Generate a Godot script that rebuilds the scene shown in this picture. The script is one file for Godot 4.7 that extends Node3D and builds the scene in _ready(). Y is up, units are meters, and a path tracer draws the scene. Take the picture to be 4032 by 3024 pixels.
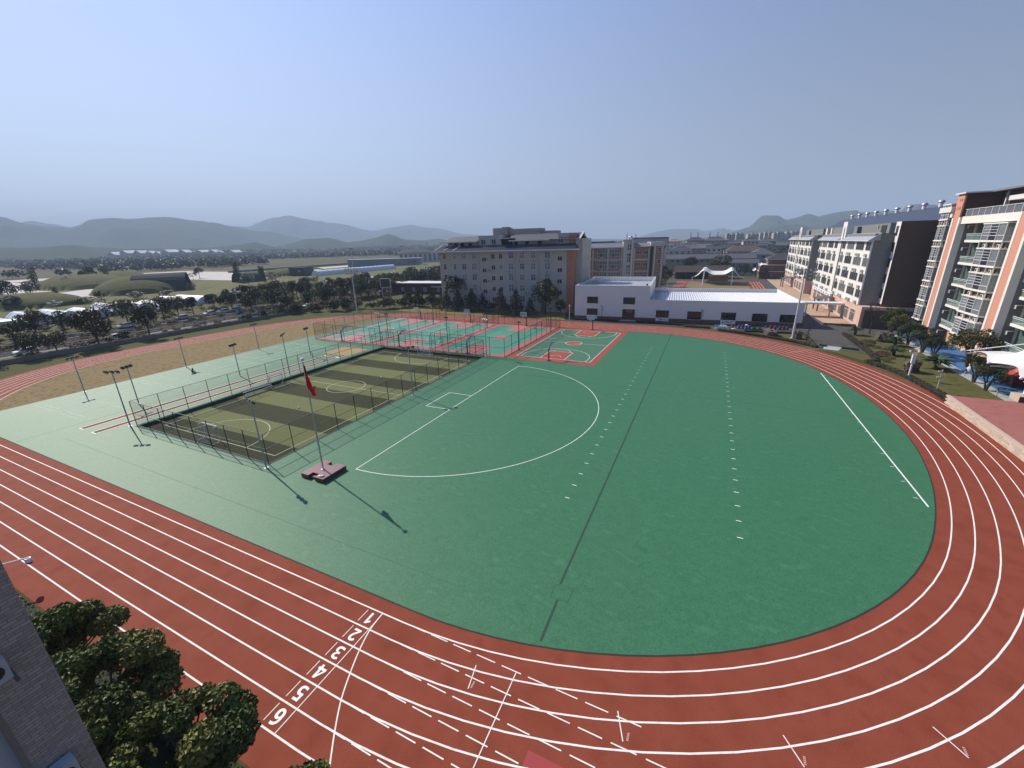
extends Node3D

# ---------------------------------------------------------------- mesh builder
class MB:
	var v := PackedVector3Array()
	var n := PackedVector3Array()
	var c := PackedColorArray()
	var uv := PackedVector2Array()
	var col := Color(1, 1, 1)
	var tinted := false
	static var flip := false      # mirror what is built, left to right

	static func F(p: Vector3) -> Vector3:
		return Vector3(-p.x, p.y, p.z)

	func tint(k: Color) -> MB:
		col = k
		tinted = true
		return self

	# corners run anticlockwise seen from outside
	func tri(a: Vector3, b: Vector3, d: Vector3) -> void:
		if flip:
			var k := F(b)
			a = F(a); b = F(d); d = k
		var nn := (b - a).cross(d - a).normalized()
		v.append(a); v.append(d); v.append(b)
		for i in 3:
			n.append(nn); c.append(col); uv.append(Vector2.ZERO)

	func tri_n(a: Vector3, b: Vector3, d: Vector3, na: Vector3, nb: Vector3, nd: Vector3) -> void:
		if flip:
			var k := F(b)
			a = F(a); b = F(d); d = k
			k = F(nb)
			na = F(na); nb = F(nd); nd = k
		v.append(a); v.append(d); v.append(b)
		n.append(na); n.append(nd); n.append(nb)
		for i in 3:
			c.append(col); uv.append(Vector2.ZERO)

	func quad(a: Vector3, b: Vector3, d: Vector3, e: Vector3) -> void:
		if flip:
			var k := F(b)
			a = F(a); b = F(e); d = F(d); e = k
		var nn := (b - a).cross(d - a).normalized()
		if nn == Vector3.ZERO:
			nn = (d - a).cross(e - a).normalized()
		for p in [a, d, b, a, e, d]:
			v.append(p); n.append(nn); c.append(col); uv.append(Vector2.ZERO)

	func quad_uv(a: Vector3, b: Vector3, d: Vector3, e: Vector3) -> void:
		quad(a, b, d, e)
		var s := uv.size()
		var t := [Vector2(0, 1), Vector2(1, 0), Vector2(1, 1), Vector2(0, 1), Vector2(0, 0), Vector2(1, 0)]
		for i in 6:
			uv[s - 6 + i] = t[i]

	func quad_n(a: Vector3, b: Vector3, d: Vector3, e: Vector3, na: Vector3, nb: Vector3, nd: Vector3, ne: Vector3) -> void:
		tri_n(a, b, d, na, nb, nd)
		tri_n(a, d, e, na, nd, ne)

	func obox(t: Transform3D, s: Vector3) -> MB:
		var h := s / 2
		var p := []
		for i in 8:
			p.append(t * Vector3(h.x if i & 1 else -h.x, h.y if i & 2 else -h.y, h.z if i & 4 else -h.z))
		quad(p[4], p[5], p[7], p[6]); quad(p[1], p[0], p[2], p[3])
		quad(p[5], p[1], p[3], p[7]); quad(p[0], p[4], p[6], p[2])
		quad(p[6], p[7], p[3], p[2]); quad(p[0], p[1], p[5], p[4])
		return self

	func box(x0: float, x1: float, y0: float, y1: float, z0: float, z1: float) -> MB:
		return obox(Transform3D(Basis(), Vector3((x0 + x1) / 2, (y0 + y1) / 2, (z0 + z1) / 2)), Vector3(absf(x1 - x0), absf(y1 - y0), absf(z1 - z0)))

	# rectangular bar from a to b
	func bar(a: Vector3, b: Vector3, w: float, h: float) -> MB:
		var d := (b - a)
		var l := d.length()
		if l < 1e-6:
			return self
		var zz := d / l
		var up := Vector3.UP if absf(zz.y) < 0.99 else Vector3.RIGHT
		var xx := up.cross(zz).normalized()
		return obox(Transform3D(Basis(xx, zz.cross(xx), zz), (a + b) / 2), Vector3(w, h, l))

	# thin upright slab from a to b, h high
	func quad_box(a: Vector3, b: Vector3, h: float) -> MB:
		return bar(a + Vector3.UP * h / 2, b + Vector3.UP * h / 2, 0.02, h)

	func tube(a: Vector3, b: Vector3, r0: float, r1: float, seg := 8, caps := true) -> MB:
		var d := (b - a).normalized()
		var up := Vector3.UP if absf(d.y) < 0.99 else Vector3.RIGHT
		var xx := up.cross(d).normalized()
		var yy := d.cross(xx)
		for i in seg:
			var t0 := TAU * i / seg
			var t1 := TAU * (i + 1) / seg
			var e0 := xx * cos(t0) + yy * sin(t0)
			var e1 := xx * cos(t1) + yy * sin(t1)
			quad_n(a + e0 * r0, a + e1 * r0, b + e1 * r1, b + e0 * r1, e0, e1, e1, e0)
			if caps:
				if r1 > 0.0: tri(b, b + e0 * r1, b + e1 * r1)
				if r0 > 0.0: tri(a, a + e1 * r0, a + e0 * r0)
		return self

	func path_tube(pts: Array, r0: float, r1: float, seg := 8) -> MB:
		for i in pts.size() - 1:
			var f0 := float(i) / (pts.size() - 1)
			var f1 := float(i + 1) / (pts.size() - 1)
			tube(pts[i], pts[i + 1], lerpf(r0, r1, f0), lerpf(r0, r1, f1), seg, true)
		return self

	# profile of (radius, height), turned round the y axis at o
	func lathe(o: Vector3, prof: Array, seg := 12) -> MB:
		for j in prof.size() - 1:
			var p: Vector2 = prof[j]
			var q: Vector2 = prof[j + 1]
			var d := (q - p).normalized()
			for i in seg:
				var t0 := TAU * i / seg
				var t1 := TAU * (i + 1) / seg
				var e0 := Vector3(cos(t0), 0, -sin(t0))
				var e1 := Vector3(cos(t1), 0, -sin(t1))
				var n0 := (e0 * d.y - Vector3.UP * d.x).normalized()
				var n1 := (e1 * d.y - Vector3.UP * d.x).normalized()
				var a := o + e0 * p.x + Vector3.UP * p.y
				var b := o + e1 * p.x + Vector3.UP * p.y
				var k := o + e1 * q.x + Vector3.UP * q.y
				var l := o + e0 * q.x + Vector3.UP * q.y
				if p.x > 0.0: tri_n(a, b, k, n0, n1, n1)
				if q.x > 0.0: tri_n(a, k, l, n0, n1, n0)
		return self

	func ball(o: Vector3, r: Vector3, seg := 10, rings := 6) -> MB:
		for j in rings:
			var a0 := PI * j / rings - PI / 2
			var a1 := PI * (j + 1) / rings - PI / 2
			for i in seg:
				var t0 := TAU * i / seg
				var t1 := TAU * (i + 1) / seg
				var p := [Vector3(cos(a0) * cos(t0), sin(a0), -cos(a0) * sin(t0)), Vector3(cos(a0) * cos(t1), sin(a0), -cos(a0) * sin(t1)), Vector3(cos(a1) * cos(t1), sin(a1), -cos(a1) * sin(t1)), Vector3(cos(a1) * cos(t0), sin(a1), -cos(a1) * sin(t0))]
				var q := []
				for k in p: q.append(o + k * r)
				if j > 0: tri_n(q[0], q[1], q[2], p[0], p[1], p[2])
				if j < rings - 1: tri_n(q[0], q[2], q[3], p[0], p[2], p[3])
		return self

	func poly(pts: PackedVector2Array, y: float) -> MB:      # flat, facing up
		var t := Geometry2D.triangulate_polygon(pts)
		for i in range(0, t.size(), 3):
			var a := Vector3(pts[t[i]].x, y, pts[t[i]].y)
			var b := Vector3(pts[t[i + 1]].x, y, pts[t[i + 1]].y)
			var d := Vector3(pts[t[i + 2]].x, y, pts[t[i + 2]].y)
			if (b - a).cross(d - a).y > 0: tri(a, b, d)
			else: tri(a, d, b)
		return self

	func prism(pts: PackedVector2Array, y0: float, y1: float) -> MB:
		poly(pts, y1)
		var area := 0.0
		for i in pts.size():
			var p := pts[i]
			var q := pts[(i + 1) % pts.size()]
			area += p.x * q.y - q.x * p.y
		for i in pts.size():
			var p := pts[i]
			var q := pts[(i + 1) % pts.size()]
			if area > 0:
				var k := p
				p = q
				q = k
			quad(Vector3(p.x, y0, p.y), Vector3(q.x, y0, q.y), Vector3(q.x, y1, q.y), Vector3(p.x, y1, p.y))
		return self

	# flat stripe along a path of Vector2, between offsets a and b to its left side
	func stripe(path: Array, a: float, b: float, y: float, closed := false) -> MB:
		var m := path.size()
		var last := m if closed else m - 1
		for i in last:
			var p: Vector2 = path[i]
			var q: Vector2 = path[(i + 1) % m]
			var np := MB.nrm(path, i, closed)
			var nq := MB.nrm(path, (i + 1) % m, closed)
			var p0 := p + np * a
			var p1 := p + np * b
			var q0 := q + nq * a
			var q1 := q + nq * b
			up_quad(p0, q0, q1, p1, y)
		return self

	static func nrm(path: Array, i: int, closed: bool) -> Vector2:
		var m := path.size()
		var a: Vector2 = path[(i - 1 + m) % m] if (closed or i > 0) else path[i]
		var b: Vector2 = path[(i + 1) % m] if (closed or i < m - 1) else path[i]
		var d := (b - a).normalized()
		return Vector2(d.y, -d.x)

	func up_quad(p0: Vector2, q0: Vector2, q1: Vector2, p1: Vector2, y: float) -> void:
		var a := Vector3(p0.x, y, p0.y)
		var b := Vector3(q0.x, y, q0.y)
		var d := Vector3(q1.x, y, q1.y)
		var e := Vector3(p1.x, y, p1.y)
		if (b - a).cross(d - a).y > 0: quad(a, b, d, e)
		else: quad(a, e, d, b)

	func line2(a: Vector2, b: Vector2, w: float, y: float) -> MB:
		return stripe([a, b], -w / 2, w / 2, y)

	func rect_line(x0: float, x1: float, z0: float, z1: float, w: float, y: float) -> MB:
		up_quad(Vector2(x0, z0), Vector2(x1, z0), Vector2(x1, z0 + w), Vector2(x0, z0 + w), y)
		up_quad(Vector2(x0, z1 - w), Vector2(x1, z1 - w), Vector2(x1, z1), Vector2(x0, z1), y)
		up_quad(Vector2(x0, z0 + w), Vector2(x0 + w, z0 + w), Vector2(x0 + w, z1 - w), Vector2(x0, z1 - w), y)
		up_quad(Vector2(x1 - w, z0 + w), Vector2(x1, z0 + w), Vector2(x1, z1 - w), Vector2(x1 - w, z1 - w), y)
		return self

	func arc(o: Vector2, r: float, t0: float, t1: float, w: float, y: float, seg := 28) -> MB:
		var p := []
		for i in seg + 1:
			var t := lerpf(t0, t1, float(i) / seg)
			p.append(o + Vector2(cos(t), sin(t)) * r)
		return stripe(p, -w / 2, w / 2, y)

	func flat(x0: float, x1: float, z0: float, z1: float, y: float) -> MB:
		up_quad(Vector2(x0, z0), Vector2(x1, z0), Vector2(x1, z1), Vector2(x0, z1), y)
		return self

	func mesh() -> ArrayMesh:
		var a := []
		a.resize(Mesh.ARRAY_MAX)
		a[Mesh.ARRAY_VERTEX] = v
		a[Mesh.ARRAY_NORMAL] = n
		a[Mesh.ARRAY_TEX_UV] = uv
		if tinted:
			a[Mesh.ARRAY_COLOR] = c
		var m := ArrayMesh.new()
		m.add_surface_from_arrays(Mesh.PRIMITIVE_TRIANGLES, a)
		return m

# ---------------------------------------------------------------- scene helpers
var used := {}
var mats := {}
var cache := {}

func numbered(parent: Node, called: String) -> String:
	var key := str(parent.get_instance_id()) + called
	var k: int = used.get(key, 0)
	used[key] = k + 1
	return called if k == 0 else "%s_%03d" % [called, k]

func put(o: Node3D, called: String, parent: Node = null) -> Node3D:
	var p: Node = parent if parent else self
	o.name = numbered(p, called)
	p.add_child(o, true)
	return o

func tag(o: Node3D, label: String, category: String, group := "", kind := "") -> Node3D:
	if label: o.set_meta("label", label)
	if category: o.set_meta("category", category)
	if group: o.set_meta("group", group)
	if kind: o.set_meta("kind", kind)
	return o

func thing(called: String, label: String, category: String, at := Vector3.ZERO, turn := 0.0, group := "") -> Node3D:
	var o := Node3D.new()
	put(o, called)
	o.position = at
	o.rotation.y = turn
	return tag(o, label, category, group)

func inst(m: Mesh, mat: Material) -> MeshInstance3D:
	var o := MeshInstance3D.new()
	o.mesh = m
	o.material_override = mat
	return o

func part(parent: Node, called: String, b: MB, mat: Material, label := "") -> MeshInstance3D:
	var o := inst(b.mesh(), mat)
	put(o, called, parent)
	if label: o.set_meta("label", label)
	return o

func pmesh(parent: Node, called: String, m: Mesh, mat: Material, t := Transform3D()) -> MeshInstance3D:
	var o := inst(m, mat)
	o.transform = t
	put(o, called, parent)
	return o

func solo(called: String, label: String, category: String, b: MB, mat: Material, group := "") -> MeshInstance3D:
	var o := inst(b.mesh(), mat)
	put(o, called)
	tag(o, label, category, group)
	return o

func struct(called: String, b: MB, mat: Material, parent: Node = null) -> MeshInstance3D:
	var o := inst(b.mesh(), mat)
	put(o, called, parent)
	if parent == null: o.set_meta("kind", "structure")
	return o

func copy(o: Node3D, called: String, at: Vector3, turn: float, label: String, group := "", scl := Vector3.ONE) -> Node3D:
	var r: Node3D = o.duplicate()
	r.name = numbered(self, called)
	add_child(r, true)
	r.position = at
	r.rotation = Vector3(0, turn, 0)
	r.scale = scl
	r.set_meta("label", label)
	if group: r.set_meta("group", group)
	return r

func lin(r: float, g: float, b: float) -> Color:
	return Color(r, g, b).linear_to_srgb()

func mat(called: String, col: Color, rough := 0.8, spec := 0.5, metal := 0.0) -> StandardMaterial3D:
	if mats.has(called): return mats[called]
	var m := StandardMaterial3D.new()
	m.resource_name = called
	m.albedo_color = col
	m.roughness = rough
	m.metallic_specular = spec
	m.metallic = metal
	mats[called] = m
	return m

func noise_tex(seed_: int, freq: float, cols: Array, size := 512, oct := 4, offs: Array = [], cell := false) -> NoiseTexture2D:
	var nz := FastNoiseLite.new()
	nz.seed = seed_
	nz.frequency = freq
	nz.fractal_octaves = oct
	nz.fractal_gain = 0.55
	if cell:
		nz.noise_type = FastNoiseLite.TYPE_CELLULAR
	else:
		nz.noise_type = FastNoiseLite.TYPE_SIMPLEX_SMOOTH
	var g := Gradient.new()
	var pc := PackedColorArray()
	var po := PackedFloat32Array()
	for i in cols.size():
		pc.append(cols[i])
		po.append(float(i) / maxf(1, cols.size() - 1) if offs.is_empty() else offs[i])
	g.colors = pc
	g.offsets = po
	var t := NoiseTexture2D.new()
	t.width = size
	t.height = size
	t.seamless = true
	t.noise = nz
	t.color_ramp = g
	return t

# a surface whose base colour wanders between the given colours; metres = size of the repeat
func noisy(called: String, cols: Array, metres: float, freq: float, rough := 0.85, spec := 0.4, detail := 0.0, dm := 1.3, size := 512, stretch := 1.0) -> StandardMaterial3D:
	if mats.has(called): return mats[called]
	var m := mat(called, Color(1, 1, 1), rough, spec)
	m.albedo_texture = noise_tex(called.hash() % 1000, freq, cols, size)
	m.uv1_triplanar = true
	m.uv1_world_triplanar = true
	m.uv1_scale = Vector3(1.0 / metres, 1.0 / metres, stretch / metres)
	if detail > 0.0:
		m.detail_enabled = true
		m.detail_blend_mode = BaseMaterial3D.BLEND_MODE_MUL
		m.detail_uv_layer = BaseMaterial3D.DETAIL_UV_2
		m.detail_albedo = noise_tex(called.hash() % 977 + 5, 0.05, [Color(1 - detail, 1 - detail, 1 - detail), Color(1, 1, 1)], 256)
		m.uv2_triplanar = true
		m.uv2_world_triplanar = true
		m.uv2_scale = Vector3(1.0 / dm, 1.0 / dm, 1.0 / dm)
	return m

func c8(r: int, g: int, b: int) -> Color:
	return Color8(r, g, b)

func V(x: float, y: float, z: float) -> Vector3:
	return Vector3(x, y, z)

func catmull(pts: Array, per := 8) -> Array:
	var out := []
	for i in pts.size() - 1:
		var p0: Vector2 = pts[maxi(i - 1, 0)]
		var p1: Vector2 = pts[i]
		var p2: Vector2 = pts[i + 1]
		var p3: Vector2 = pts[mini(i + 2, pts.size() - 1)]
		for k in per:
			var t := float(k) / per
			out.append(0.5 * (2.0 * p1 + (p2 - p0) * t + (2.0 * p0 - 5.0 * p1 + 4.0 * p2 - p3) * t * t + (3.0 * p1 - p0 - 3.0 * p2 + p3) * t * t * t))
	out.append(pts[pts.size() - 1])
	return out

# ---------------------------------------------------------------- light, air, camera
const SUN := Vector3(-0.7335, 0.6442, -0.2171)      # towards the sun
const TURF := -0.42                                  # the sunken football pitch

func make_sky() -> Sky:
	var im := Image.create(512, 256, false, Image.FORMAT_RGBF)
	var sun := SUN.normalized()
	for j in 256:
		var th := PI * (j + 0.5) / 256.0
		for i in 512:
			var ph := TAU * (i + 0.5) / 512.0
			var d := Vector3(sin(ph) * sin(th), cos(th), -cos(ph) * sin(th))
			var y := maxf(d.y, 0.0)
			var g := rad_to_deg(d.angle_to(sun))
			var t := clampf(pow(y / 0.72, 0.62), 0.0, 1.0)
			var c := Vector3(0.66, 0.76, 0.84).lerp(Vector3(0.01, 0.125, 0.50), t)
			var b := 0.32 + 0.98 * exp(-pow(g / 56.0, 2.0))
			c *= b
			c = c.lerp(Vector3(0.86, 0.90, 0.95), 0.42 * exp(-g / 24.0))
			im.set_pixel(i, j, Color(c.x, c.y, c.z))
	var p := PanoramaSkyMaterial.new()
	p.panorama = ImageTexture.create_from_image(im)
	var s := Sky.new()
	s.sky_material = p
	return s

func air_and_camera() -> void:
	var cam := Camera3D.new()
	cam.name = "camera"
	cam.position = Vector3(0, 21.297, 0)
	cam.basis = Basis(Vector3.UP, 0.45107) * Basis(Vector3.RIGHT, -0.32394) * Basis(Vector3.BACK, -0.02664)
	cam.fov = 85.12
	cam.near = 0.1
	cam.far = 16000
	add_child(cam)
	cam.make_current()
	var w := WorldEnvironment.new()
	w.name = "environment"
	var e := Environment.new()
	e.background_mode = Environment.BG_SKY
	e.sky = make_sky()
	e.tonemap_mode = Environment.TONE_MAPPER_LINEAR
	e.tonemap_exposure = 1.6
	e.fog_enabled = true
	e.fog_density = 0.00024
	e.fog_light_color = c8(206, 230, 255)
	e.sdfgi_enabled = true
	e.ssao_enabled = true
	e.ssil_enabled = true
	w.environment = e
	add_child(w)
	var l := DirectionalLight3D.new()
	l.name = "sun"
	l.light_energy = 1.3
	l.light_color = Color(1.0, 0.955, 0.89)
	l.light_angular_distance = 0.5
	l.shadow_enabled = true
	l.basis = Basis.looking_at(-SUN, Vector3.UP)
	add_child(l)

# ---------------------------------------------------------------- the oval
const ZC := -59.65
var rim := []        # field edge, clockwise seen from above, starting on the near straight at the left
var lane0 := []

func compound(x0: float, hw: float, r1: float, th: float, seg := 22) -> Array:
	# right-hand end from the near straight round to the far straight
	var cz := hw - r1
	var r2 := r1 + cz / cos(th)
	var bx := x0 - (r2 - r1) * sin(th)
	var out := []
	for i in seg + 1:
		var a := th * i / seg
		out.append(Vector2(x0 + r1 * sin(a), ZC + cz + r1 * cos(a)))
	var half := PI / 2 - th
	for i in range(1, seg * 2):
		var a := th + half * 2 * i / (seg * 2)
		out.append(Vector2(bx + r2 * sin(a), ZC + r2 * cos(a)))
	for i in seg + 1:
		var a := th * (seg - i) / seg
		out.append(Vector2(x0 + r1 * sin(a), ZC - cz - r1 * cos(a)))
	return out

func oval(d: float) -> Array:      # closed path at distance d outside the field edge
	var pts := []
	var near := -15.2 + d
	for i in 9:
		pts.append(Vector2(-82.0 + i * 8.0, near))
	pts.append_array(compound(-14.5, 44.45 + d, 33.5 + d, 1.18))
	for i in range(1, 9):
		pts.append(Vector2(-14.5 - i * 7.5, -104.1 - d))
	# left-hand end, drawn through the points of its white line
	var k := [[-80, -105], [-89, -103.9], [-97.5, -100.3], [-104.5, -94.6], [-109.6, -87.2], [-112.7, -80], [-114.2, -72], [-114.7, -64], [-114.7, -56], [-114.6, -48], [-113.9, -41], [-112.2, -35], [-109, -29.6], [-104.6, -24.6], [-99.2, -20.5], [-93, -17.2], [-87.5, -15.1], [-82, -14.3]]
	var cp := []
	for q in k:
		cp.append(Vector2(q[0], q[1]))
	var sm := catmull(cp, 5)
	for pass_ in 3:
		var s2 := sm.duplicate()
		for i in range(1, sm.size() - 1):
			s2[i] = (sm[i - 1] + sm[i] * 2.0 + sm[i + 1]) / 4.0
		sm = s2
	for i in range(1, sm.size() - 1):
		pts.append(sm[i] + MB.nrm(sm, i, false) * -(d - 0.9))
	return pts

func clipped(a: PackedVector2Array, b: PackedVector2Array) -> Array:
	return Geometry2D.intersect_polygons(a, b)

func rect(x0: float, x1: float, z0: float, z1: float) -> PackedVector2Array:
	return PackedVector2Array([Vector2(x0, z0), Vector2(x1, z0), Vector2(x1, z1), Vector2(x0, z1)])

const PIT := [-65.9, -40.4, -70.2, -24.1]

func ground_height(x: float, z: float) -> float:
	var r := Vector2(x, z).length()
	var h := -0.03
	var left := clampf((-x - 500.0) / 900.0, 0, 1)
	h += smoothstep(1300.0, 3600.0, r) * 46.0 * left
	h += smoothstep(600.0, 2600.0, r) * 14.0 * (1.0 - left)
	if r > 700.0:
		h += (sin(x * 0.0061 + 1.3) * cos(z * 0.0047) + 0.6 * sin(x * 0.013 + z * 0.011)) * 5.0 * smoothstep(900.0, 2200.0, r)
	return h

func build_ground() -> void:
	var xs := []
	var g := [-9000, -6500, -5000, -4000, -3300, -2800, -2400, -2100, -1850, -1600, -1400, -1200, -1000, -850, -700, -580, -480, -390, -310, -240, -180, -140, -100, -80, -65.9, -53, -40.4, -20, 0, 20, 45, 70, 110, 160, 220, 300, 400, 520, 680, 900, 1200, 1600, 2200, 3000, 4200, 6000]
	var hz := [-9500, -7500, -6000, -5000, -4200, -3600, -3100, -2700, -2300, -2000, -1750, -1500, -1300, -1100, -920, -760, -620, -500, -410, -330, -270, -220, -170, -130, -100, -70.2, -47, -24.1, -8, 8, 30, 70, 140, 260, 500, 1000, 2000, 3500]
	var b := MB.new()
	var rng := RandomNumberGenerator.new()
	rng.seed = 5
	for i in g.size() - 1:
		for j in hz.size() - 1:
			if g[i] >= -66 and g[i + 1] <= -40.3 and hz[j] >= -70.3 and hz[j + 1] <= -24:
				continue
			var p := []
			for q in [[i, j + 1], [i + 1, j + 1], [i + 1, j], [i, j]]:
				p.append(V(g[q[0]], ground_height(g[q[0]], hz[q[1]]), hz[q[1]]))
			b.quad(p[0], p[1], p[2], p[3])
	struct("ground", b, noisy("ground", [c8(70, 76, 44), c8(92, 92, 58), c8(112, 104, 74), c8(78, 84, 48)], 90.0, 0.012, 0.95, 0.2, 0.35, 4.0))

func build_track() -> void:
	rim = oval(0.0)
	lane0 = oval(0.9)
	var red := noisy("red_rubber", [lin(0.215, 0.050, 0.027), lin(0.25, 0.062, 0.034), lin(0.275, 0.070, 0.040), lin(0.225, 0.053, 0.029)], 26.0, 0.009, 0.8, 0.2, 0.16, 0.9, 1024)
	var b := MB.new()
	b.stripe(rim, -0.05, 0, 0.0, true)
	var outer := oval(9.55)
	var rm := rim
	for i in rm.size():
		var k := (i + 1) % rm.size()
		b.up_quad(rm[i], rm[k], outer[k], outer[i], 0.0)
	struct("running_track", b, red)
	var wm := noisy("track_paint", [lin(0.62, 0.58, 0.50), lin(0.78, 0.75, 0.68), lin(0.74, 0.70, 0.62)], 7.0, 0.03, 0.7, 0.3)
	for k in 7:
		var q := MB.new()
		q.stripe(oval(0.9 + 1.22 * k), -0.043, 0.043, 0.005, true)
		struct("lane_line", q, wm)
	# finish line, the curved start line, staggers and the straight-on dashes
	var m := MB.new()
	m.line2(Vector2(-16.12, -14.3), Vector2(-16.12, -6.97), 0.05, 0.009)
	var cs := catmull([Vector2(-16.15, -14.25), Vector2(-16.03, -13.1), Vector2(-15.66, -11.9), Vector2(-15.11, -10.65), Vector2(-14.47, -9.43), Vector2(-13.64, -8.26), Vector2(-12.7, -7.1)], 6)
	m.stripe(cs, -0.035, 0.035, 0.011)
	for k in 6:
		m.line2(Vector2(-17.16, -14.14 + k * 1.22), Vector2(-17.16, -13.28 + k * 1.22), 0.045, 0.009)
	struct("start_line", m, wm)
	m = MB.new()
	for k in 6:
		var zz := -14.3 + 1.22 * k
		var x := -14.06
		var j := 0
		while x < 12.0:
			var last := x + 1.13
			# stop where the straight-on line leaves the track
			var inside := Geometry2D.is_point_in_polygon(Vector2(last, zz), PackedVector2Array(oval(0.9 + 1.22 * 6)))
			if inside and last < -0.3 + 2.4 * k:
				m.line2(Vector2(x, zz), Vector2(last, zz), 0.06, 0.013)
			x += 1.52
			j += 1
	struct("straight_dashes", m, wm)
	m = MB.new()
	m.line2(Vector2(-7.12, -14.25), Vector2(-6.95, -5.9), 0.05, 0.015)
	for q in [[-9.23, -13.75, -8.98, -12.5], [-1.9, -14.55, -1.42, -13.35], [5.06, -16.58, 5.72, -15.54], [11.2, -19.75, 12.06, -18.8], [14.2, -93.6, 20.0, -99.0]]:
		m.line2(Vector2(q[0], q[1]), Vector2(q[2], q[3]), 0.05, 0.015)
	struct("stagger_marks", m, wm)
	# faded pink lettering beside the stagger marks: too worn to read
	m = MB.new()
	var rng := RandomNumberGenerator.new()
	rng.seed = 3
	for q in [[-8.92, -12.75], [-1.3, -13.6], [5.72, -15.8], [12.0, -19.05]]:
		for s in 5:
			m.flat(q[0], q[0] + 0.1, q[1] + s * 0.075 - 0.2, q[1] + s * 0.075 - 0.15, 0.016)
	struct("worn_lettering", m, mat("worn_pink", lin(0.6, 0.3, 0.25), 0.8))
	# lane numbers 1 to 6, read from the other side of the line
	var f := SystemFont.new()
	f.font_names = PackedStringArray(["Droid Sans"])
	f.font_weight = 700
	for k in 6:
		var t := TextMesh.new()
		t.text = str(k + 1)
		t.font = f
		t.font_size = 64
		t.pixel_size = 0.0165
		t.depth = 0.004
		t.horizontal_alignment = HORIZONTAL_ALIGNMENT_CENTER
		t.vertical_alignment = VERTICAL_ALIGNMENT_CENTER
		var o := inst(t, mat("number_paint", lin(0.78, 0.75, 0.70), 0.7))
		o.transform = Transform3D(Basis(Vector3(-1, 0, 0) * 0.95, Vector3(0, 0, 1), Vector3(0, 1, 0)), V(-16.62, 0.010, -13.70 + 1.22 * k))
		put(o, "lane_number")
		o.set_meta("kind", "structure")
	# patched rubber with a cut rectangle
	m = MB.new()
	m.flat(-5.15, -2.5, -11.3, -8.5, 0.003)
	struct("track_patch", m, mat("patch_red", lin(0.30, 0.035, 0.035), 0.75))
	m = MB.new().rect_line(-4.35, -3.2, -10.55, -9.55, 0.03, 0.006)
	m.rect_line(-7.25, -6.05, -20.8, -19.65, 0.025, 0.009)
	struct("inspection_cover_joints", m, mat("joint_dark", lin(0.03, 0.02, 0.02), 0.9))

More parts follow.
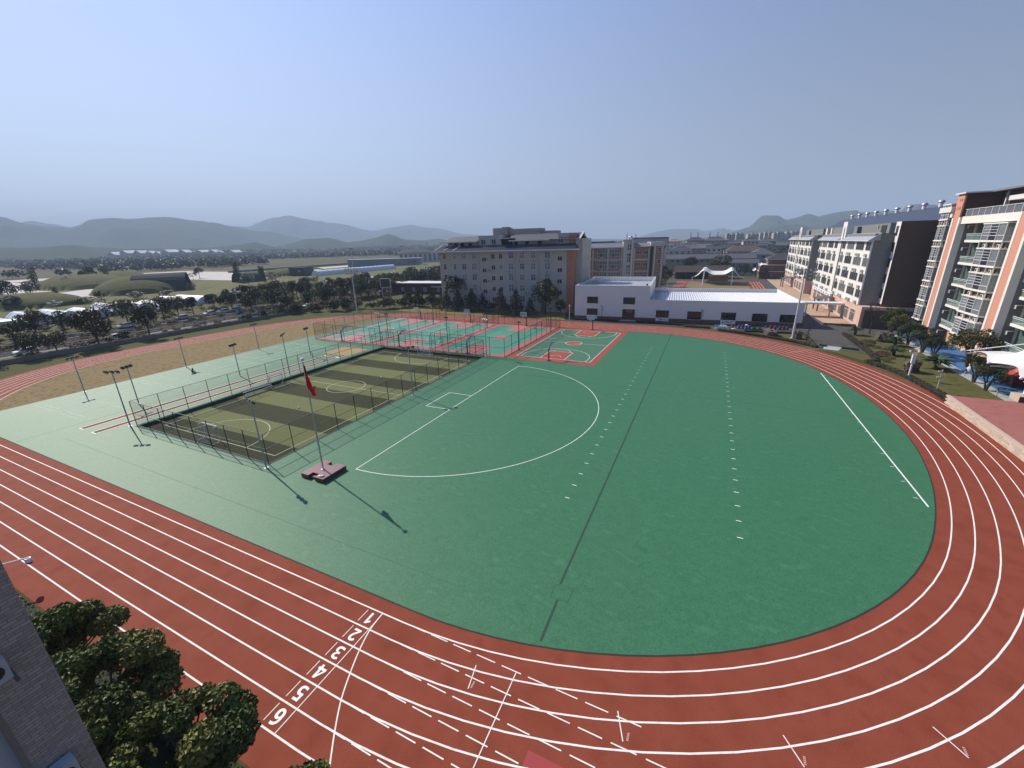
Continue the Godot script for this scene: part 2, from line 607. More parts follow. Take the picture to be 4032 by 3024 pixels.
func build_field() -> void:
	var green := noisy("green_rubber", [lin(0.036, 0.155, 0.070), lin(0.052, 0.195, 0.092), lin(0.044, 0.175, 0.080), lin(0.070, 0.232, 0.118)], 34.0, 0.011, 0.58, 0.36, 0.2, 2.6, 1024, 1.9)
	var b := MB.new()
	var poly := PackedVector2Array(rim)
	var pit := rect(PIT[0], PIT[1], PIT[2], PIT[3])
	for half in [rect(-92.4, -53.0, -130, 10), rect(-53.0, 60, -130, 10)]:
		for q in clipped(poly, half):
			for r in Geometry2D.clip_polygons(q, pit):
				b.poly(r, 0.004)
	struct("green_field", b, green)
	# dry lawn inside the left bend
	b = MB.new()
	for q in clipped(PackedVector2Array(lane0), rect(-140, -92.4, -130, 10)):
		b.poly(q, 0.004)
	struct("dry_lawn", b, noisy("dry_grass", [lin(0.24, 0.175, 0.085), lin(0.31, 0.23, 0.115), lin(0.36, 0.265, 0.14), lin(0.20, 0.165, 0.07), lin(0.30, 0.22, 0.11)], 16.0, 0.012, 0.95, 0.15, 0.3, 1.4, 1024))
	b = MB.new()
	var edge := []
	for p in rim:
		if p.x > -92.0: edge.append(p)
	# dark drain slot between rubber and track: only along the part of the rim in use
	b.stripe(rim, -0.05, 0.05, 0.008, true)
	struct("drain_slot", b, mat("slot_dark", lin(0.018, 0.022, 0.018), 0.9))
	# channel covers and seams across the green
	b = MB.new()
	b.line2(Vector2(-6.98, -20.9), Vector2(-8.15, -103.9), 0.16, 0.008)
	b.line2(Vector2(-6.72, -19.6), Vector2(-6.62, -16.5), 0.16, 0.008)
	struct("drain_channel", b, mat("channel_green", lin(0.012, 0.045, 0.028), 0.8))
	b = MB.new()
	b.line2(Vector2(-40.3, -62.75), Vector2(19.6, -60.6), 0.10, 0.008)
	b.line2(Vector2(-74.5, -15.4), Vector2(-74.0, -70.5), 0.06, 0.008)
	b.line2(Vector2(-70, -18.3), Vector2(-13.0, -18.0), 0.03, 0.008)
	struct("field_seams", b, mat("seam_green", lin(0.022, 0.09, 0.055), 0.8))
	var wp := noisy("field_paint", [lin(0.66, 0.70, 0.64), lin(0.80, 0.84, 0.78)], 5.0, 0.03, 0.65, 0.4)
	b = MB.new()
	# half-round throwing area, its goal box and the long line
	b.line2(Vector2(-30.85, -26.85), Vector2(-30.95, -66.95), 0.08, 0.010)
	var arc := []
	for i in 61:
		var a := PI * i / 60.0 - PI / 2
		arc.append(Vector2(-30.9 + 19.2 * cos(a), -46.9 + 20.05 * sin(a)))
	b.stripe(arc, -0.04, 0.04, 0.012)
	b.line2(Vector2(-31.0, -44.1), Vector2(-34.8, -44.0), 0.09, 0.012)
	b.line2(Vector2(-34.8, -44.0), Vector2(-34.8, -49.9), 0.09, 0.010)
	b.line2(Vector2(-34.8, -49.9), Vector2(-31.0, -50.0), 0.09, 0.012)
	b.line2(Vector2(17.1, -80.2), Vector2(17.8, -40.8), 0.13, 0.012)
	for i in 14:
		var zz := lerpf(-79, -42, i / 13.0)
		b.flat(17.2, 17.5, zz, zz + 0.06, 0.014)
	struct("field_lines", b, wp)
	b = MB.new()
	for i in 28:
		var zz := -30.5 - i * 2.18
		b.flat(-9.85 - i * 0.035, -9.45 - i * 0.035, zz, zz + 0.08, 0.010)
		b.flat(3.60 - i * 0.026, 4.0 - i * 0.026, zz - 0.1, zz - 0.02, 0.010)
	struct("distance_ticks", b, wp)
	# sprint and jump runways beside the pitch, with their sand pit
	var rb := MB.new()
	rb.flat(-72.35, -71.5, -62.0, -20.6, 0.008)
	rb.flat(-69.15, -68.3, -62.0, -20.6, 0.008)
	struct("jump_runway", rb, mats["red_rubber"])
	b = MB.new()
	b.rect_line(-72.47, -71.38, -62.1, -20.5, 0.11, 0.012)
	b.rect_line(-69.27, -68.18, -62.1, -20.5, 0.11, 0.012)
	b.flat(-72.4, -71.4, -59.9, -59.5, 0.013)
	b.flat(-69.2, -68.2, -59.9, -59.5, 0.013)
	struct("runway_lines", b, wp)
	b = MB.new().flat(-74.8, -67.6, -67.3, -61.4, 0.012)
	struct("sand_pit", b, noisy("sand", [lin(0.36, 0.25, 0.13), lin(0.46, 0.33, 0.19)], 5.0, 0.03, 0.95, 0.1))
	# badminton courts: two columns of four
	b = MB.new()
	for cx in [-87.3, -79.6]:
		for k in 3:
			var z1 := -22.0 - k * 15.35
			var z0 := z1 - 13.3
			b.rect_line(cx - 3.0, cx + 3.0, z0, z1, 0.06, 0.010)
			b.flat(cx - 2.54, cx - 2.48, z0, z1, 0.011)
			b.flat(cx + 2.48, cx + 2.54, z0, z1, 0.011)
			b.flat(cx - 3.0, cx + 3.0, z0 + 0.7, z0 + 0.76, 0.012)
			b.flat(cx - 3.0, cx + 3.0, z1 - 0.76, z1 - 0.7, 0.012)
			b.flat(cx - 3.0, cx + 3.0, z0 + 4.68, z0 + 4.74, 0.012)
			b.flat(cx - 3.0, cx + 3.0, z1 - 4.74, z1 - 4.68, 0.012)
			b.flat(cx - 0.03, cx + 0.03, z0, z0 + 4.7, 0.013)
			b.flat(cx - 0.03, cx + 0.03, z1 - 4.7, z1, 0.013)
	struct("badminton_lines", b, noisy("worn_white", [lin(0.26, 0.42, 0.34), lin(0.62, 0.68, 0.62)], 9.0, 0.02, 0.7, 0.3))

func court(cx: float, style: int) -> void:
	# style 0: bold red and green with full white lines; 1: paler; 2: no lines
	var red: Material = noisy("court_red", [lin(0.26, 0.05, 0.03), lin(0.31, 0.064, 0.04)], 6.0, 0.02, 0.7, 0.4) if style == 0 else noisy("court_pink", [lin(0.36, 0.085, 0.085), lin(0.43, 0.12, 0.115), lin(0.38, 0.095, 0.09)], 6.0, 0.02, 0.65, 0.45)
	var gr: Material = noisy("court_green", [lin(0.045, 0.135, 0.070), lin(0.055, 0.155, 0.085)], 8.0, 0.02, 0.7, 0.4) if style == 0 else noisy("court_teal", [lin(0.05, 0.21, 0.13), lin(0.075, 0.26, 0.165), lin(0.06, 0.225, 0.14)], 7.0, 0.02, 0.5, 0.5)
	var wh: Material = mats["field_paint"]
	var cz := -87.7
	var hw := 8.8 if style == 0 else 8.72
	var b := MB.new().flat(cx - hw, cx + hw, -104.1, -71.45, 0.008)
	struct("court_border", b, red)
	b = MB.new().flat(cx - 7.5, cx + 7.5, cz - 14, cz + 14, 0.012) if style != 2 else MB.new().flat(cx - 7.2, cx + 7.2, cz - 14.2, cz + 14.6, 0.012)
	struct("court_surface", b, gr)
	b = MB.new()
	for s in [-1.0, 1.0]:
		b.flat(cx - 2.45, cx + 2.45, cz + s * 14 - (5.8 if s > 0 else 0.0), cz + s * 14 + (0.0 if s > 0 else 5.8), 0.016)
	var disc := PackedVector2Array()
	for i in 36:
		disc.append(Vector2(cx + 1.8 * cos(TAU * i / 36), cz + 1.8 * sin(TAU * i / 36)))
	b.poly(disc, 0.016)
	struct("court_keys", b, red)
	if style == 2:
		return
	b = MB.new().rect_line(cx - 7.55, cx + 7.55, cz - 14.05, cz + 14.05, 0.09, 0.020)
	b.flat(cx - 7.45, cx + 7.45, cz - 0.04, cz + 0.04, 0.020)
	b.arc(Vector2(cx, cz), 1.8, 0, TAU, 0.09, 0.021, 40)
	for s in [-1.0, 1.0]:
		var e: float = cz + s * 14.0
		for q in [-2.45, 2.45]:
			b.flat(cx + q - 0.045, cx + q + 0.045, minf(e, e - s * 5.8), maxf(e, e - s * 5.8), 0.020)
		b.flat(cx - 2.4, cx + 2.4, e - s * 5.8 - 0.045, e - s * 5.8 + 0.045, 0.021)
		b.arc(Vector2(cx, e - s * 5.8), 1.8, 0 if s < 0 else PI, PI if s < 0 else TAU, 0.08, 0.022, 20)
		b.arc(Vector2(cx, e - s * 1.575), 1.25, 0 if s < 0 else PI, PI if s < 0 else TAU, 0.07, 0.021, 16)
		b.arc(Vector2(cx, e - s * 1.575), 6.75, (0.2 if s < 0 else PI + 0.2), (PI - 0.2 if s < 0 else TAU - 0.2), 0.08, 0.023, 36)
		for q in [-6.62, 6.62]:
			b.flat(cx + q - 0.045, cx + q + 0.045, minf(e, e - s * 3.0), maxf(e, e - s * 3.0), 0.020)
	struct("court_lines", b, wh)

func build_pit() -> void:
	var t0 := noisy("turf_light", [lin(0.15, 0.165, 0.066), lin(0.185, 0.20, 0.085), lin(0.165, 0.18, 0.075)], 9.0, 0.02, 0.92, 0.2, 0.2, 0.8)
	var t1 := noisy("turf_dark", [lin(0.045, 0.050, 0.024), lin(0.062, 0.067, 0.034), lin(0.052, 0.058, 0.029)], 9.0, 0.02, 0.92, 0.2, 0.2, 0.8)
	var wall := mat("pit_wall", lin(0.020, 0.070, 0.048), 0.8)
	var x0: float = PIT[0]
	var x1: float = PIT[1]
	var z0: float = PIT[2]
	var z1: float = PIT[3]
	var a := MB.new()
	var d := MB.new()
	var n := 11
	for k in n:
		var za := lerpf(z1, z0, float(k) / n)
		var zb := lerpf(z1, z0, float(k + 1) / n)
		(d if k % 2 == 0 else a).flat(x0, x1, zb, za, TURF)
	struct("pitch_turf", a, t0)
	struct("pitch_turf", d, t1)
	var b := MB.new()
	b.quad(V(x0, TURF, z1), V(x0, TURF, z0), V(x0, 0.004, z0), V(x0, 0.004, z1))
	b.quad(V(x1, TURF, z0), V(x1, TURF, z1), V(x1, 0.004, z1), V(x1, 0.004, z0))
	b.quad(V(x0, TURF, z0), V(x1, TURF, z0), V(x1, 0.004, z0), V(x0, 0.004, z0))
	b.quad(V(x1, TURF, z1), V(x0, TURF, z1), V(x0, 0.004, z1), V(x1, 0.004, z1))
	struct("pitch_retaining_wall", b, wall)
	var y := TURF + 0.006
	b = MB.new().rect_line(-64.1, -42.15, -68.3, -26.0, 0.09, y)
	b.flat(-64.0, -42.25, -47.2, -47.11, y + 0.002)
	b.arc(Vector2(-53.3, -47.15), 3.0, 0, TAU, 0.09, y + 0.004, 40)
	b.arc(Vector2(-53.2, -26.0), 6.0, PI, TAU, 0.09, y + 0.003, 30)
	b.arc(Vector2(-53.2, -68.3), 6.0, 0, PI, 0.09, y + 0.003, 30)
	struct("pitch_lines", b, noisy("turf_white", [lin(0.42, 0.43, 0.30), lin(0.56, 0.56, 0.42)], 4.0, 0.03, 0.9, 0.2))
	b = MB.new().rect_line(-66.25, -40.05, -70.55, -23.75, 0.35, 0.012)
	struct("pitch_kerb", b, noisy("kerb_concrete", [lin(0.09, 0.17, 0.125), lin(0.14, 0.22, 0.17)], 3.0, 0.05, 0.9, 0.2))

# ---------------------------------------------------------------- fences, lamps, hoops, goals
func net_mat() -> StandardMaterial3D:
	var m := mat("netting", Color(lin(0.02, 0.05, 0.035), 0.13), 0.9, 0.2)
	m.transparency = BaseMaterial3D.TRANSPARENCY_ALPHA
	m.cull_mode = BaseMaterial3D.CULL_DISABLED
	return m

func fence_run(o: Node3D, a: Vector2, b: Vector2, h: float, step: float, y0: float, skip_first: bool, gate := -1) -> void:
	var m := mat("fence_green", lin(0.012, 0.026, 0.022), 0.55)
	var l := a.distance_to(b)
	var n := int(round(l / step))
	if not cache.has("post%.2f" % h):
		cache["post%.2f" % h] = MB.new().tube(V(0, 0, 0), V(0, h, 0), 0.045, 0.045, 6).mesh()
	for i in n + 1:
		if skip_first and i == 0: continue
		var p := a.lerp(b, float(i) / n)
		pmesh(o, "post", cache["post%.2f" % h], m, Transform3D(Basis(), V(p.x, y0, p.y)))
	for i in n:
		var p := a.lerp(b, float(i) / n)
		var q := a.lerp(b, float(i + 1) / n)
		for y in [0.08, h * 0.5, h - 0.02]:
			part(o, "rail", MB.new().bar(V(p.x, y0 + y, p.y), V(q.x, y0 + y, q.y), 0.045, 0.05), m)
		var k := MB.new()
		k.quad(V(p.x, y0 + 0.08, p.y), V(q.x, y0 + 0.08, q.y), V(q.x, y0 + h, q.y), V(p.x, y0 + h, p.y))
		part(o, "net_panel", k, net_mat())

func build_fences() -> void:
	var o := thing("pitch_fence", "dark green mesh fence around the small striped football pitch", "fence")
	var c := [Vector2(-66.1, -24.0), Vector2(-40.2, -24.0), Vector2(-40.2, -70.5), Vector2(-66.1, -70.5)]
	for i in 4:
		fence_run(o, c[i], c[(i + 1) % 4], 3.45, 3.1, 0.0, true)
	o = thing("court_fence", "tall dark mesh fence around the three pink and green basketball courts", "fence")
	c = [Vector2(-88.4, -71.2), Vector2(-35.95, -71.2), Vector2(-35.95, -104.3), Vector2(-88.4, -104.3)]
	for i in 4:
		fence_run(o, c[i], c[(i + 1) % 4], 3.95, 3.3, 0.0, true)
	o = thing("dividing_fence", "mesh dividing fence between the left and middle fenced courts", "fence", Vector3.ZERO, 0, "fences between the courts")
	fence_run(o, Vector2(-71.25, -72.0), Vector2(-71.25, -103.8), 3.6, 3.5, 0.0, false)
	o = thing("dividing_fence", "mesh dividing fence between the middle and right fenced courts", "fence", Vector3.ZERO, 0, "fences between the courts")
	fence_run(o, Vector2(-53.9, -72.0), Vector2(-53.9, -103.8), 3.6, 3.5, 0.0, false)

# three floodlights on a crossbar; head = tilt of the lamps
func court_lamp(h: float, reach: float) -> Node3D:
	var o := Node3D.new()
	var gm := mat("galvanised", lin(0.36, 0.38, 0.40), 0.45, 0.5, 0.3)
	var bm := mat("lamp_black", lin(0.012, 0.012, 0.014), 0.5)
	part(o, "pole", MB.new().tube(V(0, 0, 0), V(0, h - 0.1, 0), 0.085, 0.055, 10), gm)
	part(o, "base_plate", MB.new().box(-0.2, 0.2, 0, 0.04, -0.2, 0.2), gm)
	part(o, "crossbar", MB.new().bar(V(-reach, h - 0.12, 0), V(reach, h - 0.12, 0), 0.06, 0.06), gm)
	for k in [-1.0, 0.0, 1.0]:
		var t := Transform3D(Basis(Vector3.RIGHT, 0.75), V(k * reach * 0.72, h + 0.08, 0.05))
		var f := MB.new()
		f.obox(t, V(0.42, 0.36, 0.16))
		var fl := part(o, "floodlight", f, bm)
		var g := MB.new()
		g.obox(t * Transform3D(Basis(), V(0, 0, 0.085)), V(0.36, 0.30, 0.012))
		part(fl, "lens", g, mat("lamp_lens", lin(0.25, 0.27, 0.28), 0.12))
	return o

func build_lamps() -> void:
	var a := court_lamp(7.3, 0.95)
	put(a, "court_lamp")
	tag(a, "grey three-headed lamp pole at the near corner of the football pitch", "lamp post", "lamp posts around the football pitch")
	a.position = V(-39.72, 0, -23.38)
	a.rotation.y = -0.25
	var L := [[-66.88, -23.59, 0.5, "grey three-headed lamp pole left of the football pitch beside the red runway ends"], [-39.31, -46.9, 0.9, "grey three-headed lamp pole midway along the right side of the football pitch"], [-66.8, -47.2, 2.2, "grey three-headed lamp pole midway along the left side of the football pitch, behind the flag"], [-66.96, -70.78, 2.9, "grey three-headed lamp pole at the far left corner of the football pitch"], [-39.95, -71.1, 2.6, "grey three-headed lamp pole at the far right corner of the football pitch"]]
	for q in L:
		copy(a, "court_lamp", V(q[0], 0, q[1]), q[2], q[3], "lamp posts around the football pitch")
	var b := court_lamp(5.65, 0.85)
	put(b, "badminton_lamp")
	tag(b, "thin grey lamp pole nearest the track on the lawn edge of the badminton courts", "lamp post", "lamp posts around the badminton courts")
	b.position = V(-91.5, 0, -28.12)
	b.rotation.y = 1.75
	var M := [[-91.66, -43.5, 1.75, "thin grey lamp pole behind the seated person at the lawn edge"], [-91.75, -58.6, 1.75, "thin grey lamp pole farthest from the camera on the lawn edge"], [-75.97, -28.62, -1.2, "thin grey lamp pole left of the jump runways, nearest the pitch corner"], [-75.1, -43.5, -1.2, "thin grey lamp pole left of the jump runways, middle of its row"], [-75.6, -58.96, -1.2, "thin grey lamp pole beside the sand pit"]]
	for q in M:
		copy(b, "badminton_lamp", V(q[0], 0, q[1]), q[2], q[3], "lamp posts around the badminton courts")
	# black posts with two heads beside the fenced courts
	var bm: Material = mats["lamp_black"]
	var k := thing("fence_lamp", "black lamp post at the near end of the fence between the middle and right courts", "lamp post", V(-53.85, 0, -78.1), 0, "black lamp posts at the fenced courts")
	part(k, "pole", MB.new().tube(V(0, 0, 0), V(0, 5.9, 0), 0.075, 0.065, 8), bm)
	for s in [-1.0, 1.0]:
		var arm := part(k, "floodlight", MB.new().obox(Transform3D(Basis(Vector3.FORWARD, s * 0.5), V(s * 0.28, 5.95, 0)), V(0.42, 0.12, 0.34)), bm)
		part(arm, "bracket", MB.new().bar(V(0, 5.8, 0), V(s * 0.25, 5.88, 0), 0.05, 0.05), bm)
	for q in [[-35.75, -77.7, "black lamp post near the front right corner of the fenced courts"], [-36.02, -97.05, "black lamp post near the back right corner of the fenced courts"], [-53.9, -97.2, "black lamp post at the far end of the fence between middle and right courts"], [-71.3, -78.2, "black lamp post at the near end of the fence between left and middle courts"], [-71.3, -97.2, "black lamp post at the far end of the fence between left and middle courts"]]:
		copy(k, "fence_lamp", V(q[0], 0, q[1]), 0, q[2], "black lamp posts at the fenced courts")
	# two tall masts with banks of round floodlights
	var gm: Material = mats["galvanised"]
	var t := thing("floodlight_mast", "tall white floodlight mast in front of the right end of the white hall", "floodlight mast", V(16.5, 0, -107.6), 0.1, "floodlight masts beside the track")
	part(t, "mast", MB.new().tube(V(0, 0, 0), V(0, 13.6, 0), 0.24, 0.12, 12), mat("mast_white", lin(0.55, 0.57, 0.60), 0.4))
	part(t, "base_block", MB.new().box(-0.45, 0.45, 0, 0.12, -0.45, 0.45), mat("concrete", lin(0.33, 0.32, 0.30), 0.9))
	for r in 3:
		part(t, "lamp_rack", MB.new().bar(V(-2.1, 13.1 + r * 0.75, 0), V(2.1, 13.1 + r * 0.75, 0), 0.07, 0.09), gm)
	for x in [-1.7, 1.7, 0.0]:
		part(t, "rack_upright", MB.new().bar(V(x, 12.9, 0), V(x, 14.8, 0), 0.07, 0.07), gm)
	for r in 3:
		for i in 5:
			var q := V(-1.8 + i * 0.9, 13.22 + r * 0.75, 0.2)
			var fl := part(t, "floodlight", MB.new().tube(q, q + V(0, -0.22, 0.34), 0.16, 0.30, 10), mat("lamp_housing", lin(0.03, 0.03, 0.033), 0.5))
			part(fl, "lens", MB.new().tube(q + V(0, -0.221, 0.342), q + V(0, -0.24, 0.37), 0.27, 0.27, 10), mat("lamp_glass", lin(0.62, 0.66, 0.70), 0.15))
	copy(t, "floodlight_mast", V(-111.67, 0, -108.5), 0.9, "tall grey floodlight mast at the far left bend before the thicket", "floodlight masts beside the track")

func hoop() -> Node3D:
	var o := Node3D.new()
	var nm := mat("hoop_navy", lin(0.028, 0.04, 0.085), 0.45)
	part(o, "base", MB.new().box(-0.35, 0.35, 0, 0.08, -0.35, 0.35), nm)
	var pts := []
	for q in [[0, 0.05], [0, 1.6], [0, 2.3], [0.18, 2.62], [0.55, 2.85], [1.1, 3.02], [1.75, 3.2]]:
		pts.append(V(0, q[1], -q[0]))
	part(o, "post", MB.new().path_tube(pts, 0.13, 0.085, 8), nm)
	part(o, "brace", MB.new().tube(V(0, 1.9, -0.05), V(0, 2.9, -1.15), 0.035, 0.035, 6), nm)
	var g := mat("backboard_glass", Color(0.75, 0.85, 0.88, 0.22), 0.1, 0.5)
	g.transparency = BaseMaterial3D.TRANSPARENCY_ALPHA
	var bd := part(o, "backboard", MB.new().box(-0.88, 0.88, 2.92, 3.92, -1.86, -1.83), g)
	var wm := mat("hoop_white", lin(0.62, 0.64, 0.66), 0.5)
	var f := MB.new()
	f.bar(V(-0.9, 2.9, -1.85), V(0.9, 2.9, -1.85), 0.06, 0.06)
	f.bar(V(-0.9, 3.94, -1.85), V(0.9, 3.94, -1.85), 0.06, 0.06)
	f.bar(V(-0.9, 2.9, -1.85), V(-0.9, 3.94, -1.85), 0.06, 0.06)
	f.bar(V(0.9, 2.9, -1.85), V(0.9, 3.94, -1.85), 0.06, 0.06)
	f.bar(V(-0.3, 3.1, -1.875), V(0.3, 3.1, -1.875), 0.03, 0.05)
	f.bar(V(-0.3, 3.55, -1.875), V(0.3, 3.55, -1.875), 0.03, 0.05)
	f.bar(V(-0.3, 3.1, -1.875), V(-0.3, 3.55, -1.875), 0.03, 0.05)
	f.bar(V(0.3, 3.1, -1.875), V(0.3, 3.55, -1.875), 0.03, 0.05)
	part(bd, "frame", f, wm)
	var r := MB.new()
	for i in 14:
		var a0 := TAU * i / 14
		var a1 := TAU * (i + 1) / 14
		r.tube(V(0.225 * cos(a0), 3.05, -2.14 + 0.225 * sin(a0)), V(0.225 * cos(a1), 3.05, -2.14 + 0.225 * sin(a1)), 0.014, 0.014, 5, false)
	r.bar(V(0, 3.05, -1.86), V(0, 3.05, -1.93), 0.1, 0.05)
	var rim_ := part(o, "rim", r, mat("rim_red", lin(0.4, 0.06, 0.03), 0.5))
	var nt := MB.new()
	for i in 12:
		var a0 := TAU * i / 12
		var a1 := TAU * (i + 1) / 12
		nt.tube(V(0.22 * cos(a0), 3.04, -2.14 + 0.22 * sin(a0)), V(0.13 * cos(a1), 2.62, -2.14 + 0.13 * sin(a1)), 0.006, 0.006, 4, false)
		nt.tube(V(0.22 * cos(a1), 3.04, -2.14 + 0.22 * sin(a1)), V(0.13 * cos(a0), 2.62, -2.14 + 0.13 * sin(a0)), 0.006, 0.006, 4, false)
	part(rim_, "net", nt, wm)
	return o

func build_hoops() -> void:
	var o := hoop()
	put(o, "basketball_hoop")
	tag(o, "navy basketball hoop at the near end of the open court outside the fence", "basketball hoop", "basketball hoops")
	o.position = V(-27.0, 0, -72.05)
	for q in [[-27.0, -103.5, PI, "navy basketball hoop at the far end of the open court, before the white hall"], [-80.2, -71.9, 0, "basketball hoop at the near end of the left fenced court"], [-62.7, -71.9, 0, "basketball hoop at the near end of the middle fenced court"], [-44.9, -71.9, 0, "basketball hoop at the near end of the right fenced court"], [-80.3, -103.2, PI, "basketball hoop at the far end of the left fenced court"], [-62.7, -103.2, PI, "basketball hoop at the far end of the middle fenced court"], [-45.2, -103.3, PI, "basketball hoop at the far end of the right fenced court"]]:
		copy(o, "basketball_hoop", V(q[0], 0, q[1]), q[2], q[3], "basketball hoops")

func goal(w: float, h: float, d: float) -> Node3D:
	var o := Node3D.new()
	var wm: Material = mats["hoop_white"]
	for s in [-1.0, 1.0]:
		part(o, "goalpost", MB.new().tube(V(s * w / 2, 0, 0), V(s * w / 2, h, 0), 0.05, 0.05, 8), wm)
		var st := [V(s * w / 2, h, 0), V(s * w / 2, h - 0.05, d * 0.45), V(s * w / 2, 0.03, d), V(s * w / 2, 0.03, 0)]
		part(o, "side_frame", MB.new().path_tube(st, 0.03, 0.03, 6), wm)
	part(o, "crossbar", MB.new().tube(V(-w / 2, h, 0), V(w / 2, h, 0), 0.055, 0.055, 8), wm)
	part(o, "back_bar", MB.new().tube(V(-w / 2, 0.03, d), V(w / 2, 0.03, d), 0.03, 0.03, 6), wm)
	var nb := MB.new()
	for i in 13:
		var x := lerpf(-w / 2, w / 2, i / 12.0)
		nb.tube(V(x, h - 0.05, d * 0.45), V(x, 0.05, d), 0.006, 0.006, 3, false)
	for i in 8:
		var y := lerpf(0.1, h - 0.1, i / 7.0)
		var zz := lerpf(d, d * 0.45, y / h)
		nb.tube(V(-w / 2, y, zz), V(w / 2, y, zz), 0.006, 0.006, 3, false)
	part(o, "goal_net", nb, wm)
	return o

func build_pitch_things() -> void:
	var o := goal(3.0, 2.0, 1.0)
	put(o, "football_goal")
	tag(o, "white football goal at the near end of the striped pitch", "football goal", "goals on the striped pitch")
	o.position = V(-53.2, TURF, -25.9)
	copy(o, "football_goal", V(-53.3, TURF, -68.35), PI, "white football goal at the far end of the striped pitch", "goals on the striped pitch")
	# bench of slats with a tube frame, and a low white frame
	var wm: Material = mats["hoop_white"]
	var t := thing("bench", "black and white three-row slatted bench inside the left pitch fence", "bench", V(-64.7, TURF, -39.6))
	for k in 3:
		part(t, "slat", MB.new().box(-0.62 + k * 0.42, -0.38 + k * 0.42, 0.92 - k * 0.24, 0.97 - k * 0.24, -2.3, 2.3), mat("bench_dark", lin(0.02, 0.02, 0.022), 0.5))
		part(t, "slat_edge", MB.new().box(-0.378 + k * 0.42, -0.35 + k * 0.42, 0.90 - k * 0.24, 0.97 - k * 0.24, -2.3, 2.3), wm)
	for s in [-2.0, 2.0]:
		var f := MB.new()
		f.bar(V(-0.55, 0, s), V(-0.55, 0.9, s), 0.05, 0.05)
		f.bar(V(0.5, 0, s), V(0.5, 0.42, s), 0.05, 0.05)
		f.bar(V(-0.55, 0.9, s), V(0.5, 0.4, s), 0.05, 0.05)
		part(t, "frame", f, wm)
	var g := goal(2.2, 1.9, 0.8)
	put(g, "practice_goal")
	tag(g, "white practice goal frame behind the slatted bench", "football goal")
	g.position = V(-65.2, TURF, -43.4)
	g.rotation.y = -PI / 2
	for q in [[-51.0, -52.9, "white ball right of the centre circle"], [-49.4, -57.0, "small white ball near the far right of the pitch"], [-52.3, -37.2, "white ball in the near half of the pitch"]]:
		solo("ball", q[2], "ball", MB.new().ball(V(q[0], TURF + 0.12, q[1]), V(0.13, 0.12, 0.13)), mat("ball_white", lin(0.7, 0.7, 0.68), 0.6), "balls on the pitch")
	# podium of polished granite with two notched stairs, flagpole through it
	var gr := noisy("granite_red", [lin(0.17, 0.072, 0.062), lin(0.25, 0.12, 0.105), lin(0.20, 0.09, 0.08)], 1.6, 0.06, 0.3, 0.6)
	var dk := noisy("granite_dark", [lin(0.10, 0.035, 0.03), lin(0.14, 0.055, 0.05)], 1.6, 0.06, 0.35, 0.5)
	var p := thing("flag_podium", "polished red granite podium with two notched steps around the flagpole", "podium", V(-33.2, 0, -25.0))
	var out := PackedVector2Array([Vector2(-1.5, -1.43), Vector2(-0.5, -1.43), Vector2(-0.5, -0.85), Vector2(0.35, -0.85), Vector2(0.35, -1.43), Vector2(1.5, -1.43), Vector2(1.5, 1.43), Vector2(0.35, 1.43), Vector2(0.35, 0.85), Vector2(-0.5, 0.85), Vector2(-0.5, 1.43), Vector2(-1.5, 1.43)])
	part(p, "block", MB.new().prism(out, 0, 0.40), dk)
	part(p, "top_slab", MB.new().prism(out, 0.402, 0.46), gr)
	for s in [-1.0, 1.0]:
		part(p, "step", MB.new().box(-0.498, 0.348, 0, 0.22, s * 0.852, s * 1.2), gr)
	var f := thing("flagpole", "tall silver flagpole standing on the red granite podium", "flagpole", V(-33.28, 0.46, -25.0))
	part(f, "pole", MB.new().tube(V(0, 0, 0), V(0, 11.1, 0), 0.085, 0.05, 10), mat("pole_steel", lin(0.46, 0.47, 0.48), 0.35, 0.5, 0.4))
	part(f, "foot_flange", MB.new().lathe(Vector3.ZERO, [Vector2(0.2, 0), Vector2(0.2, 0.03), Vector2(0.1, 0.08), Vector2(0, 0.08)], 12), mats["pole_steel"])
	part(f, "finial", MB.new().lathe(V(0, 11.15, 0), [Vector2(0.05, 0), Vector2(0.16, 0.1), Vector2(0.18, 0.2), Vector2(0.1, 0.29), Vector2(0, 0.31)], 12), mats["hoop_white"])
	build_flag(f.position)
	# white cloth left on the podium
	var cl := MB.new()
	cl.ball(V(-32.35, 0.52, -23.85), V(0.24, 0.07, 0.15), 8, 5)
	cl.ball(V(-32.15, 0.53, -23.95), V(0.14, 0.08, 0.17), 8, 5)
	solo("cloth", "crumpled white cloth lying on the podium edge", "cloth", cl, mats["ball_white"])

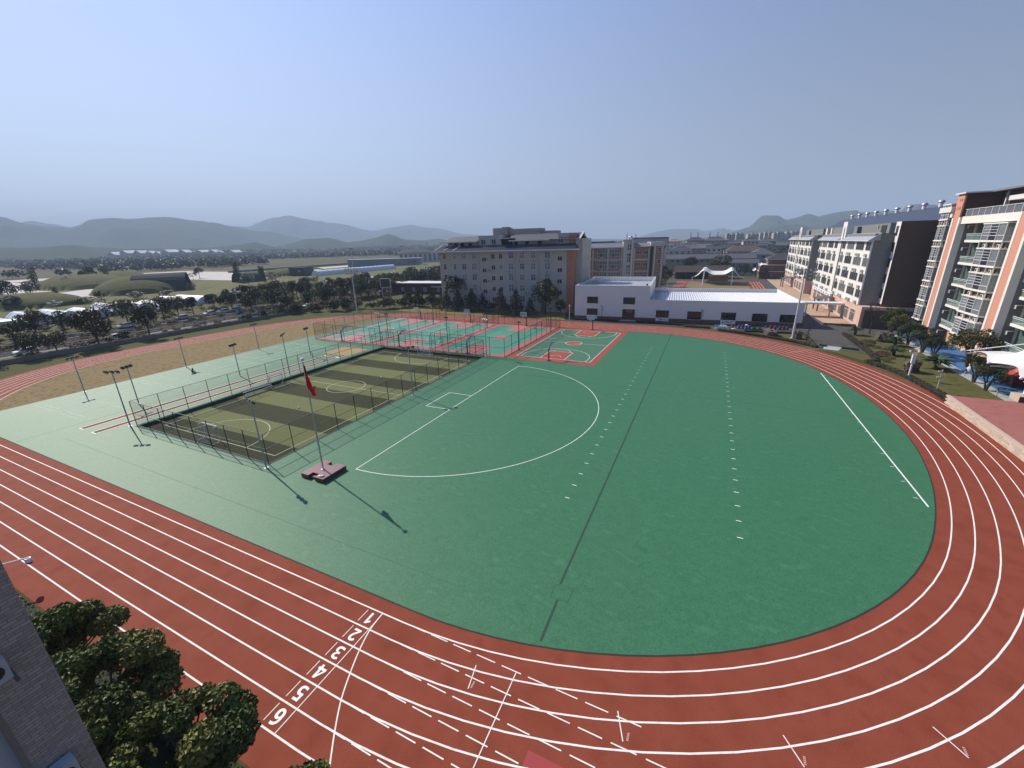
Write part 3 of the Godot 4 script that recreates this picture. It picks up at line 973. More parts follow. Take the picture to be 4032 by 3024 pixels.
func build_flag(at: Vector3) -> void:
	# hangs limp: folds gather at the hoist and the free corner points down
	var b := MB.new()
	var rows := 26
	var cols := 14
	var p := []
	for j in rows + 1:
		var t := float(j) / rows
		var row := []
		for i in cols + 1:
			var s := float(i) / cols
			var w := lerpf(0.10, 0.62, pow(t, 1.25))
			if t > 0.72: w = lerpf(0.62 * 0.7, 0.16, (t - 0.72) / 0.28) + 0.18
			var off := 0.0 if t < 0.72 else (t - 0.72) * 1.25
			var x := 0.06 + off * 0.9 + s * w
			var fold := 0.09 * sin(s * 9.0 + t * 3.0) * (0.3 + t) + 0.03 * sin(s * 21.0 - t * 5.0)
			var y := 10.75 - t * 2.75 - s * 0.25 * (0.4 + t)
			row.append(at + V(x * 0.80, y, -x * 0.30 + fold))
		p.append(row)
	for j in rows:
		for i in cols:
			b.quad(p[j + 1][i], p[j + 1][i + 1], p[j][i + 1], p[j][i])
	var fm := mat("flag_red", lin(0.36, 0.008, 0.012), 0.7, 0.3)
	fm.cull_mode = BaseMaterial3D.CULL_DISABLED
	fm.backlight_enabled = true
	fm.backlight = lin(0.2, 0.004, 0.006)
	var o := solo("flag", "limp red flag with small yellow stars hanging on the flagpole", "flag", b, fm)
	var ym := mat("flag_yellow", lin(0.62, 0.42, 0.03), 0.7, 0.3)
	for q in [[4, 9, 0.07], [6, 11, 0.05], [8, 12, 0.05], [11, 13, 0.05], [9, 10, 0.04]]:
		var c0: Vector3 = p[q[0]][q[1]]
		var nx: Vector3 = (p[q[0]][q[1] + 1] - c0).normalized()
		var ny: Vector3 = (p[q[0] - 1][q[1]] - c0).normalized()
		var nn := nx.cross(ny).normalized() * 0.02
		var st := MB.new()
		for i in 10:
			var r0: float = q[2] * (1.0 if i % 2 == 0 else 0.4)
			var r1: float = q[2] * (0.4 if i % 2 == 0 else 1.0)
			var a0 := TAU * i / 10 + PI / 2
			var a1 := TAU * (i + 1) / 10 + PI / 2
			st.tri(c0 + nn, c0 + nn + nx * cos(a0) * r0 + ny * sin(a0) * r0, c0 + nn + nx * cos(a1) * r1 + ny * sin(a1) * r1)
		part(o, "star", st, ym)

# ---------------------------------------------------------------- buildings
func glass_mat(called: String, k: Color, rough := 0.08) -> StandardMaterial3D:
	return mat(called, k, rough, 0.6)

# a window set on a wall that faces +z of its building; style: mullions across, rail height share (0 = none)
func window(o: Node3D, t: Transform3D, w: float, h: float, cols: int, transom: float, frame: Material, glass: Material, called := "window") -> void:
	var key := "win%.2f_%.2f_%d_%.2f" % [w, h, cols, transom]
	if not cache.has(key):
		var f := MB.new()
		var e := 0.07
		f.box(-w / 2 - e, w / 2 + e, -e, 0, -0.06, 0.09)
		f.box(-w / 2 - e, w / 2 + e, h, h + e, -0.06, 0.06)
		f.box(-w / 2 - e, -w / 2, 0, h, -0.06, 0.06)
		f.box(w / 2, w / 2 + e, 0, h, -0.06, 0.06)
		for i in range(1, cols):
			var x := -w / 2 + w * i / cols
			f.box(x - 0.035, x + 0.035, 0, h, -0.03, 0.05)
		if transom > 0.0:
			f.box(-w / 2, w / 2, h * transom - 0.035, h * transom + 0.035, -0.03, 0.047)
		cache[key] = f.mesh()
		cache[key + "g"] = MB.new().box(-w / 2, w / 2, 0, h, -0.05, 0.012).mesh()
	var k := pmesh(o, called, cache[key], frame, t)
	pmesh(k, "pane", cache[key + "g"], glass)

func ac_unit(o: Node3D, t: Transform3D) -> void:
	if not cache.has("ac"):
		var b := MB.new()
		b.box(-0.42, 0.42, 0, 0.62, 0.14, 0.48)
		var s := MB.new()
		s.box(-0.36, -0.30, -0.06, 0.0, 0, 0.5)
		s.box(0.30, 0.36, -0.06, 0.0, 0, 0.5)
		s.box(-0.36, -0.30, -0.35, -0.06, 0, 0.05)
		s.box(0.30, 0.36, -0.35, -0.06, 0, 0.05)
		cache["ac"] = b.mesh()
		cache["acb"] = s.mesh()
		var f := MB.new()
		f.tube(V(-0.1, 0.31, 0.481), V(-0.1, 0.31, 0.495), 0.25, 0.25, 12)
		cache["acf"] = f.mesh()
	var k := pmesh(o, "air_conditioner", cache["ac"], mat("ac_white", lin(0.55, 0.55, 0.52), 0.5), t)
	pmesh(k, "fan_grille", cache["acf"], mat("ac_grille", lin(0.03, 0.03, 0.03), 0.6))
	pmesh(k, "bracket", cache["acb"], mat("ac_bracket", lin(0.10, 0.10, 0.10), 0.6))

func T(x: float, y: float, z: float, turn := 0.0) -> Transform3D:
	return Transform3D(Basis(Vector3.UP, turn), V(-x if MB.flip else x, y, z))

func tile_roof() -> StandardMaterial3D:
	return noisy("blue_roof_tiles", [lin(0.022, 0.030, 0.055), lin(0.040, 0.052, 0.088), lin(0.028, 0.037, 0.064)], 5.0, 0.04, 0.5, 0.5)

func build_grey_dormitory() -> void:
	# local: x along the front (0 at the right-hand corner), front faces +z
	var o := thing("dormitory", "long grey dormitory with dark blue roof behind the row of conifers", "building", V(-42.39, 0, -128.33), 0.081)
	var wall := noisy("grey_render", [lin(0.36, 0.345, 0.315), lin(0.41, 0.395, 0.36), lin(0.38, 0.365, 0.335)], 11.0, 0.02, 0.9, 0.3)
	var pink := noisy("salmon_render", [lin(0.40, 0.19, 0.125), lin(0.44, 0.215, 0.145)], 6.0, 0.03, 0.9, 0.3)
	var wm: Material = mat("trim_white", lin(0.60, 0.59, 0.56), 0.7)
	var fw: Material = mat("frame_white", lin(0.62, 0.63, 0.62), 0.5)
	var gl := [glass_mat("glass_dark", lin(0.012, 0.014, 0.017)), glass_mat("glass_curtain", lin(0.14, 0.19, 0.22), 0.15), glass_mat("glass_blue", lin(0.06, 0.11, 0.17), 0.12)]
	part(o, "wall", MB.new().box(-44.6, 0, 0, 19.0, -11, 0), wall)
	part(o, "corner_bay", MB.new().box(0.0, 2.3, 0, 19.0, -9, -0.25), pink, "salmon pink corner strip with small grille marks")
	part(o, "side_wall", MB.new().box(2.3, 4.3, 0, 22.3, -17, -2.8), wall)
	# relief marks on the pink strip
	for r in 5:
		for k in 3:
			var g := MB.new()
			for i in 3:
				g.box(0.7 + i * 0.32, 0.92 + i * 0.32, 17.6 - r * 3.42 - k * 0.62, 17.78 - r * 3.42 - k * 0.62, -0.26, -0.22)
			part(o, "wall_vent", g, mat("vent_brown", lin(0.2, 0.085, 0.06), 0.8))
	# lower skirt roof: a tiled slope above white eaves
	var rt := tile_roof()
	var b := MB.new()
	var x0 := -46.3
	var x1 := 3.4
	b.quad(V(x0, 19.35, 1.3), V(x1, 19.35, 1.3), V(x1 - 1.2, 20.95, -2.3), V(x0 + 1.6, 20.95, -2.3))
	b.quad(V(x1, 19.35, 1.3), V(x1, 19.35, -9), V(x1 - 1.2, 20.95, -9), V(x1 - 1.2, 20.95, -2.3))
	b.quad(V(x0, 19.35, -11), V(x0, 19.35, 1.3), V(x0 + 1.6, 20.95, -2.3), V(x0 + 1.6, 20.95, -11))
	b.quad(V(x0 + 1.6, 20.95, -2.3), V(x1 - 1.2, 20.95, -2.3), V(x1 - 1.2, 20.95, -9), V(x0 + 1.6, 20.95, -11))
	var ro := part(o, "skirt_roof", b, rt)
	for r in 12:
		var f := (r + 0.5) / 12.0
		part(ro, "tile_course", MB.new().bar(V(lerpf(x0, x0 + 1.6, f), lerpf(19.35, 20.95, f) + 0.02, lerpf(1.3, -2.3, f)), V(lerpf(x1, x1 - 1.2, f), lerpf(19.35, 20.95, f) + 0.02, lerpf(1.3, -2.3, f)), 0.05, 0.06), rt)
	for q in [-45.4, -41.7, -38.2]:
		part(ro, "white_hip_rib", MB.new().bar(V(q - 0.4, 19.42, 1.25), V(q + 0.9, 21.0, -2.25), 0.22, 0.2), wm)
	part(o, "eaves", MB.new().box(x0, x1, 18.98, 19.345, -9, 1.38), wm)
	# top storey, set back, with its own roof
	part(o, "attic_wall", MB.new().box(-42.5, 2.2, 20.9, 22.6, -13, -3.0), noisy("attic_render", [lin(0.36, 0.30, 0.25), lin(0.40, 0.34, 0.28)], 5.0, 0.05, 0.9, 0.3))
	part(o, "attic_wall", MB.new().box(-30.6, -22.5, 20.9, 24.0, -12, -2.6), wall)
	part(o, "attic_wall", MB.new().box(-3.5, 0.0, 20.9, 24.0, -12, -2.6), wall)
	part(o, "attic_wall", MB.new().box(0.0, 2.2, 20.9, 23.8, -12, -2.62), pink)
	b = MB.new()
	b.quad(V(-44.2, 22.3, -1.6), V(-30.6, 22.3, -1.6), V(-30.6, 24.0, -6.8), V(-42.2, 24.0, -6.8))
	b.quad(V(-20.0, 22.3, -1.6), V(3.6, 22.3, -1.6), V(3.6, 24.1, -6.8), V(-20.0, 24.1, -6.8))
	b.quad(V(-30.6, 23.98, -6.8), V(-20.0, 23.98, -6.8), V(-20.0, 23.98, -12), V(-30.6, 23.98, -12))
	b.quad(V(-44.2, 22.3, -12), V(-44.2, 22.3, -1.6), V(-42.2, 24.0, -6.8), V(-42.2, 24.0, -6.9))
	b.quad(V(-42.2, 24.0, -6.8), V(-30.6, 24.0, -6.8), V(-30.6, 22.3, -12), V(-44.2, 22.3, -12))
	b.quad(V(-20, 24.1, -6.8), V(3.6, 24.1, -6.8), V(3.6, 22.3, -12), V(-20, 22.3, -12))
	part(o, "upper_roof", b, noisy("grey_roof_tiles", [lin(0.075, 0.075, 0.078), lin(0.11, 0.11, 0.112)], 4.0, 0.04, 0.6, 0.4))
	part(o, "upper_eaves", MB.new().box(-44.4, -31.0, 22.0, 22.29, -2.4, -1.4), wm)
	part(o, "upper_eaves", MB.new().box(-19.5, -6.0, 21.95, 22.29, -2.4, -1.4), wm)
	b = MB.new()
	b.bar(V(3.6, 22.25, -1.6), V(3.6, 24.15, -6.8), 0.5, 0.32)
	b.bar(V(3.6, 24.15, -6.8), V(3.6, 22.25, -12), 0.5, 0.32)
	part(o, "gable_trim", b, wm)
	part(o, "gable_wall", MB.new().prism(PackedVector2Array([Vector2(2.3, -12), Vector2(3.5, -12), Vector2(3.5, -2.2), Vector2(2.3, -2.2)]), 19, 22.3), wall)
	part(o, "stair_tower", MB.new().box(-27.2, -21.9, 23.9, 26.3, -12, -7), noisy("stained_concrete", [lin(0.20, 0.185, 0.17), lin(0.30, 0.28, 0.255), lin(0.16, 0.15, 0.14)], 4.0, 0.05, 0.9, 0.3))
	part(o, "stair_tower", MB.new().box(-24.3, -22.2, 26.3, 26.6, -11, -8), mats["stained_concrete"])
	part(o, "roof_house", MB.new().box(-21.9, -10.6, 23.9, 25.9, -13, -8), mats["attic_render"])
	part(o, "roof_house", MB.new().box(-10.6, -5.2, 23.9, 25.0, -13, -8.5), mats["attic_render"])
	window(o, T(-11.4, 24.7, -7.99), 0.7, 0.7, 2, 0, fw, gl[2])
	part(o, "porch_roof", MB.new().box(-23.2, -18.0, 22.85, 23.05, -4.5, -1.2), wm)
	part(o, "doorway", MB.new().box(-22.4, -18.9, 20.95, 22.7, -3.1, -2.55), mat("dark_recess", lin(0.02, 0.018, 0.016), 0.9))
	for q in [-29.0, -25.2, -2.6]:
		window(o, T(q, 21.2, -2.6), 1.5, 1.6, 2, 0, fw, gl[0])
	for q in [-39.5, -37.0, -34.0, -17.6, -13.8, -9.5]:
		part(o, "attic_opening", MB.new().box(q - 0.6, q + 0.6, 20.95, 21.9, -3.05, -2.97), mats["dark_recess"])
	# window grid, five storeys
	for r in 5:
		var y := 16.78 - r * 3.44
		window(o, T(-42.55, y, 0), 0.95, 1.8, 2, 0.62, fw, gl[0])
		window(o, T(-38.75, y, 0), 0.95, 1.8, 2, 0.62, fw, gl[1 if r == 0 else 2])
		for q in [[-35.2, 1.6], [-31.55, 1.6], [-18.3, 1.6], [-14.55, 1.6], [-10.8, 1.6], [-6.1, 1.7]]:
			window(o, T(q[0], y, 0), q[1], 1.82, 2, 0.62, fw, gl[1] if (r * 7 + int(-q[0])) % 3 else gl[2])
		window(o, T(-2.1, y - 0.85, 0), 1.45, 1.25, 2, 0, fw, gl[0])
		window(o, T(-27.8, y - 0.85, 0), 1.45, 1.25, 2, 0, fw, gl[0])
		window(o, T(-24.55, y - 0.05, 0), 1.25, 1.4, 2, 0, fw, gl[0])
		window(o, T(-21.9, y - 0.05, 0), 1.15, 1.4, 2, 0, fw, gl[0 if r != 1 else 1])
		ac_unit(o, T(-26.1, y - 0.35, 0))
		ac_unit(o, T(-31.2, y - 1.75, 0))
		if r == 0:
			for q in [-15.2, -10.4, -6.6, -5.4]:
				ac_unit(o, T(q, y - 1.0, 0))
		elif r == 1:
			for q in [[-18.6, -0.9], [-18.6, -1.6], [-5.9, -0.9], [-5.9, -1.6]]:
				ac_unit(o, T(q[0], y + q[1], 0))
		elif r == 2:
			ac_unit(o, T(-18.6, y - 1.5, 0))
			ac_unit(o, T(-10.3, y - 1.6, 0))
		elif r == 3:
			ac_unit(o, T(-13.0, y - 0.6, 0))
	for q in [-44.2, -29.7, -16.9, -8.95]:
		part(o, "drainpipe", MB.new().tube(V(q, 0, 0.1), V(q, 18.9, 0.1), 0.09, 0.09, 6), mat("pipe_grey", lin(0.40, 0.40, 0.39), 0.5))
	for r in 5:
		window(o, T(4.3, 15.4 - r * 3.44, -5.2, PI / 2), 0.7, 1.9, 1, 0.6, fw, gl[1])
		window(o, T(4.3, 15.4 - r * 3.44, -12.0, PI / 2), 0.7, 1.9, 1, 0.6, fw, gl[1])

func build_white_hall() -> void:
	var o := thing("sports_hall", "white two-part hall with ribbed metal roofs and dark windows", "building", V(-36.33, 0, -118.15), 0.082)
	var wall := noisy("hall_white", [lin(0.62, 0.61, 0.61), lin(0.69, 0.68, 0.68), lin(0.65, 0.64, 0.645)], 8.0, 0.02, 0.75, 0.4)
	wall.uv1_scale = Vector3(1.0 / 3.0, 1.0 / 22.0, 1.0 / 3.0)
	var base := noisy("hall_brown_base", [lin(0.135, 0.075, 0.06), lin(0.165, 0.095, 0.08)], 4.0, 0.05, 0.8, 0.3)
	var gl: Material = glass_mat("hall_glass", lin(0.010, 0.013, 0.012), 0.06)
	var fw: Material = mats["frame_white"]
	var D := 32.0
	# walls rise as parapets above the sunken metal roofs
	part(o, "front_wall", MB.new().box(0, 20.5, 0.95, 9.48, -0.25, 0), wall)
	part(o, "front_wall", MB.new().box(20.5, 56.7, 0.95, 5.8, -0.25, 0), wall)
	part(o, "side_wall", MB.new().box(0, 0.25, 0.95, 9.478, -D, -0.25), wall)
	part(o, "step_wall", MB.new().box(20.25, 20.5, 0.95, 9.478, -D, -0.25), wall)
	part(o, "side_wall", MB.new().box(56.45, 56.7, 0.95, 5.798, -D, -0.25), wall)
	part(o, "back_wall", MB.new().box(0.25, 20.25, 0.95, 9.476, -D, -D + 0.25), wall)
	part(o, "back_wall", MB.new().box(20.5, 56.45, 0.95, 5.796, -D, -D + 0.25), wall)
	part(o, "plinth", MB.new().box(-0.03, 56.73, 0, 0.95, -D - 0.02, 0.035), base)
	var ridge := mat("metal_roof", lin(0.62, 0.63, 0.64), 0.45, 0.5)
	var clear := mat("clear_roof", lin(0.30, 0.36, 0.44), 0.3, 0.5)
	for s in [[0.25, 20.25, 9.3, 7.9, 6.2], [20.5, 56.45, 5.62, 4.6, 5.0]]:
		var n := int((s[1] - s[0]) / 0.62)
		var b := MB.new()
		var k := MB.new()
		for i in n:
			var xa: float = s[0] + (s[1] - s[0]) * i / n
			var xb: float = s[0] + (s[1] - s[0]) * (i + 1) / n
			var xm := lerpf(xa, xb, 0.62)
			var m: MB = k if xb < s[0] + s[4] else b
			m.quad(V(xa, s[2], -0.25), V(xm, s[2], -0.25), V(xm, s[3], -D + 0.25), V(xa, s[3], -D + 0.25))
			m.quad(V(xm, s[2], -0.25), V(xm + 0.05, s[2] + 0.24, -0.25), V(xm + 0.05, s[3] + 0.24, -D + 0.25), V(xm, s[3], -D + 0.25))
			m.quad(V(xm + 0.05, s[2] + 0.24, -0.25), V(xb - 0.05, s[2] + 0.24, -0.25), V(xb - 0.05, s[3] + 0.24, -D + 0.25), V(xm + 0.05, s[3] + 0.24, -D + 0.25))
			m.quad(V(xb - 0.05, s[2] + 0.24, -0.25), V(xb, s[2], -0.25), V(xb, s[3], -D + 0.25), V(xb - 0.05, s[3] + 0.24, -D + 0.25))
		part(o, "ribbed_roof", b, ridge).set_meta("kind", "stuff")
		part(o, "skylight_strip", k, clear).set_meta("kind", "stuff")
	part(o, "coping", MB.new().box(-0.03, 20.53, 9.482, 9.56, -0.28, 0.04), ridge)
	part(o, "coping", MB.new().box(20.53, 56.73, 5.802, 5.87, -0.28, 0.04), ridge)
	part(o, "coping", MB.new().box(20.22, 20.53, 9.48, 9.55, -D, -0.28), ridge)
	part(o, "roof_vent", MB.new().ball(V(19.6, 9.7, -1.6), V(0.28, 0.3, 0.28)), mats["lamp_black"])
	var wins := [[3.6, 6.65, 4.66, 6.44], [3.6, 6.65, 1.15, 3.11], [13.65, 16.8, 4.62, 6.43], [22.5, 25.8, 1.0, 3.12], [30.45, 33.85, 0.98, 3.06], [38.6, 42.0, 0.97, 3.04], [45.7, 49.1, 0.96, 2.96], [51.8, 55.35, 0.96, 2.9]]
	for q in wins:
		window(o, T((q[0] + q[1]) / 2, q[2], 0.0), q[1] - q[0] - 0.14, q[3] - q[2] - 0.1, 4, 0, mat("frame_dark", lin(0.03, 0.03, 0.03), 0.5), gl)
		var f := MB.new()
		f.box(q[0] - 0.12, q[1] + 0.12, q[2] - 0.14, q[2] - 0.075, -0.02, 0.1)
		f.box(q[0] - 0.12, q[0] - 0.03, q[2], q[3] + 0.1, -0.02, 0.1)
		f.box(q[1] + 0.03, q[1] + 0.12, q[2], q[3] + 0.1, -0.02, 0.1)
		f.box(q[0] - 0.12, q[1] + 0.12, q[3] + 0.02, q[3] + 0.1, -0.02, 0.11)
		part(o, "window_surround", f, fw)
	# entrance with steps, red doors and two gilt marks above
	var d := MB.new().box(13.55, 16.9, 0.1, 3.14, -0.02, 0.06)
	var door := part(o, "entrance", d, gl)
	for i in 4:
		part(door, "door_leaf", MB.new().box(13.65 + i * 0.8, 14.4 + i * 0.8, 0.14, 1.35, 0.062, 0.10), mat("door_red", lin(0.09, 0.018, 0.014), 0.5))
	part(door, "push_bar", MB.new().box(13.6, 16.85, 1.38, 1.42, 0.062, 0.12), mats["door_red"])
	var gm := mat("gilt", lin(0.42, 0.32, 0.10), 0.4)
	for s in [14.75, 15.5]:
		var c := MB.new()
		for q in [[0, 0.5, 0.0, 0.07], [0.08, 0.14, -0.42, 0.0], [0.36, 0.42, -0.42, 0.0], [0, 0.5, -0.2, -0.14], [0.05, 0.45, -0.46, -0.4]]:
			c.box(s + q[0], s + q[1], 2.75 + q[2], 2.75 + q[3], 0.062, 0.09)
		part(door, "sign_character", c, gm)
	part(o, "step", MB.new().box(13.0, 17.4, 0, 0.13, 0.04, 1.3), mats["concrete"])
	part(o, "step", MB.new().box(13.3, 17.1, 0.13, 0.25, 0.04, 0.8), mats["concrete"])

func banner(at: Vector3, turn: float, w: float, h: float, sd: int, label: String) -> void:
	# a printed board: pale paper with ink-wash strokes
	var im := Image.create(128, 48, false, Image.FORMAT_RGB8)
	im.fill(c8(214, 216, 220))
	var rng := RandomNumberGenerator.new()
	rng.seed = sd
	for k in 16:
		var x := rng.randf_range(4, 110)
		var y := rng.randf_range(8, 38)
		for s in 40:
			x += rng.randf_range(-0.6, 1.4)
			y += rng.randf_range(-1.0, 1.0)
			var kk := c8(60, 66, 78) if rng.randf() < 0.7 else c8(120, 150, 120)
			im.fill_rect(Rect2i(int(clampf(x, 1, 124)), int(clampf(y, 2, 44)), 3, 2), kk)
	var m := StandardMaterial3D.new()
	m.albedo_texture = ImageTexture.create_from_image(im)
	m.roughness = 0.5
	var o := thing("banner", label, "banner", at, turn, "printed boards below the hall windows")
	part(o, "board", MB.new().box(-w / 2, w / 2, 0, h, -0.05, 0), mats["frame_white"])
	var b := MB.new()
	b.quad_uv(V(-w / 2 + 0.04, 0.04, 0.004), V(w / 2 - 0.04, 0.04, 0.004), V(w / 2 - 0.04, h - 0.04, 0.004), V(-w / 2 + 0.04, h - 0.04, 0.004))
	part(o, "print", b, m)

func build_classrooms() -> void:
	var o := thing("classroom_block", "brown classroom block with tall curtained windows behind the white hall", "building", V(-28, 0, -162), 0.236)
	var br := noisy("tan_tile", [lin(0.225, 0.135, 0.10), lin(0.265, 0.165, 0.125)], 6.0, 0.03, 0.85, 0.3)
	var pale := noisy("pale_band", [lin(0.36, 0.34, 0.31), lin(0.41, 0.39, 0.36)], 6.0, 0.03, 0.85, 0.3)
	var fw: Material = mats["frame_white"]
	part(o, "wall", MB.new().box(-30, -3.9, 0, 18.95, -14, -0.3), br)
	part(o, "wall", MB.new().box(-0.3, 5.6, 0, 19.0, -14, -0.3), br)
	part(o, "wall", MB.new().box(5.6, 10.2, 0, 20.6, -14, 0.6), br)
	part(o, "stair_tower", MB.new().box(-3.9, -0.3, 0, 21.3, -12, 0.5), mats["grey_render"])
	part(o, "tower_roof", MB.new().box(-4.3, 0.1, 21.3, 21.5, -12.3, 0.9), mats["grey_render"])
	var b := MB.new()
	b.quad(V(-30.5, 19.1, 0.6), V(-3.9, 19.1, 0.6), V(-3.9, 20.45, -5.5), V(-30.5, 20.45, -5.5))
	b.quad(V(-30.5, 20.45, -5.5), V(-3.9, 20.45, -5.5), V(-3.9, 19.1, -14.5), V(-30.5, 19.1, -14.5))
	b.quad(V(-0.3, 19.2, 0.5), V(5.6, 19.2, 0.5), V(5.6, 20.3, -5.5), V(-0.3, 20.3, -5.5))
	part(o, "roof", b, noisy("slate_roof", [lin(0.13, 0.14, 0.165), lin(0.17, 0.18, 0.205)], 4.0, 0.04, 0.6, 0.4))
	part(o, "eaves", MB.new().box(-30.5, -3.91, 18.75, 19.095, -0.3, 0.62), pale)
	part(o, "roof_band", MB.new().box(5.5, 10.3, 19.2, 20.62, -14.1, 0.7), pale)
	for r in 5:
		part(o, "floor_band", MB.new().box(-30, -3.91, 14.45 - r * 4.13, 15.0 - r * 4.13, -0.3, -0.08), pale)
		part(o, "floor_band", MB.new().box(-0.29, 5.59, 14.3 - r * 4.13, 14.95 - r * 4.13, -0.3, -0.08), pale)
	for q in [-24.3, -20.0, -14.6, -9.24, -4.3, 0.05, 5.2]:
		part(o, "pilaster", MB.new().box(q - 0.28, q + 0.28, 0, 18.74, -0.3, 0.12), pale)
	for q in [7.0, 9.6]:
		part(o, "pilaster", MB.new().box(q - 0.3, q + 0.3, 0, 19.19, 0.6, 0.95), pale)
	part(o, "shadow_gap", MB.new().box(5.7, 6.4, 0, 19.0, 0.6, 0.64), mat("gap_dark", lin(0.02, 0.02, 0.025), 0.8))
	var gl := [glass_mat("glass_classroom", lin(0.10, 0.105, 0.11), 0.14), glass_mat("glass_classroom_dark", lin(0.022, 0.024, 0.028), 0.1)]
	for r in 4:
		var y := 15.77 - r * 4.13
		for q in [[-22.2, 2.9], [-17.3, 2.9], [-11.2, 3.6], [-6.9, 3.5]]:
			window(o, T(q[0], y, -0.28), q[1], 2.5, 4, 0.52, fw, gl[0])
			# a dark open pane or two
			part(o, "open_pane", MB.new().box(q[0] - q[1] * 0.22 - r * 0.2, q[0] + q[1] * 0.02 - r * 0.2, y + 0.05, y + 1.2, -0.28, -0.24), gl[1])
		for q in [1.55, 4.05]:
			window(o, T(q, y + 0.75, -0.28), 1.6, 1.05, 3, 0, fw, gl[1])
		window(o, T(8.6, y + 1.1 + 0.5, 0.62), 0.95, 1.25, 1, 0.5, fw, gl[1])
		window(o, T(-1.85, y + 2.2, 0.52), 1.3, 2.0, 2, 0.5, fw, gl[0])
		window(o, T(-1.85, y - 0.1, 0.52), 1.3, 1.2, 2, 0.5, fw, gl[1])
		ac_unit(o, T(-14.9, y - 1.0, 0.15))
		ac_unit(o, T(-14.0, y - 1.0, 0.15))
		ac_unit(o, T(-11.5, y - 0.75, -0.1))
		ac_unit(o, T(-4.7, y - 0.75, -0.1))
	var pm := mat("duct_steel", lin(0.42, 0.43, 0.44), 0.35, 0.5, 0.5)
	part(o, "flue", MB.new().path_tube([V(-0.95, 6, 0.85), V(-0.95, 22.1, 0.85), V(-1.5, 22.6, 0.6), V(-2.0, 22.3, 0.2)], 0.28, 0.28, 10), pm)
	for q in [[-2.7, 1.6], [-1.7, 1.1], [0.4, 1.5]]:
		part(o, "roof_pipe", MB.new().tube(V(q[0], 21.4, -3), V(q[0], 21.9 + q[1], -3), 0.12, 0.12, 6), mats["gap_dark"])

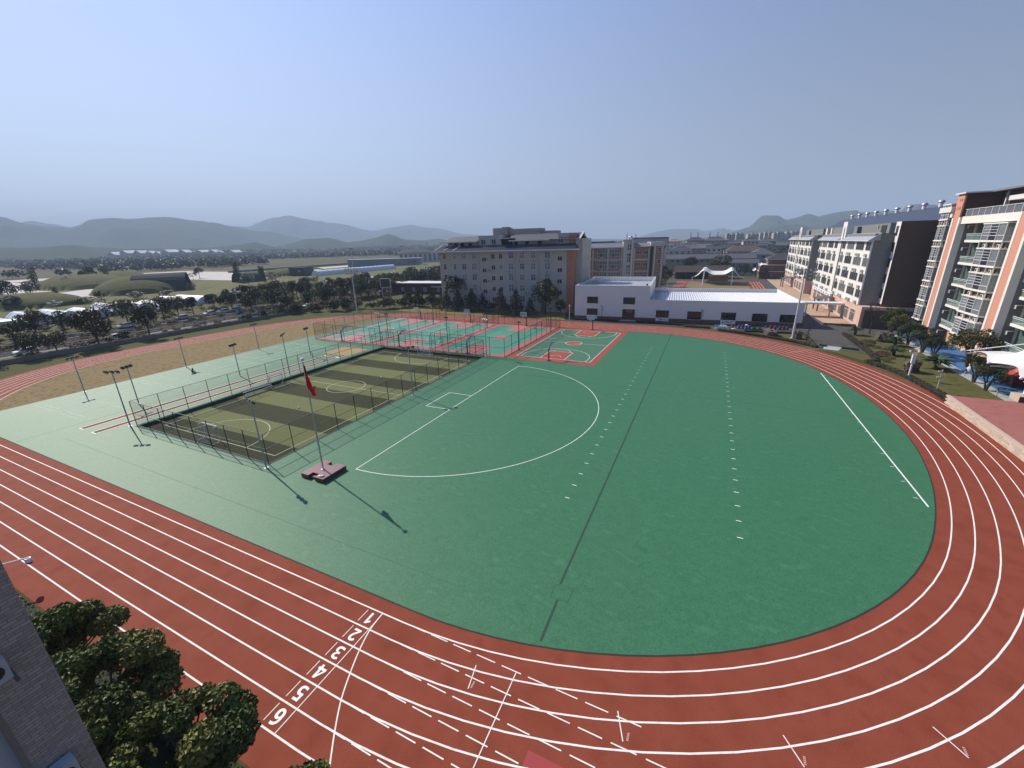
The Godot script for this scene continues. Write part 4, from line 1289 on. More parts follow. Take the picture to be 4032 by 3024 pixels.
func build_right_dormitory() -> void:
	# local frame: x runs along the white front away from the camera, the front faces -x of the world
	var o := thing("dormitory_block", "white-fronted six-storey dormitory with brown end wall, right of the hall", "building", V(31.67, 0, -128.57), -PI / 2 + 0.0162)
	MB.flip = true
	# local +x = world -z ; local +z = world -x ... (turned a quarter): x away from camera, z towards the court
	var white := noisy("dorm_white", [lin(0.60, 0.585, 0.55), lin(0.66, 0.645, 0.61)], 9.0, 0.02, 0.85, 0.3)
	var grey := noisy("dorm_grey", [lin(0.165, 0.17, 0.165), lin(0.20, 0.205, 0.20)], 9.0, 0.02, 0.9, 0.3)
	var brown := noisy("dorm_brown", [lin(0.085, 0.060, 0.048), lin(0.10, 0.072, 0.058)], 9.0, 0.02, 0.9, 0.25)
	var pinkw := noisy("dorm_pink", [lin(0.50, 0.33, 0.27), lin(0.56, 0.38, 0.31)], 6.0, 0.03, 0.85, 0.3)
	var fw: Material = mat("frame_grey", lin(0.30, 0.31, 0.31), 0.5)
	var gd: Material = glass_mat("dorm_glass", lin(0.030, 0.034, 0.038), 0.12)
	var gc: Material = glass_mat("dorm_glass_curtain", lin(0.13, 0.14, 0.14), 0.2)
	# two wings with a recess between them; z = 0 is the front plane, -z is away from the court
	for wing in [[0.0, 54.0], [68.0, 119.0]]:
		var a: float = wing[0]
		var e: float = wing[1]
		part(o, "front_wall", MB.new().box(a, e, 5.0, 19.7, -0.3, 0), white)
		part(o, "wing_body", MB.new().box(a + 0.02, e - 0.02, 5.0, 21.4, -12, -0.3), grey)
		part(o, "ground_storey", MB.new().box(a - (3.2 if a == 0.0 else 0.0), e, 0, 4.98, -12, -0.15), pinkw)
		part(o, "parapet_wall", MB.new().box(a + 2, e, 21.4, 23.6, -10, -3.2), grey)
		# slanted roof of pale tiles over the top windows
		var rb := MB.new()
		var mid := a + (26.0 if a == 0.0 else 27.0)
		for seg in [[a - 0.5, mid - 2.2], [mid + 2.2, e + 0.4]]:
			rb.quad(V(seg[1], 19.85, 0.9), V(seg[0], 19.85, 0.9), V(seg[0], 21.5, -1.3), V(seg[1], 21.5, -1.3))
			rb.quad(V(seg[0], 19.85, 0.9), V(seg[0], 19.85, -1.3), V(seg[0], 21.5, -1.3), V(seg[0], 21.5, -1.3))
			for k in 6:
				var f := (k + 0.5) / 6.0
				rb.bar(V(seg[0], lerpf(19.87, 21.5, f), lerpf(0.9, -1.3, f)), V(seg[1], lerpf(19.87, 21.5, f), lerpf(0.9, -1.3, f)), 0.06, 0.05)
		var rr := part(o, "tile_roof", rb, noisy("pale_roof_tiles", [lin(0.30, 0.31, 0.36), lin(0.40, 0.41, 0.46)], 3.0, 0.05, 0.4, 0.5))
		part(rr, "eaves_board", MB.new().box(a - 0.5, e + 0.4, 19.7, 19.84, -0.3, 0.92), mats["trim_white"])
		# white fin with a dark slot in the middle of each wing
		part(o, "stair_fin", MB.new().box(mid - 2.0, mid + 2.0, 19.7, 24.7, -1.6, 0.06), white)
		part(o, "stair_slot", MB.new().box(mid - 0.55, mid + 0.25, 5.6, 23.2, 0.0, 0.10), mats["dark_recess"])
		for k in 10:
			part(o, "slot_panel", MB.new().box(mid - 0.5, mid + 0.2, 6.0 + k * 1.7, 6.35 + k * 1.7, 0.1, 0.13), brown)
		# windows: five per side, two panes wide except at the ends
		for r in 5:
			var y := 17.65 - r * 3.65
			if y < 4: continue
			for q in [[1.0, 3.4], [7.5, 6.2], [15.7, 6.2], [22.4, 3.2], [31.0, 3.2], [37.5, 6.2], [45.6, 6.2], [51.6, 3.2]]:
				if q[0] + a > e - 1: continue
				window(o, T(a + q[0] + 0.9, y, 0.0), q[1], 1.82, 2 if q[1] < 4 else 4, 0, fw, gc if (r * 5 + int(q[0])) % 3 == 0 else gd)
				if q[1] > 4:
					ac_unit(o, T(a + q[0] + 0.1, y - 1.45, 0))
					ac_unit(o, T(a + q[0] + 1.6, y - 1.45, 0))
				else:
					ac_unit(o, T(a + q[0] + 0.9, y - 1.45, 0))
		# ground-floor shop windows
		for k in 9:
			if a + 3.0 + k * 5.6 < e - 3:
				window(o, T(a + 3.0 + k * 5.6, 0.7, -0.13), 3.6, 2.9, 4, 0.75, mats["frame_white"], gd, "shop_window")
	part(o, "link_wall", MB.new().box(54.0, 68.0, 0, 23.4, -14, -3.5), grey)
	part(o, "link_pier", MB.new().box(57.0, 58.5, 5, 23.6, -3.6, -3.2), white)
	part(o, "link_pier", MB.new().box(63.5, 65.5, 5, 23.6, -3.6, -3.2), white)
	part(o, "link_panel", MB.new().box(58.5, 63.5, 19.5, 23.3, -3.6, -3.3), brown)
	# main body behind, taller, with brown end wall and a white strip of small windows
	part(o, "end_wall", MB.new().box(-2.1, -1.8, 4.3, 23.8, -24, -3.9), brown)
	part(o, "end_base", MB.new().box(-3.6, -1.8, 0, 4.3, -24, -0.7), noisy("dorm_base", [lin(0.075, 0.065, 0.058), lin(0.09, 0.08, 0.07)], 6.0, 0.03, 0.9, 0.2))
	part(o, "main_body", MB.new().box(-1.8, 119, 0, 23.6, -24, -12), grey)
	part(o, "strip_wall", MB.new().box(-2.07, 0.75, 5.6, 23.76, -5.0, -3.88), white)
	for r in 6:
		window(o, T(-0.6, 20.9 - r * 3.5, -3.86), 1.1, 1.9, 1, 0, mats["frame_dark"], gd)
	part(o, "terrace_opening", MB.new().box(4.0, 7.5, 21.5, 23.2, -3.25, -3.1), mats["dark_recess"])
	part(o, "terrace_lamp", MB.new().box(9.5, 10.2, 22.7, 23.2, -3.2, -2.95), mats["gilt"])
	# high dark roof with a row of turbine vents
	var rb := MB.new()
	rb.quad(V(119, 23.6, -12), V(-2.4, 23.6, -12), V(-2.4, 27.6, -19), V(119, 27.6, -19))
	rb.quad(V(119, 27.6, -19), V(-2.4, 27.6, -19), V(-2.4, 23.6, -25), V(119, 23.6, -25))
	rb.quad(V(-2.4, 23.6, -12), V(-2.4, 23.6, -25), V(-2.4, 27.6, -19), V(-2.4, 27.6, -19))
	part(o, "main_roof", rb, tile_roof())
	for k in 11:
		var x := 4.0 + k * 10.0
		var tv := part(o, "roof_vent", MB.new().lathe(V(x, 27.4, -18.7), [Vector2(0.45, 0), Vector2(0.45, 1.0)], 10), mats["hoop_white"])
		part(tv, "vent_cap", MB.new().lathe(V(x, 28.4, -18.7), [Vector2(0.45, 0), Vector2(0.8, 0.25), Vector2(0.55, 0.65), Vector2(0, 0.8)], 10), mats["duct_steel"])
	# shop sign band, porch roofs, canopy beam
	var sg := part(o, "shop_sign", MB.new().box(24.5, 50.0, 4.0, 4.9, 0.0, 0.5), mats["hoop_white"])
	var rng := RandomNumberGenerator.new()
	rng.seed = 8
	for k in 7:
		var x := 26.0 + k * 3.3
		var c := MB.new()
		for s in 4:
			c.box(x + rng.randf() * 0.9, x + 0.3 + rng.randf() * 0.9, 4.2 + rng.randf() * 0.3, 4.35 + rng.randf() * 0.35, 0.5, 0.52)
		part(sg, "sign_character", c, mats["lamp_black"])
	for q in [[21.5, 27.5], [93.0, 99.0]]:
		var pr := MB.new()
		pr.quad(V(q[1], 4.3, 0.1), V(q[0], 4.3, 0.1), V(q[0], 3.6, 4.0), V(q[1], 3.6, 4.0))
		pr.quad(V(q[0], 3.5, 4.0), V(q[0], 4.2, 0.1), V(q[1], 4.2, 0.1), V(q[1], 3.5, 4.0))
		pr.box(q[0], q[1], 3.5, 3.62, 3.9, 4.05)
		var po := part(o, "porch_roof", pr, mats["grey_roof_tiles"])
		for x in [q[0] + 0.3, q[1] - 0.3]:
			part(po, "porch_column", MB.new().box(x - 0.15, x + 0.15, 0, 3.6, 3.4, 3.7), brown)
	MB.flip = false

func build_canopy_beam() -> void:
	var o := thing("walkway_canopy", "flat white walkway canopy from the hall to the dormitory", "canopy", V(20.5, 0, -141.0), 0)
	part(o, "slab", MB.new().box(0.2, 11.0, 3.5, 3.95, -1.6, 1.6), mats["hoop_white"])
	for q in [3.0, 8.5]:
		part(o, "column", MB.new().box(q - 0.15, q + 0.15, 0, 3.5, -0.15, 0.15), mats["trim_white"])

func build_pink_tower() -> void:
	# local: x along the front (increasing away from the camera), +z towards the track; origin at the near edge of the far pilaster
	var o := thing("apartment_tower", "pink and white apartment tower with bay windows and green balconies", "building", V(41, 0, -115), -PI / 2)
	MB.flip = true
	var pink := noisy("tower_pink", [lin(0.50, 0.235, 0.165), lin(0.55, 0.27, 0.195)], 6.0, 0.03, 0.85, 0.3)
	var white := noisy("tower_white", [lin(0.63, 0.60, 0.54), lin(0.70, 0.67, 0.61)], 6.0, 0.03, 0.85, 0.3)
	var grey := noisy("tower_grey", [lin(0.150, 0.150, 0.145), lin(0.180, 0.180, 0.172)], 6.0, 0.03, 0.9, 0.3)
	var brown := noisy("tower_brown", [lin(0.085, 0.045, 0.037), lin(0.105, 0.058, 0.047)], 6.0, 0.03, 0.9, 0.3)
	var teal := glass_mat("balcony_glass", lin(0.085, 0.125, 0.115), 0.25)
	var dark: Material = glass_mat("glass_dark", lin(0.012, 0.014, 0.017))
	var pane: Material = glass_mat("bay_glass", lin(0.16, 0.175, 0.185), 0.12)
	var navy: Material = glass_mat("bay_glass_dark", lin(0.020, 0.022, 0.036), 0.1)
	var wm: Material = mats["frame_white"]
	var orange := noisy("tower_base", [lin(0.55, 0.30, 0.17), lin(0.60, 0.34, 0.20)], 5.0, 0.03, 0.85, 0.3)
	var fl := 4.05
	# deep body behind everything
	part(o, "body", MB.new().box(-48, 8, 0, 24.0, -16, -3.2), grey)
	part(o, "attic", MB.new().box(-48, 5.2, 24.0, 28.1, -16, -5.0), brown)
	part(o, "roof_slab", MB.new().box(-48.5, 4.2, 28.12, 28.4, -16.5, -0.3 - 3.0), mat("roof_grey", lin(0.16, 0.16, 0.17), 0.7))
	part(o, "roof_cap", MB.new().box(-0.4, 3.7, 28.12, 28.36, -6, 0.4), mats["trim_white"])
	part(o, "base_wall", MB.new().box(-48, 7.8, 0, 3.6, -3.2, -2.85), orange)
	# far bays beyond the first pilaster
	_bay(o, 4.2, 7.6, fl, wm, pane, navy, white, 0.4, 6)
	part(o, "far_parapet", MB.new().box(3.2, 8.2, 24.0, 25.0, -3.2, 0.2), white)
	part(o, "far_slab", MB.new().box(3.2, 8.4, 25.0, 26.0, -5, 0.6), mats["trim_white"])
	for unit in 3:
		var u := -unit * 22.2
		# pilaster: pink with white edges
		part(o, "pilaster", MB.new().box(u + 0.62, u + 2.7, 2.4, 24.0 if unit else 28.1, -3.2, 0), pink)
		part(o, "pilaster_edge", MB.new().box(u + 0.0, u + 0.61, 2.4, 23.9, -1.0, 0.05), white)
		part(o, "pilaster_edge", MB.new().box(u + 2.71, u + 3.3, 2.4, 23.9, -1.0, 0.05), white)
		if unit == 0:
			part(o, "pilaster_side", MB.new().box(0.0, 0.61, 24.0, 28.1, -5.2, -0.01), brown)
			part(o, "pilaster_side", MB.new().box(2.71, 3.3, 24.0, 28.1, -5.2, -0.01), pink)
			for r in 2:
				for k in 2:
					part(o, "small_opening", MB.new().box(1.1 + k * 0.75, 1.5 + k * 0.75, 25.3 + r * 1.5, 25.8 + r * 1.5, -0.1, 0.02), mats["vent_brown"])
		# grey return wall behind the pilaster, facing the camera
		part(o, "return_wall", MB.new().box(u - 0.02, u + 0.6, 0, 24.0, -3.2, -1.0), grey)
		# near the return: air-conditioner brackets
		for r in 6:
			var y := 22.35 - r * fl
			var br := MB.new()
			br.box(u - 0.62, u - 0.05, y, y + 0.09, -2.3, -1.35)
			br.box(u - 0.62, u - 0.05, y - 0.5, y, -1.43, -1.35)
			part(o, "shelf_bracket", br, white)
		# recessed balconies
		part(o, "balcony_wall", MB.new().box(u - 8.0, u - 0.02, 3.4, 23.2, -3.2, -2.7), teal)
		part(o, "balcony_edge", MB.new().box(u - 0.3, u - 0.1, 3.4, 23.0, -2.7, -2.4), white)
		for r in 5:
			var y := 3.15 + r * fl
			var sl := PackedVector2Array([Vector2(u - 8.2, -2.7), Vector2(u - 8.2, -0.5), Vector2(u - 6.4, -0.9), Vector2(u - 1.2, -1.1), Vector2(u - 0.3, -2.7)])
			var s := part(o, "balcony_slab", MB.new().prism(sl, y, y + 0.42), white)
			var gr := mat("railing_glass", Color(0.5, 0.62, 0.6, 0.3), 0.1)
			gr.transparency = BaseMaterial3D.TRANSPARENCY_ALPHA
			part(s, "railing", MB.new().quad_box(V(u - 6.4, y + 0.45, -0.98), V(u - 1.3, y + 0.45, -1.18), 1.0), gr)
			part(s, "handrail", MB.new().bar(V(u - 8.0, y + 1.5, -0.7), V(u - 1.2, y + 1.5, -1.15), 0.07, 0.07), wm)
			part(s, "handrail", MB.new().bar(V(u - 8.0, y + 1.25, -0.7), V(u - 1.2, y + 1.25, -1.15), 0.05, 0.05), wm)
			part(o, "balcony_door", MB.new().box(u - 7.6, u - 3.6, y + 0.45, y + 3.3, -2.7, -2.62), dark)
		# bay windows
		_bay(o, u - 16.6, u - 9.6, fl, wm, pane, navy, white, 0.0, 5)
		# white wall beyond the bay
		part(o, "white_wall", MB.new().box(u - 18.9, u - 9.2, 2.6, 23.9, -3.2, -1.2), white)
		part(o, "parapet", MB.new().box(u - 18.9, u - 0.02, 22.7, 24.0, -2.7, -0.25), white)
		# terrace railing and doors on top
		for k in 9:
			part(o, "terrace_rail_post", MB.new().box(u - 18.0 + k * 2.15, u - 17.93 + k * 2.15, 24.0, 25.25, -0.5, -0.43), mats["hoop_white"])
		part(o, "terrace_rail", MB.new().box(u - 18.5, u - 0.1, 25.2, 25.28, -0.52, -0.41), mats["hoop_white"])
		part(o, "terrace_panel", MB.new().box(u - 18.4, u - 0.2, 24.05, 25.1, -0.5, -0.44), mat("terrace_glass", lin(0.11, 0.115, 0.12), 0.2))
		part(o, "terrace_door", MB.new().box(u - 7.5, u - 3.0, 24.0, 26.4, -5.0, -4.95), dark)
		part(o, "terrace_post", MB.new().box(u - 2.1, u - 1.8, 24.0, 28.1, -4.95, -4.7), wm)
		part(o, "terrace_slab", MB.new().box(u - 19.5, u - 12.0, 26.0, 26.7, -5, -1.0), mats["trim_white"])
		for r in 6:
			ac_unit(o, T(u - 17.6, 22.7 - r * fl, -1.2))
		# ground-floor details
		part(o, "ground_opening", MB.new().box(u - 6.0, u - 3.6, 0.3, 1.9, -2.85, -2.8), mats["dark_recess"])
		part(o, "red_pipe", MB.new().tube(V(u - 10.5, 0, -2.6), V(u - 10.5, 3.6, -2.6), 0.14, 0.14, 8), mat("pipe_red", lin(0.36, 0.02, 0.025), 0.5))
	MB.flip = false

func _bay(o: Node3D, a: float, e: float, fl: float, wm: Material, pane: Material, navy: Material, white: Material, zf: float, floors: int) -> void:
	for r in floors:
		var y := 3.3 + r * fl
		var s := part(o, "bay_slab", MB.new().box(a - 0.25, e + 0.25, y, y + 0.2, -3.2, zf + 0.15), white)
		part(s, "bay_head", MB.new().box(a - 0.2, e + 0.2, y + 2.9, y + 3.08, -3.2, zf + 0.12), white)
		var w := e - a
		var n := 3
		var bay := part(o, "bay_window", MB.new().box(a + 0.06, e - 0.06, y + 0.2, y + 2.9, -3.2, zf - 0.08), pane)
		for i in n:
			var xa := a + w * i / n
			var xb := a + w * (i + 1) / n
			var f := MB.new()
			f.box(xa + 0.0, xa + 0.10, y + 0.2, y + 2.9, zf - 0.1, zf + 0.03)
			if i == n - 1:
				f.box(xb - 0.10, xb, y + 0.2, y + 2.9, zf - 0.1, zf + 0.03)
			f.box(xa + 0.1, xb - 0.1, y + 1.0, y + 1.08, zf - 0.1, zf + 0.02)
			f.box(xa + 0.1, xb - 0.1, y + 0.2, y + 0.28, zf - 0.1, zf + 0.02)
			f.box(xa + 0.1, xb - 0.1, y + 2.8, y + 2.9, zf - 0.1, zf + 0.02)
			if i > 0:
				for k in 3:
					f.box(xa + 0.1, xb - 0.1, y + 1.5 + k * 0.45, y + 1.56 + k * 0.45, zf - 0.1, zf + 0.01)
			part(bay, "frame", f, wm)
			if i == 1:
				part(bay, "pane", MB.new().box(xa + 0.1, xb - 0.1, y + 0.28, y + 2.8, zf - 0.1, zf - 0.05), navy)
		# side faces with their own frame
		for sx in [a, e]:
			var sf := MB.new()
			for k in 3:
				sf.box(sx - 0.03, sx + 0.03, y + 0.2, y + 2.9, zf - 0.15 - k * 0.75, zf - 0.05 - k * 0.75)
			sf.box(sx - 0.03, sx + 0.03, y + 1.0, y + 1.08, zf - 1.7, zf)
			part(bay, "side_frame", sf, mats["frame_grey"])
		if r < floors - 1:
			# shelf for the outdoor units between the storeys
			for k in 4:
				part(o, "shelf_post", MB.new().box(a + w * k / 3.0 - 0.05, a + w * k / 3.0 + 0.05, y + 3.08, y + fl, zf - 0.12, zf + 0.02), white)
			part(o, "shelf_back", MB.new().box(a + 0.1, e - 0.1, y + 3.08, y + fl, -3.2, zf - 0.7), mat("shelf_dark", lin(0.14, 0.115, 0.10), 0.8))
			for k in [0.17, 0.8]:
				ac_unit(o, T(a + w * k, y + 3.1, zf - 0.62))

# ---------------------------------------------------------------- trees and plants
func leaf_mat() -> StandardMaterial3D:
	var m := mat("leaves", Color(1, 1, 1), 0.55, 0.35)
	m.vertex_color_use_as_albedo = true
	m.cull_mode = BaseMaterial3D.CULL_DISABLED
	m.backlight_enabled = true
	m.backlight = lin(0.030, 0.042, 0.010)
	return m

func bark() -> StandardMaterial3D:
	return noisy("bark", [lin(0.055, 0.043, 0.033), lin(0.10, 0.082, 0.065)], 0.8, 0.05, 0.9, 0.2)

# clouds of leaves: blobs are [centre, radii, colour]; each leaf is a small folded diamond
func leaf_cloud(blobs: Array, count: int, size: float, sd: int, shell := 0.4, droop := 0.0) -> ArrayMesh:
	var rng := RandomNumberGenerator.new()
	rng.seed = sd
	var v := PackedVector3Array()
	var n := PackedVector3Array()
	var c := PackedColorArray()
	var w := []
	var tot := 0.0
	for b in blobs:
		var r: Vector3 = b[1]
		tot += r.x * r.y + r.y * r.z + r.x * r.z
		w.append(tot)
	for i in count:
		var pick := rng.randf() * tot
		var k := 0
		while w[k] < pick: k += 1
		var b: Array = blobs[k]
		var d := Vector3(rng.randfn(), rng.randfn(), rng.randfn()).normalized()
		if d.y < -0.3 and rng.randf() < 0.5: d.y = -d.y
		var p: Vector3 = b[0] + d * (b[1] as Vector3) * lerpf(1.0, pow(rng.randf(), 0.5), shell)
		var nn := (d * 0.7 + Vector3(rng.randfn(), rng.randfn() + 0.5 - droop, rng.randfn()) * 0.6).normalized()
		var t := nn.cross(Vector3(rng.randfn(), rng.randfn(), rng.randfn())).normalized()
		var s := nn.cross(t)
		var l := size * rng.randf_range(0.65, 1.35)
		var a := p - t * l * 0.5
		var e := p + t * l * 0.5 - nn * l * 0.15
		var q := p + s * l * 0.34 + nn * l * 0.08
		var r2 := p - s * l * 0.34 + nn * l * 0.08
		var col: Color = b[2]
		var j := rng.randf_range(0.72, 1.32)
		col = Color(col.r * j * rng.randf_range(0.9, 1.15), col.g * j, col.b * j)
		var n1 := (e - a).cross(q - a).normalized()
		var n2 := (r2 - a).cross(e - a).normalized()
		if n1.dot(nn) < 0:
			n1 = -n1
			v.append_array([a, e, q])
		else:
			v.append_array([a, q, e])
		if n2.dot(nn) < 0:
			n2 = -n2
			v.append_array([a, r2, e])
		else:
			v.append_array([a, e, r2])
		for z in 3: n.append(n1)
		for z in 3: n.append(n2)
		for z in 6: c.append(col)
	var arr := []
	arr.resize(Mesh.ARRAY_MAX)
	arr[Mesh.ARRAY_VERTEX] = v
	arr[Mesh.ARRAY_NORMAL] = n
	arr[Mesh.ARRAY_COLOR] = c
	var m := ArrayMesh.new()
	m.add_surface_from_arrays(Mesh.PRIMITIVE_TRIANGLES, arr)
	return m

# palettes are real leaf colours (linear)
const PAL := {
	"dark": [Color(0.016, 0.030, 0.011), Color(0.026, 0.044, 0.015), Color(0.036, 0.058, 0.018)],
	"green": [Color(0.028, 0.048, 0.014), Color(0.045, 0.070, 0.018), Color(0.065, 0.090, 0.022)],
	"olive": [Color(0.050, 0.055, 0.016), Color(0.075, 0.076, 0.020), Color(0.105, 0.098, 0.022)],
	"lime": [Color(0.085, 0.105, 0.025), Color(0.115, 0.135, 0.032), Color(0.075, 0.095, 0.030)],
	"rust": [Color(0.055, 0.040, 0.018), Color(0.085, 0.055, 0.022), Color(0.045, 0.045, 0.018)],
	"conifer": [Color(0.020, 0.030, 0.013), Color(0.034, 0.046, 0.020), Color(0.060, 0.070, 0.038)],
	"crimson": [Color(0.060, 0.012, 0.018), Color(0.085, 0.018, 0.024), Color(0.045, 0.012, 0.014)],
	"maroon": [Color(0.060, 0.028, 0.020), Color(0.080, 0.040, 0.026), Color(0.050, 0.030, 0.018)],
	"willow": [Color(0.11, 0.13, 0.045), Color(0.14, 0.155, 0.055), Color(0.09, 0.11, 0.04)],
}

func crown(kind: String, pal: String, sd: int) -> ArrayMesh:
	var key := "crown_%s_%s_%d" % [kind, pal, sd]
	if cache.has(key): return cache[key]
	var rng := RandomNumberGenerator.new()
	rng.seed = hash(key)
	var p: Array = PAL[pal]
	var bl := []
	var pickc := func() -> Color: return p[rng.randi() % p.size()]
	var m: ArrayMesh
	match kind:
		"broad":
			for i in 15:
				var d := Vector3(rng.randfn(), rng.randfn(), rng.randfn()).normalized()
				var r := rng.randf_range(0.13, 0.21)
				bl.append([Vector3(d.x * 0.31, 0.63 + d.y * 0.24, d.z * 0.31), Vector3(r, r * 0.85, r), pickc.call()])
			m = leaf_cloud(bl, 1500, 0.062, sd)
		"conifer":
			for i in 17:
				var t := i / 16.0
				var a := i * 2.4
				var rr := 0.30 * (1.0 - t * 0.95)
				var r := lerpf(0.19, 0.07, t)
				bl.append([Vector3(cos(a) * rr, 0.16 + t * 0.75, sin(a) * rr), Vector3(r, r * 0.9, r), pickc.call()])
			m = leaf_cloud(bl, 1700, 0.055, sd, 0.35, 0.5)
		"bush":
			for i in 8:
				var d := Vector3(rng.randfn(), absf(rng.randfn()), rng.randfn()).normalized()
				var r := rng.randf_range(0.17, 0.25)
				bl.append([Vector3(d.x * 0.29, 0.28 + d.y * 0.38, d.z * 0.29), Vector3(r, r * 0.9, r), pickc.call()])
			m = leaf_cloud(bl, 900, 0.075, sd)
		"dome":
			for i in 16:
				var a := rng.randf() * TAU
				var rr := sqrt(rng.randf()) * 0.36
				var r := rng.randf_range(0.10, 0.16)
				bl.append([Vector3(cos(a) * rr, 0.60 + 0.20 * (1.0 - rr / 0.36) + rng.randf_range(-0.16, 0.05), sin(a) * rr), Vector3(r, r * 0.95, r), pickc.call()])
			m = leaf_cloud(bl, 2600, 0.042, sd)
		"round":
			bl.append([Vector3(0, 0.5, 0), Vector3(0.48, 0.46, 0.48), p[0]])
			bl.append([Vector3(0.04, 0.53, 0.03), Vector3(0.45, 0.44, 0.45), p[1]])
			m = leaf_cloud(bl, 2200, 0.05, sd, 0.1)
		"sparse":
			for i in 12:
				var d := Vector3(rng.randfn(), rng.randfn(), rng.randfn()).normalized()
				var r := rng.randf_range(0.10, 0.18)
				bl.append([Vector3(d.x * 0.32, 0.62 + d.y * 0.28, d.z * 0.32), Vector3(r, r * 1.2, r), pickc.call()])
			m = leaf_cloud(bl, 620, 0.05, sd, 0.9)
		"poplar":
			for i in 12:
				var t := i / 11.0
				var a := i * 2.1
				var r := lerpf(0.16, 0.10, absf(t - 0.4))
				bl.append([Vector3(cos(a) * 0.12, 0.28 + t * 0.62, sin(a) * 0.12), Vector3(r, r * 0.8, r), pickc.call()])
			m = leaf_cloud(bl, 900, 0.055, sd)
	cache[key] = m
	return m

func trunk_mesh(kind: String, sd: int) -> ArrayMesh:
	var key := "trunk_%s_%d" % [kind, sd]
	if cache.has(key): return cache[key]
	var rng := RandomNumberGenerator.new()
	rng.seed = sd * 31 + kind.hash() % 100
	var b := MB.new()
	match kind:
		"bare":
			_branch(b, Vector3.ZERO, Vector3(0, 0.36, 0), 0.020, 4, rng)
		"multi":
			for i in 4:
				var a := TAU * i / 4 + rng.randf()
				b.path_tube([Vector3(0.02 * cos(a), 0, 0.02 * sin(a)), Vector3(0.07 * cos(a), 0.3, 0.07 * sin(a)), Vector3(0.2 * cos(a), 0.62, 0.2 * sin(a)), Vector3(0.3 * cos(a), 0.8, 0.3 * sin(a))], 0.028, 0.010, 6)
		_:
			b.path_tube([Vector3.ZERO, Vector3(0.01, 0.25, 0.0), Vector3(0.0, 0.5, 0.012), Vector3(0.0, 0.8, 0)], 0.034, 0.012, 7)
			for i in 5:
				var a := TAU * i / 5 + rng.randf()
				var y := 0.3 + i * 0.06
				b.path_tube([Vector3(0, y, 0), Vector3(0.12 * cos(a), y + 0.12, 0.12 * sin(a)), Vector3(0.27 * cos(a), y + 0.24, 0.27 * sin(a))], 0.016, 0.005, 5)
	cache[key] = b.mesh()
	return cache[key]

func _branch(b: MB, p: Vector3, d: Vector3, r: float, n: int, rng: RandomNumberGenerator) -> void:
	var q := p + d
	b.tube(p, q, r, r * 0.66, 5, false)
	if n == 0: return
	for i in (3 if n > 1 else 4):
		var e := (d.normalized() + Vector3(rng.randfn(), rng.randfn() * 0.4 + 0.25, rng.randfn()) * 0.55).normalized() * d.length() * rng.randf_range(0.52, 0.78)
		_branch(b, p.lerp(q, rng.randf_range(0.6, 1.0)), e, r * 0.6, n - 1, rng)

# h = height, w = spread of the crown
func tree(called: String, label: String, kind: String, pal: String, sd: int, at: Vector3, h: float, w: float, group := "", category := "tree", turn := 0.0) -> Node3D:
	var o := thing(called, label, category, at, turn, group)
	if kind != "round" and kind != "bush" or category == "tree":
		var tk := "bare" if kind == "bare" else ("multi" if kind == "dome" else "single")
		var s := w if kind == "dome" else h * 0.75
		pmesh(o, "trunk", trunk_mesh(tk, sd % 3), bark(), Transform3D(Basis.from_scale(Vector3(s, h, s)), Vector3.ZERO))
	if kind != "bare":
		pmesh(o, "crown", crown(kind, pal, sd), leaf_mat(), Transform3D(Basis.from_scale(Vector3(w, h, w)), Vector3.ZERO))
	return o

func hedge(called: String, label: String, path: Array, w: float, h: float, pal: String, sd: int, group := "") -> void:
	var bl := []
	var rng := RandomNumberGenerator.new()
	rng.seed = sd
	var p: Array = PAL[pal]
	var pts := catmull(path, 4)
	var ln := 0.0
	for i in pts.size() - 1:
		var a: Vector2 = pts[i]
		var b: Vector2 = pts[i + 1]
		var k := maxi(1, int(a.distance_to(b) / (w * 0.55)))
		ln += a.distance_to(b)
		for j in k:
			var q := a.lerp(b, float(j) / k)
			bl.append([V(q.x, h * 0.5, q.y), V(w * 0.55, h * 0.5, w * 0.55), p[rng.randi() % p.size()]])
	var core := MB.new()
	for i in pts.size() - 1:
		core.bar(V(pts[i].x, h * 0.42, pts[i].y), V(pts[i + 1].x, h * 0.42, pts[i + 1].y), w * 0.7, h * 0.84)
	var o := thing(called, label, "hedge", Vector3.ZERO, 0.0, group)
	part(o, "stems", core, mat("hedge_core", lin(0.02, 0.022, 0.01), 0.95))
	pmesh(o, "foliage", leaf_cloud(bl, int(ln * 160.0 * maxf(w, 0.5)), 0.15, sd, 0.15), leaf_mat())

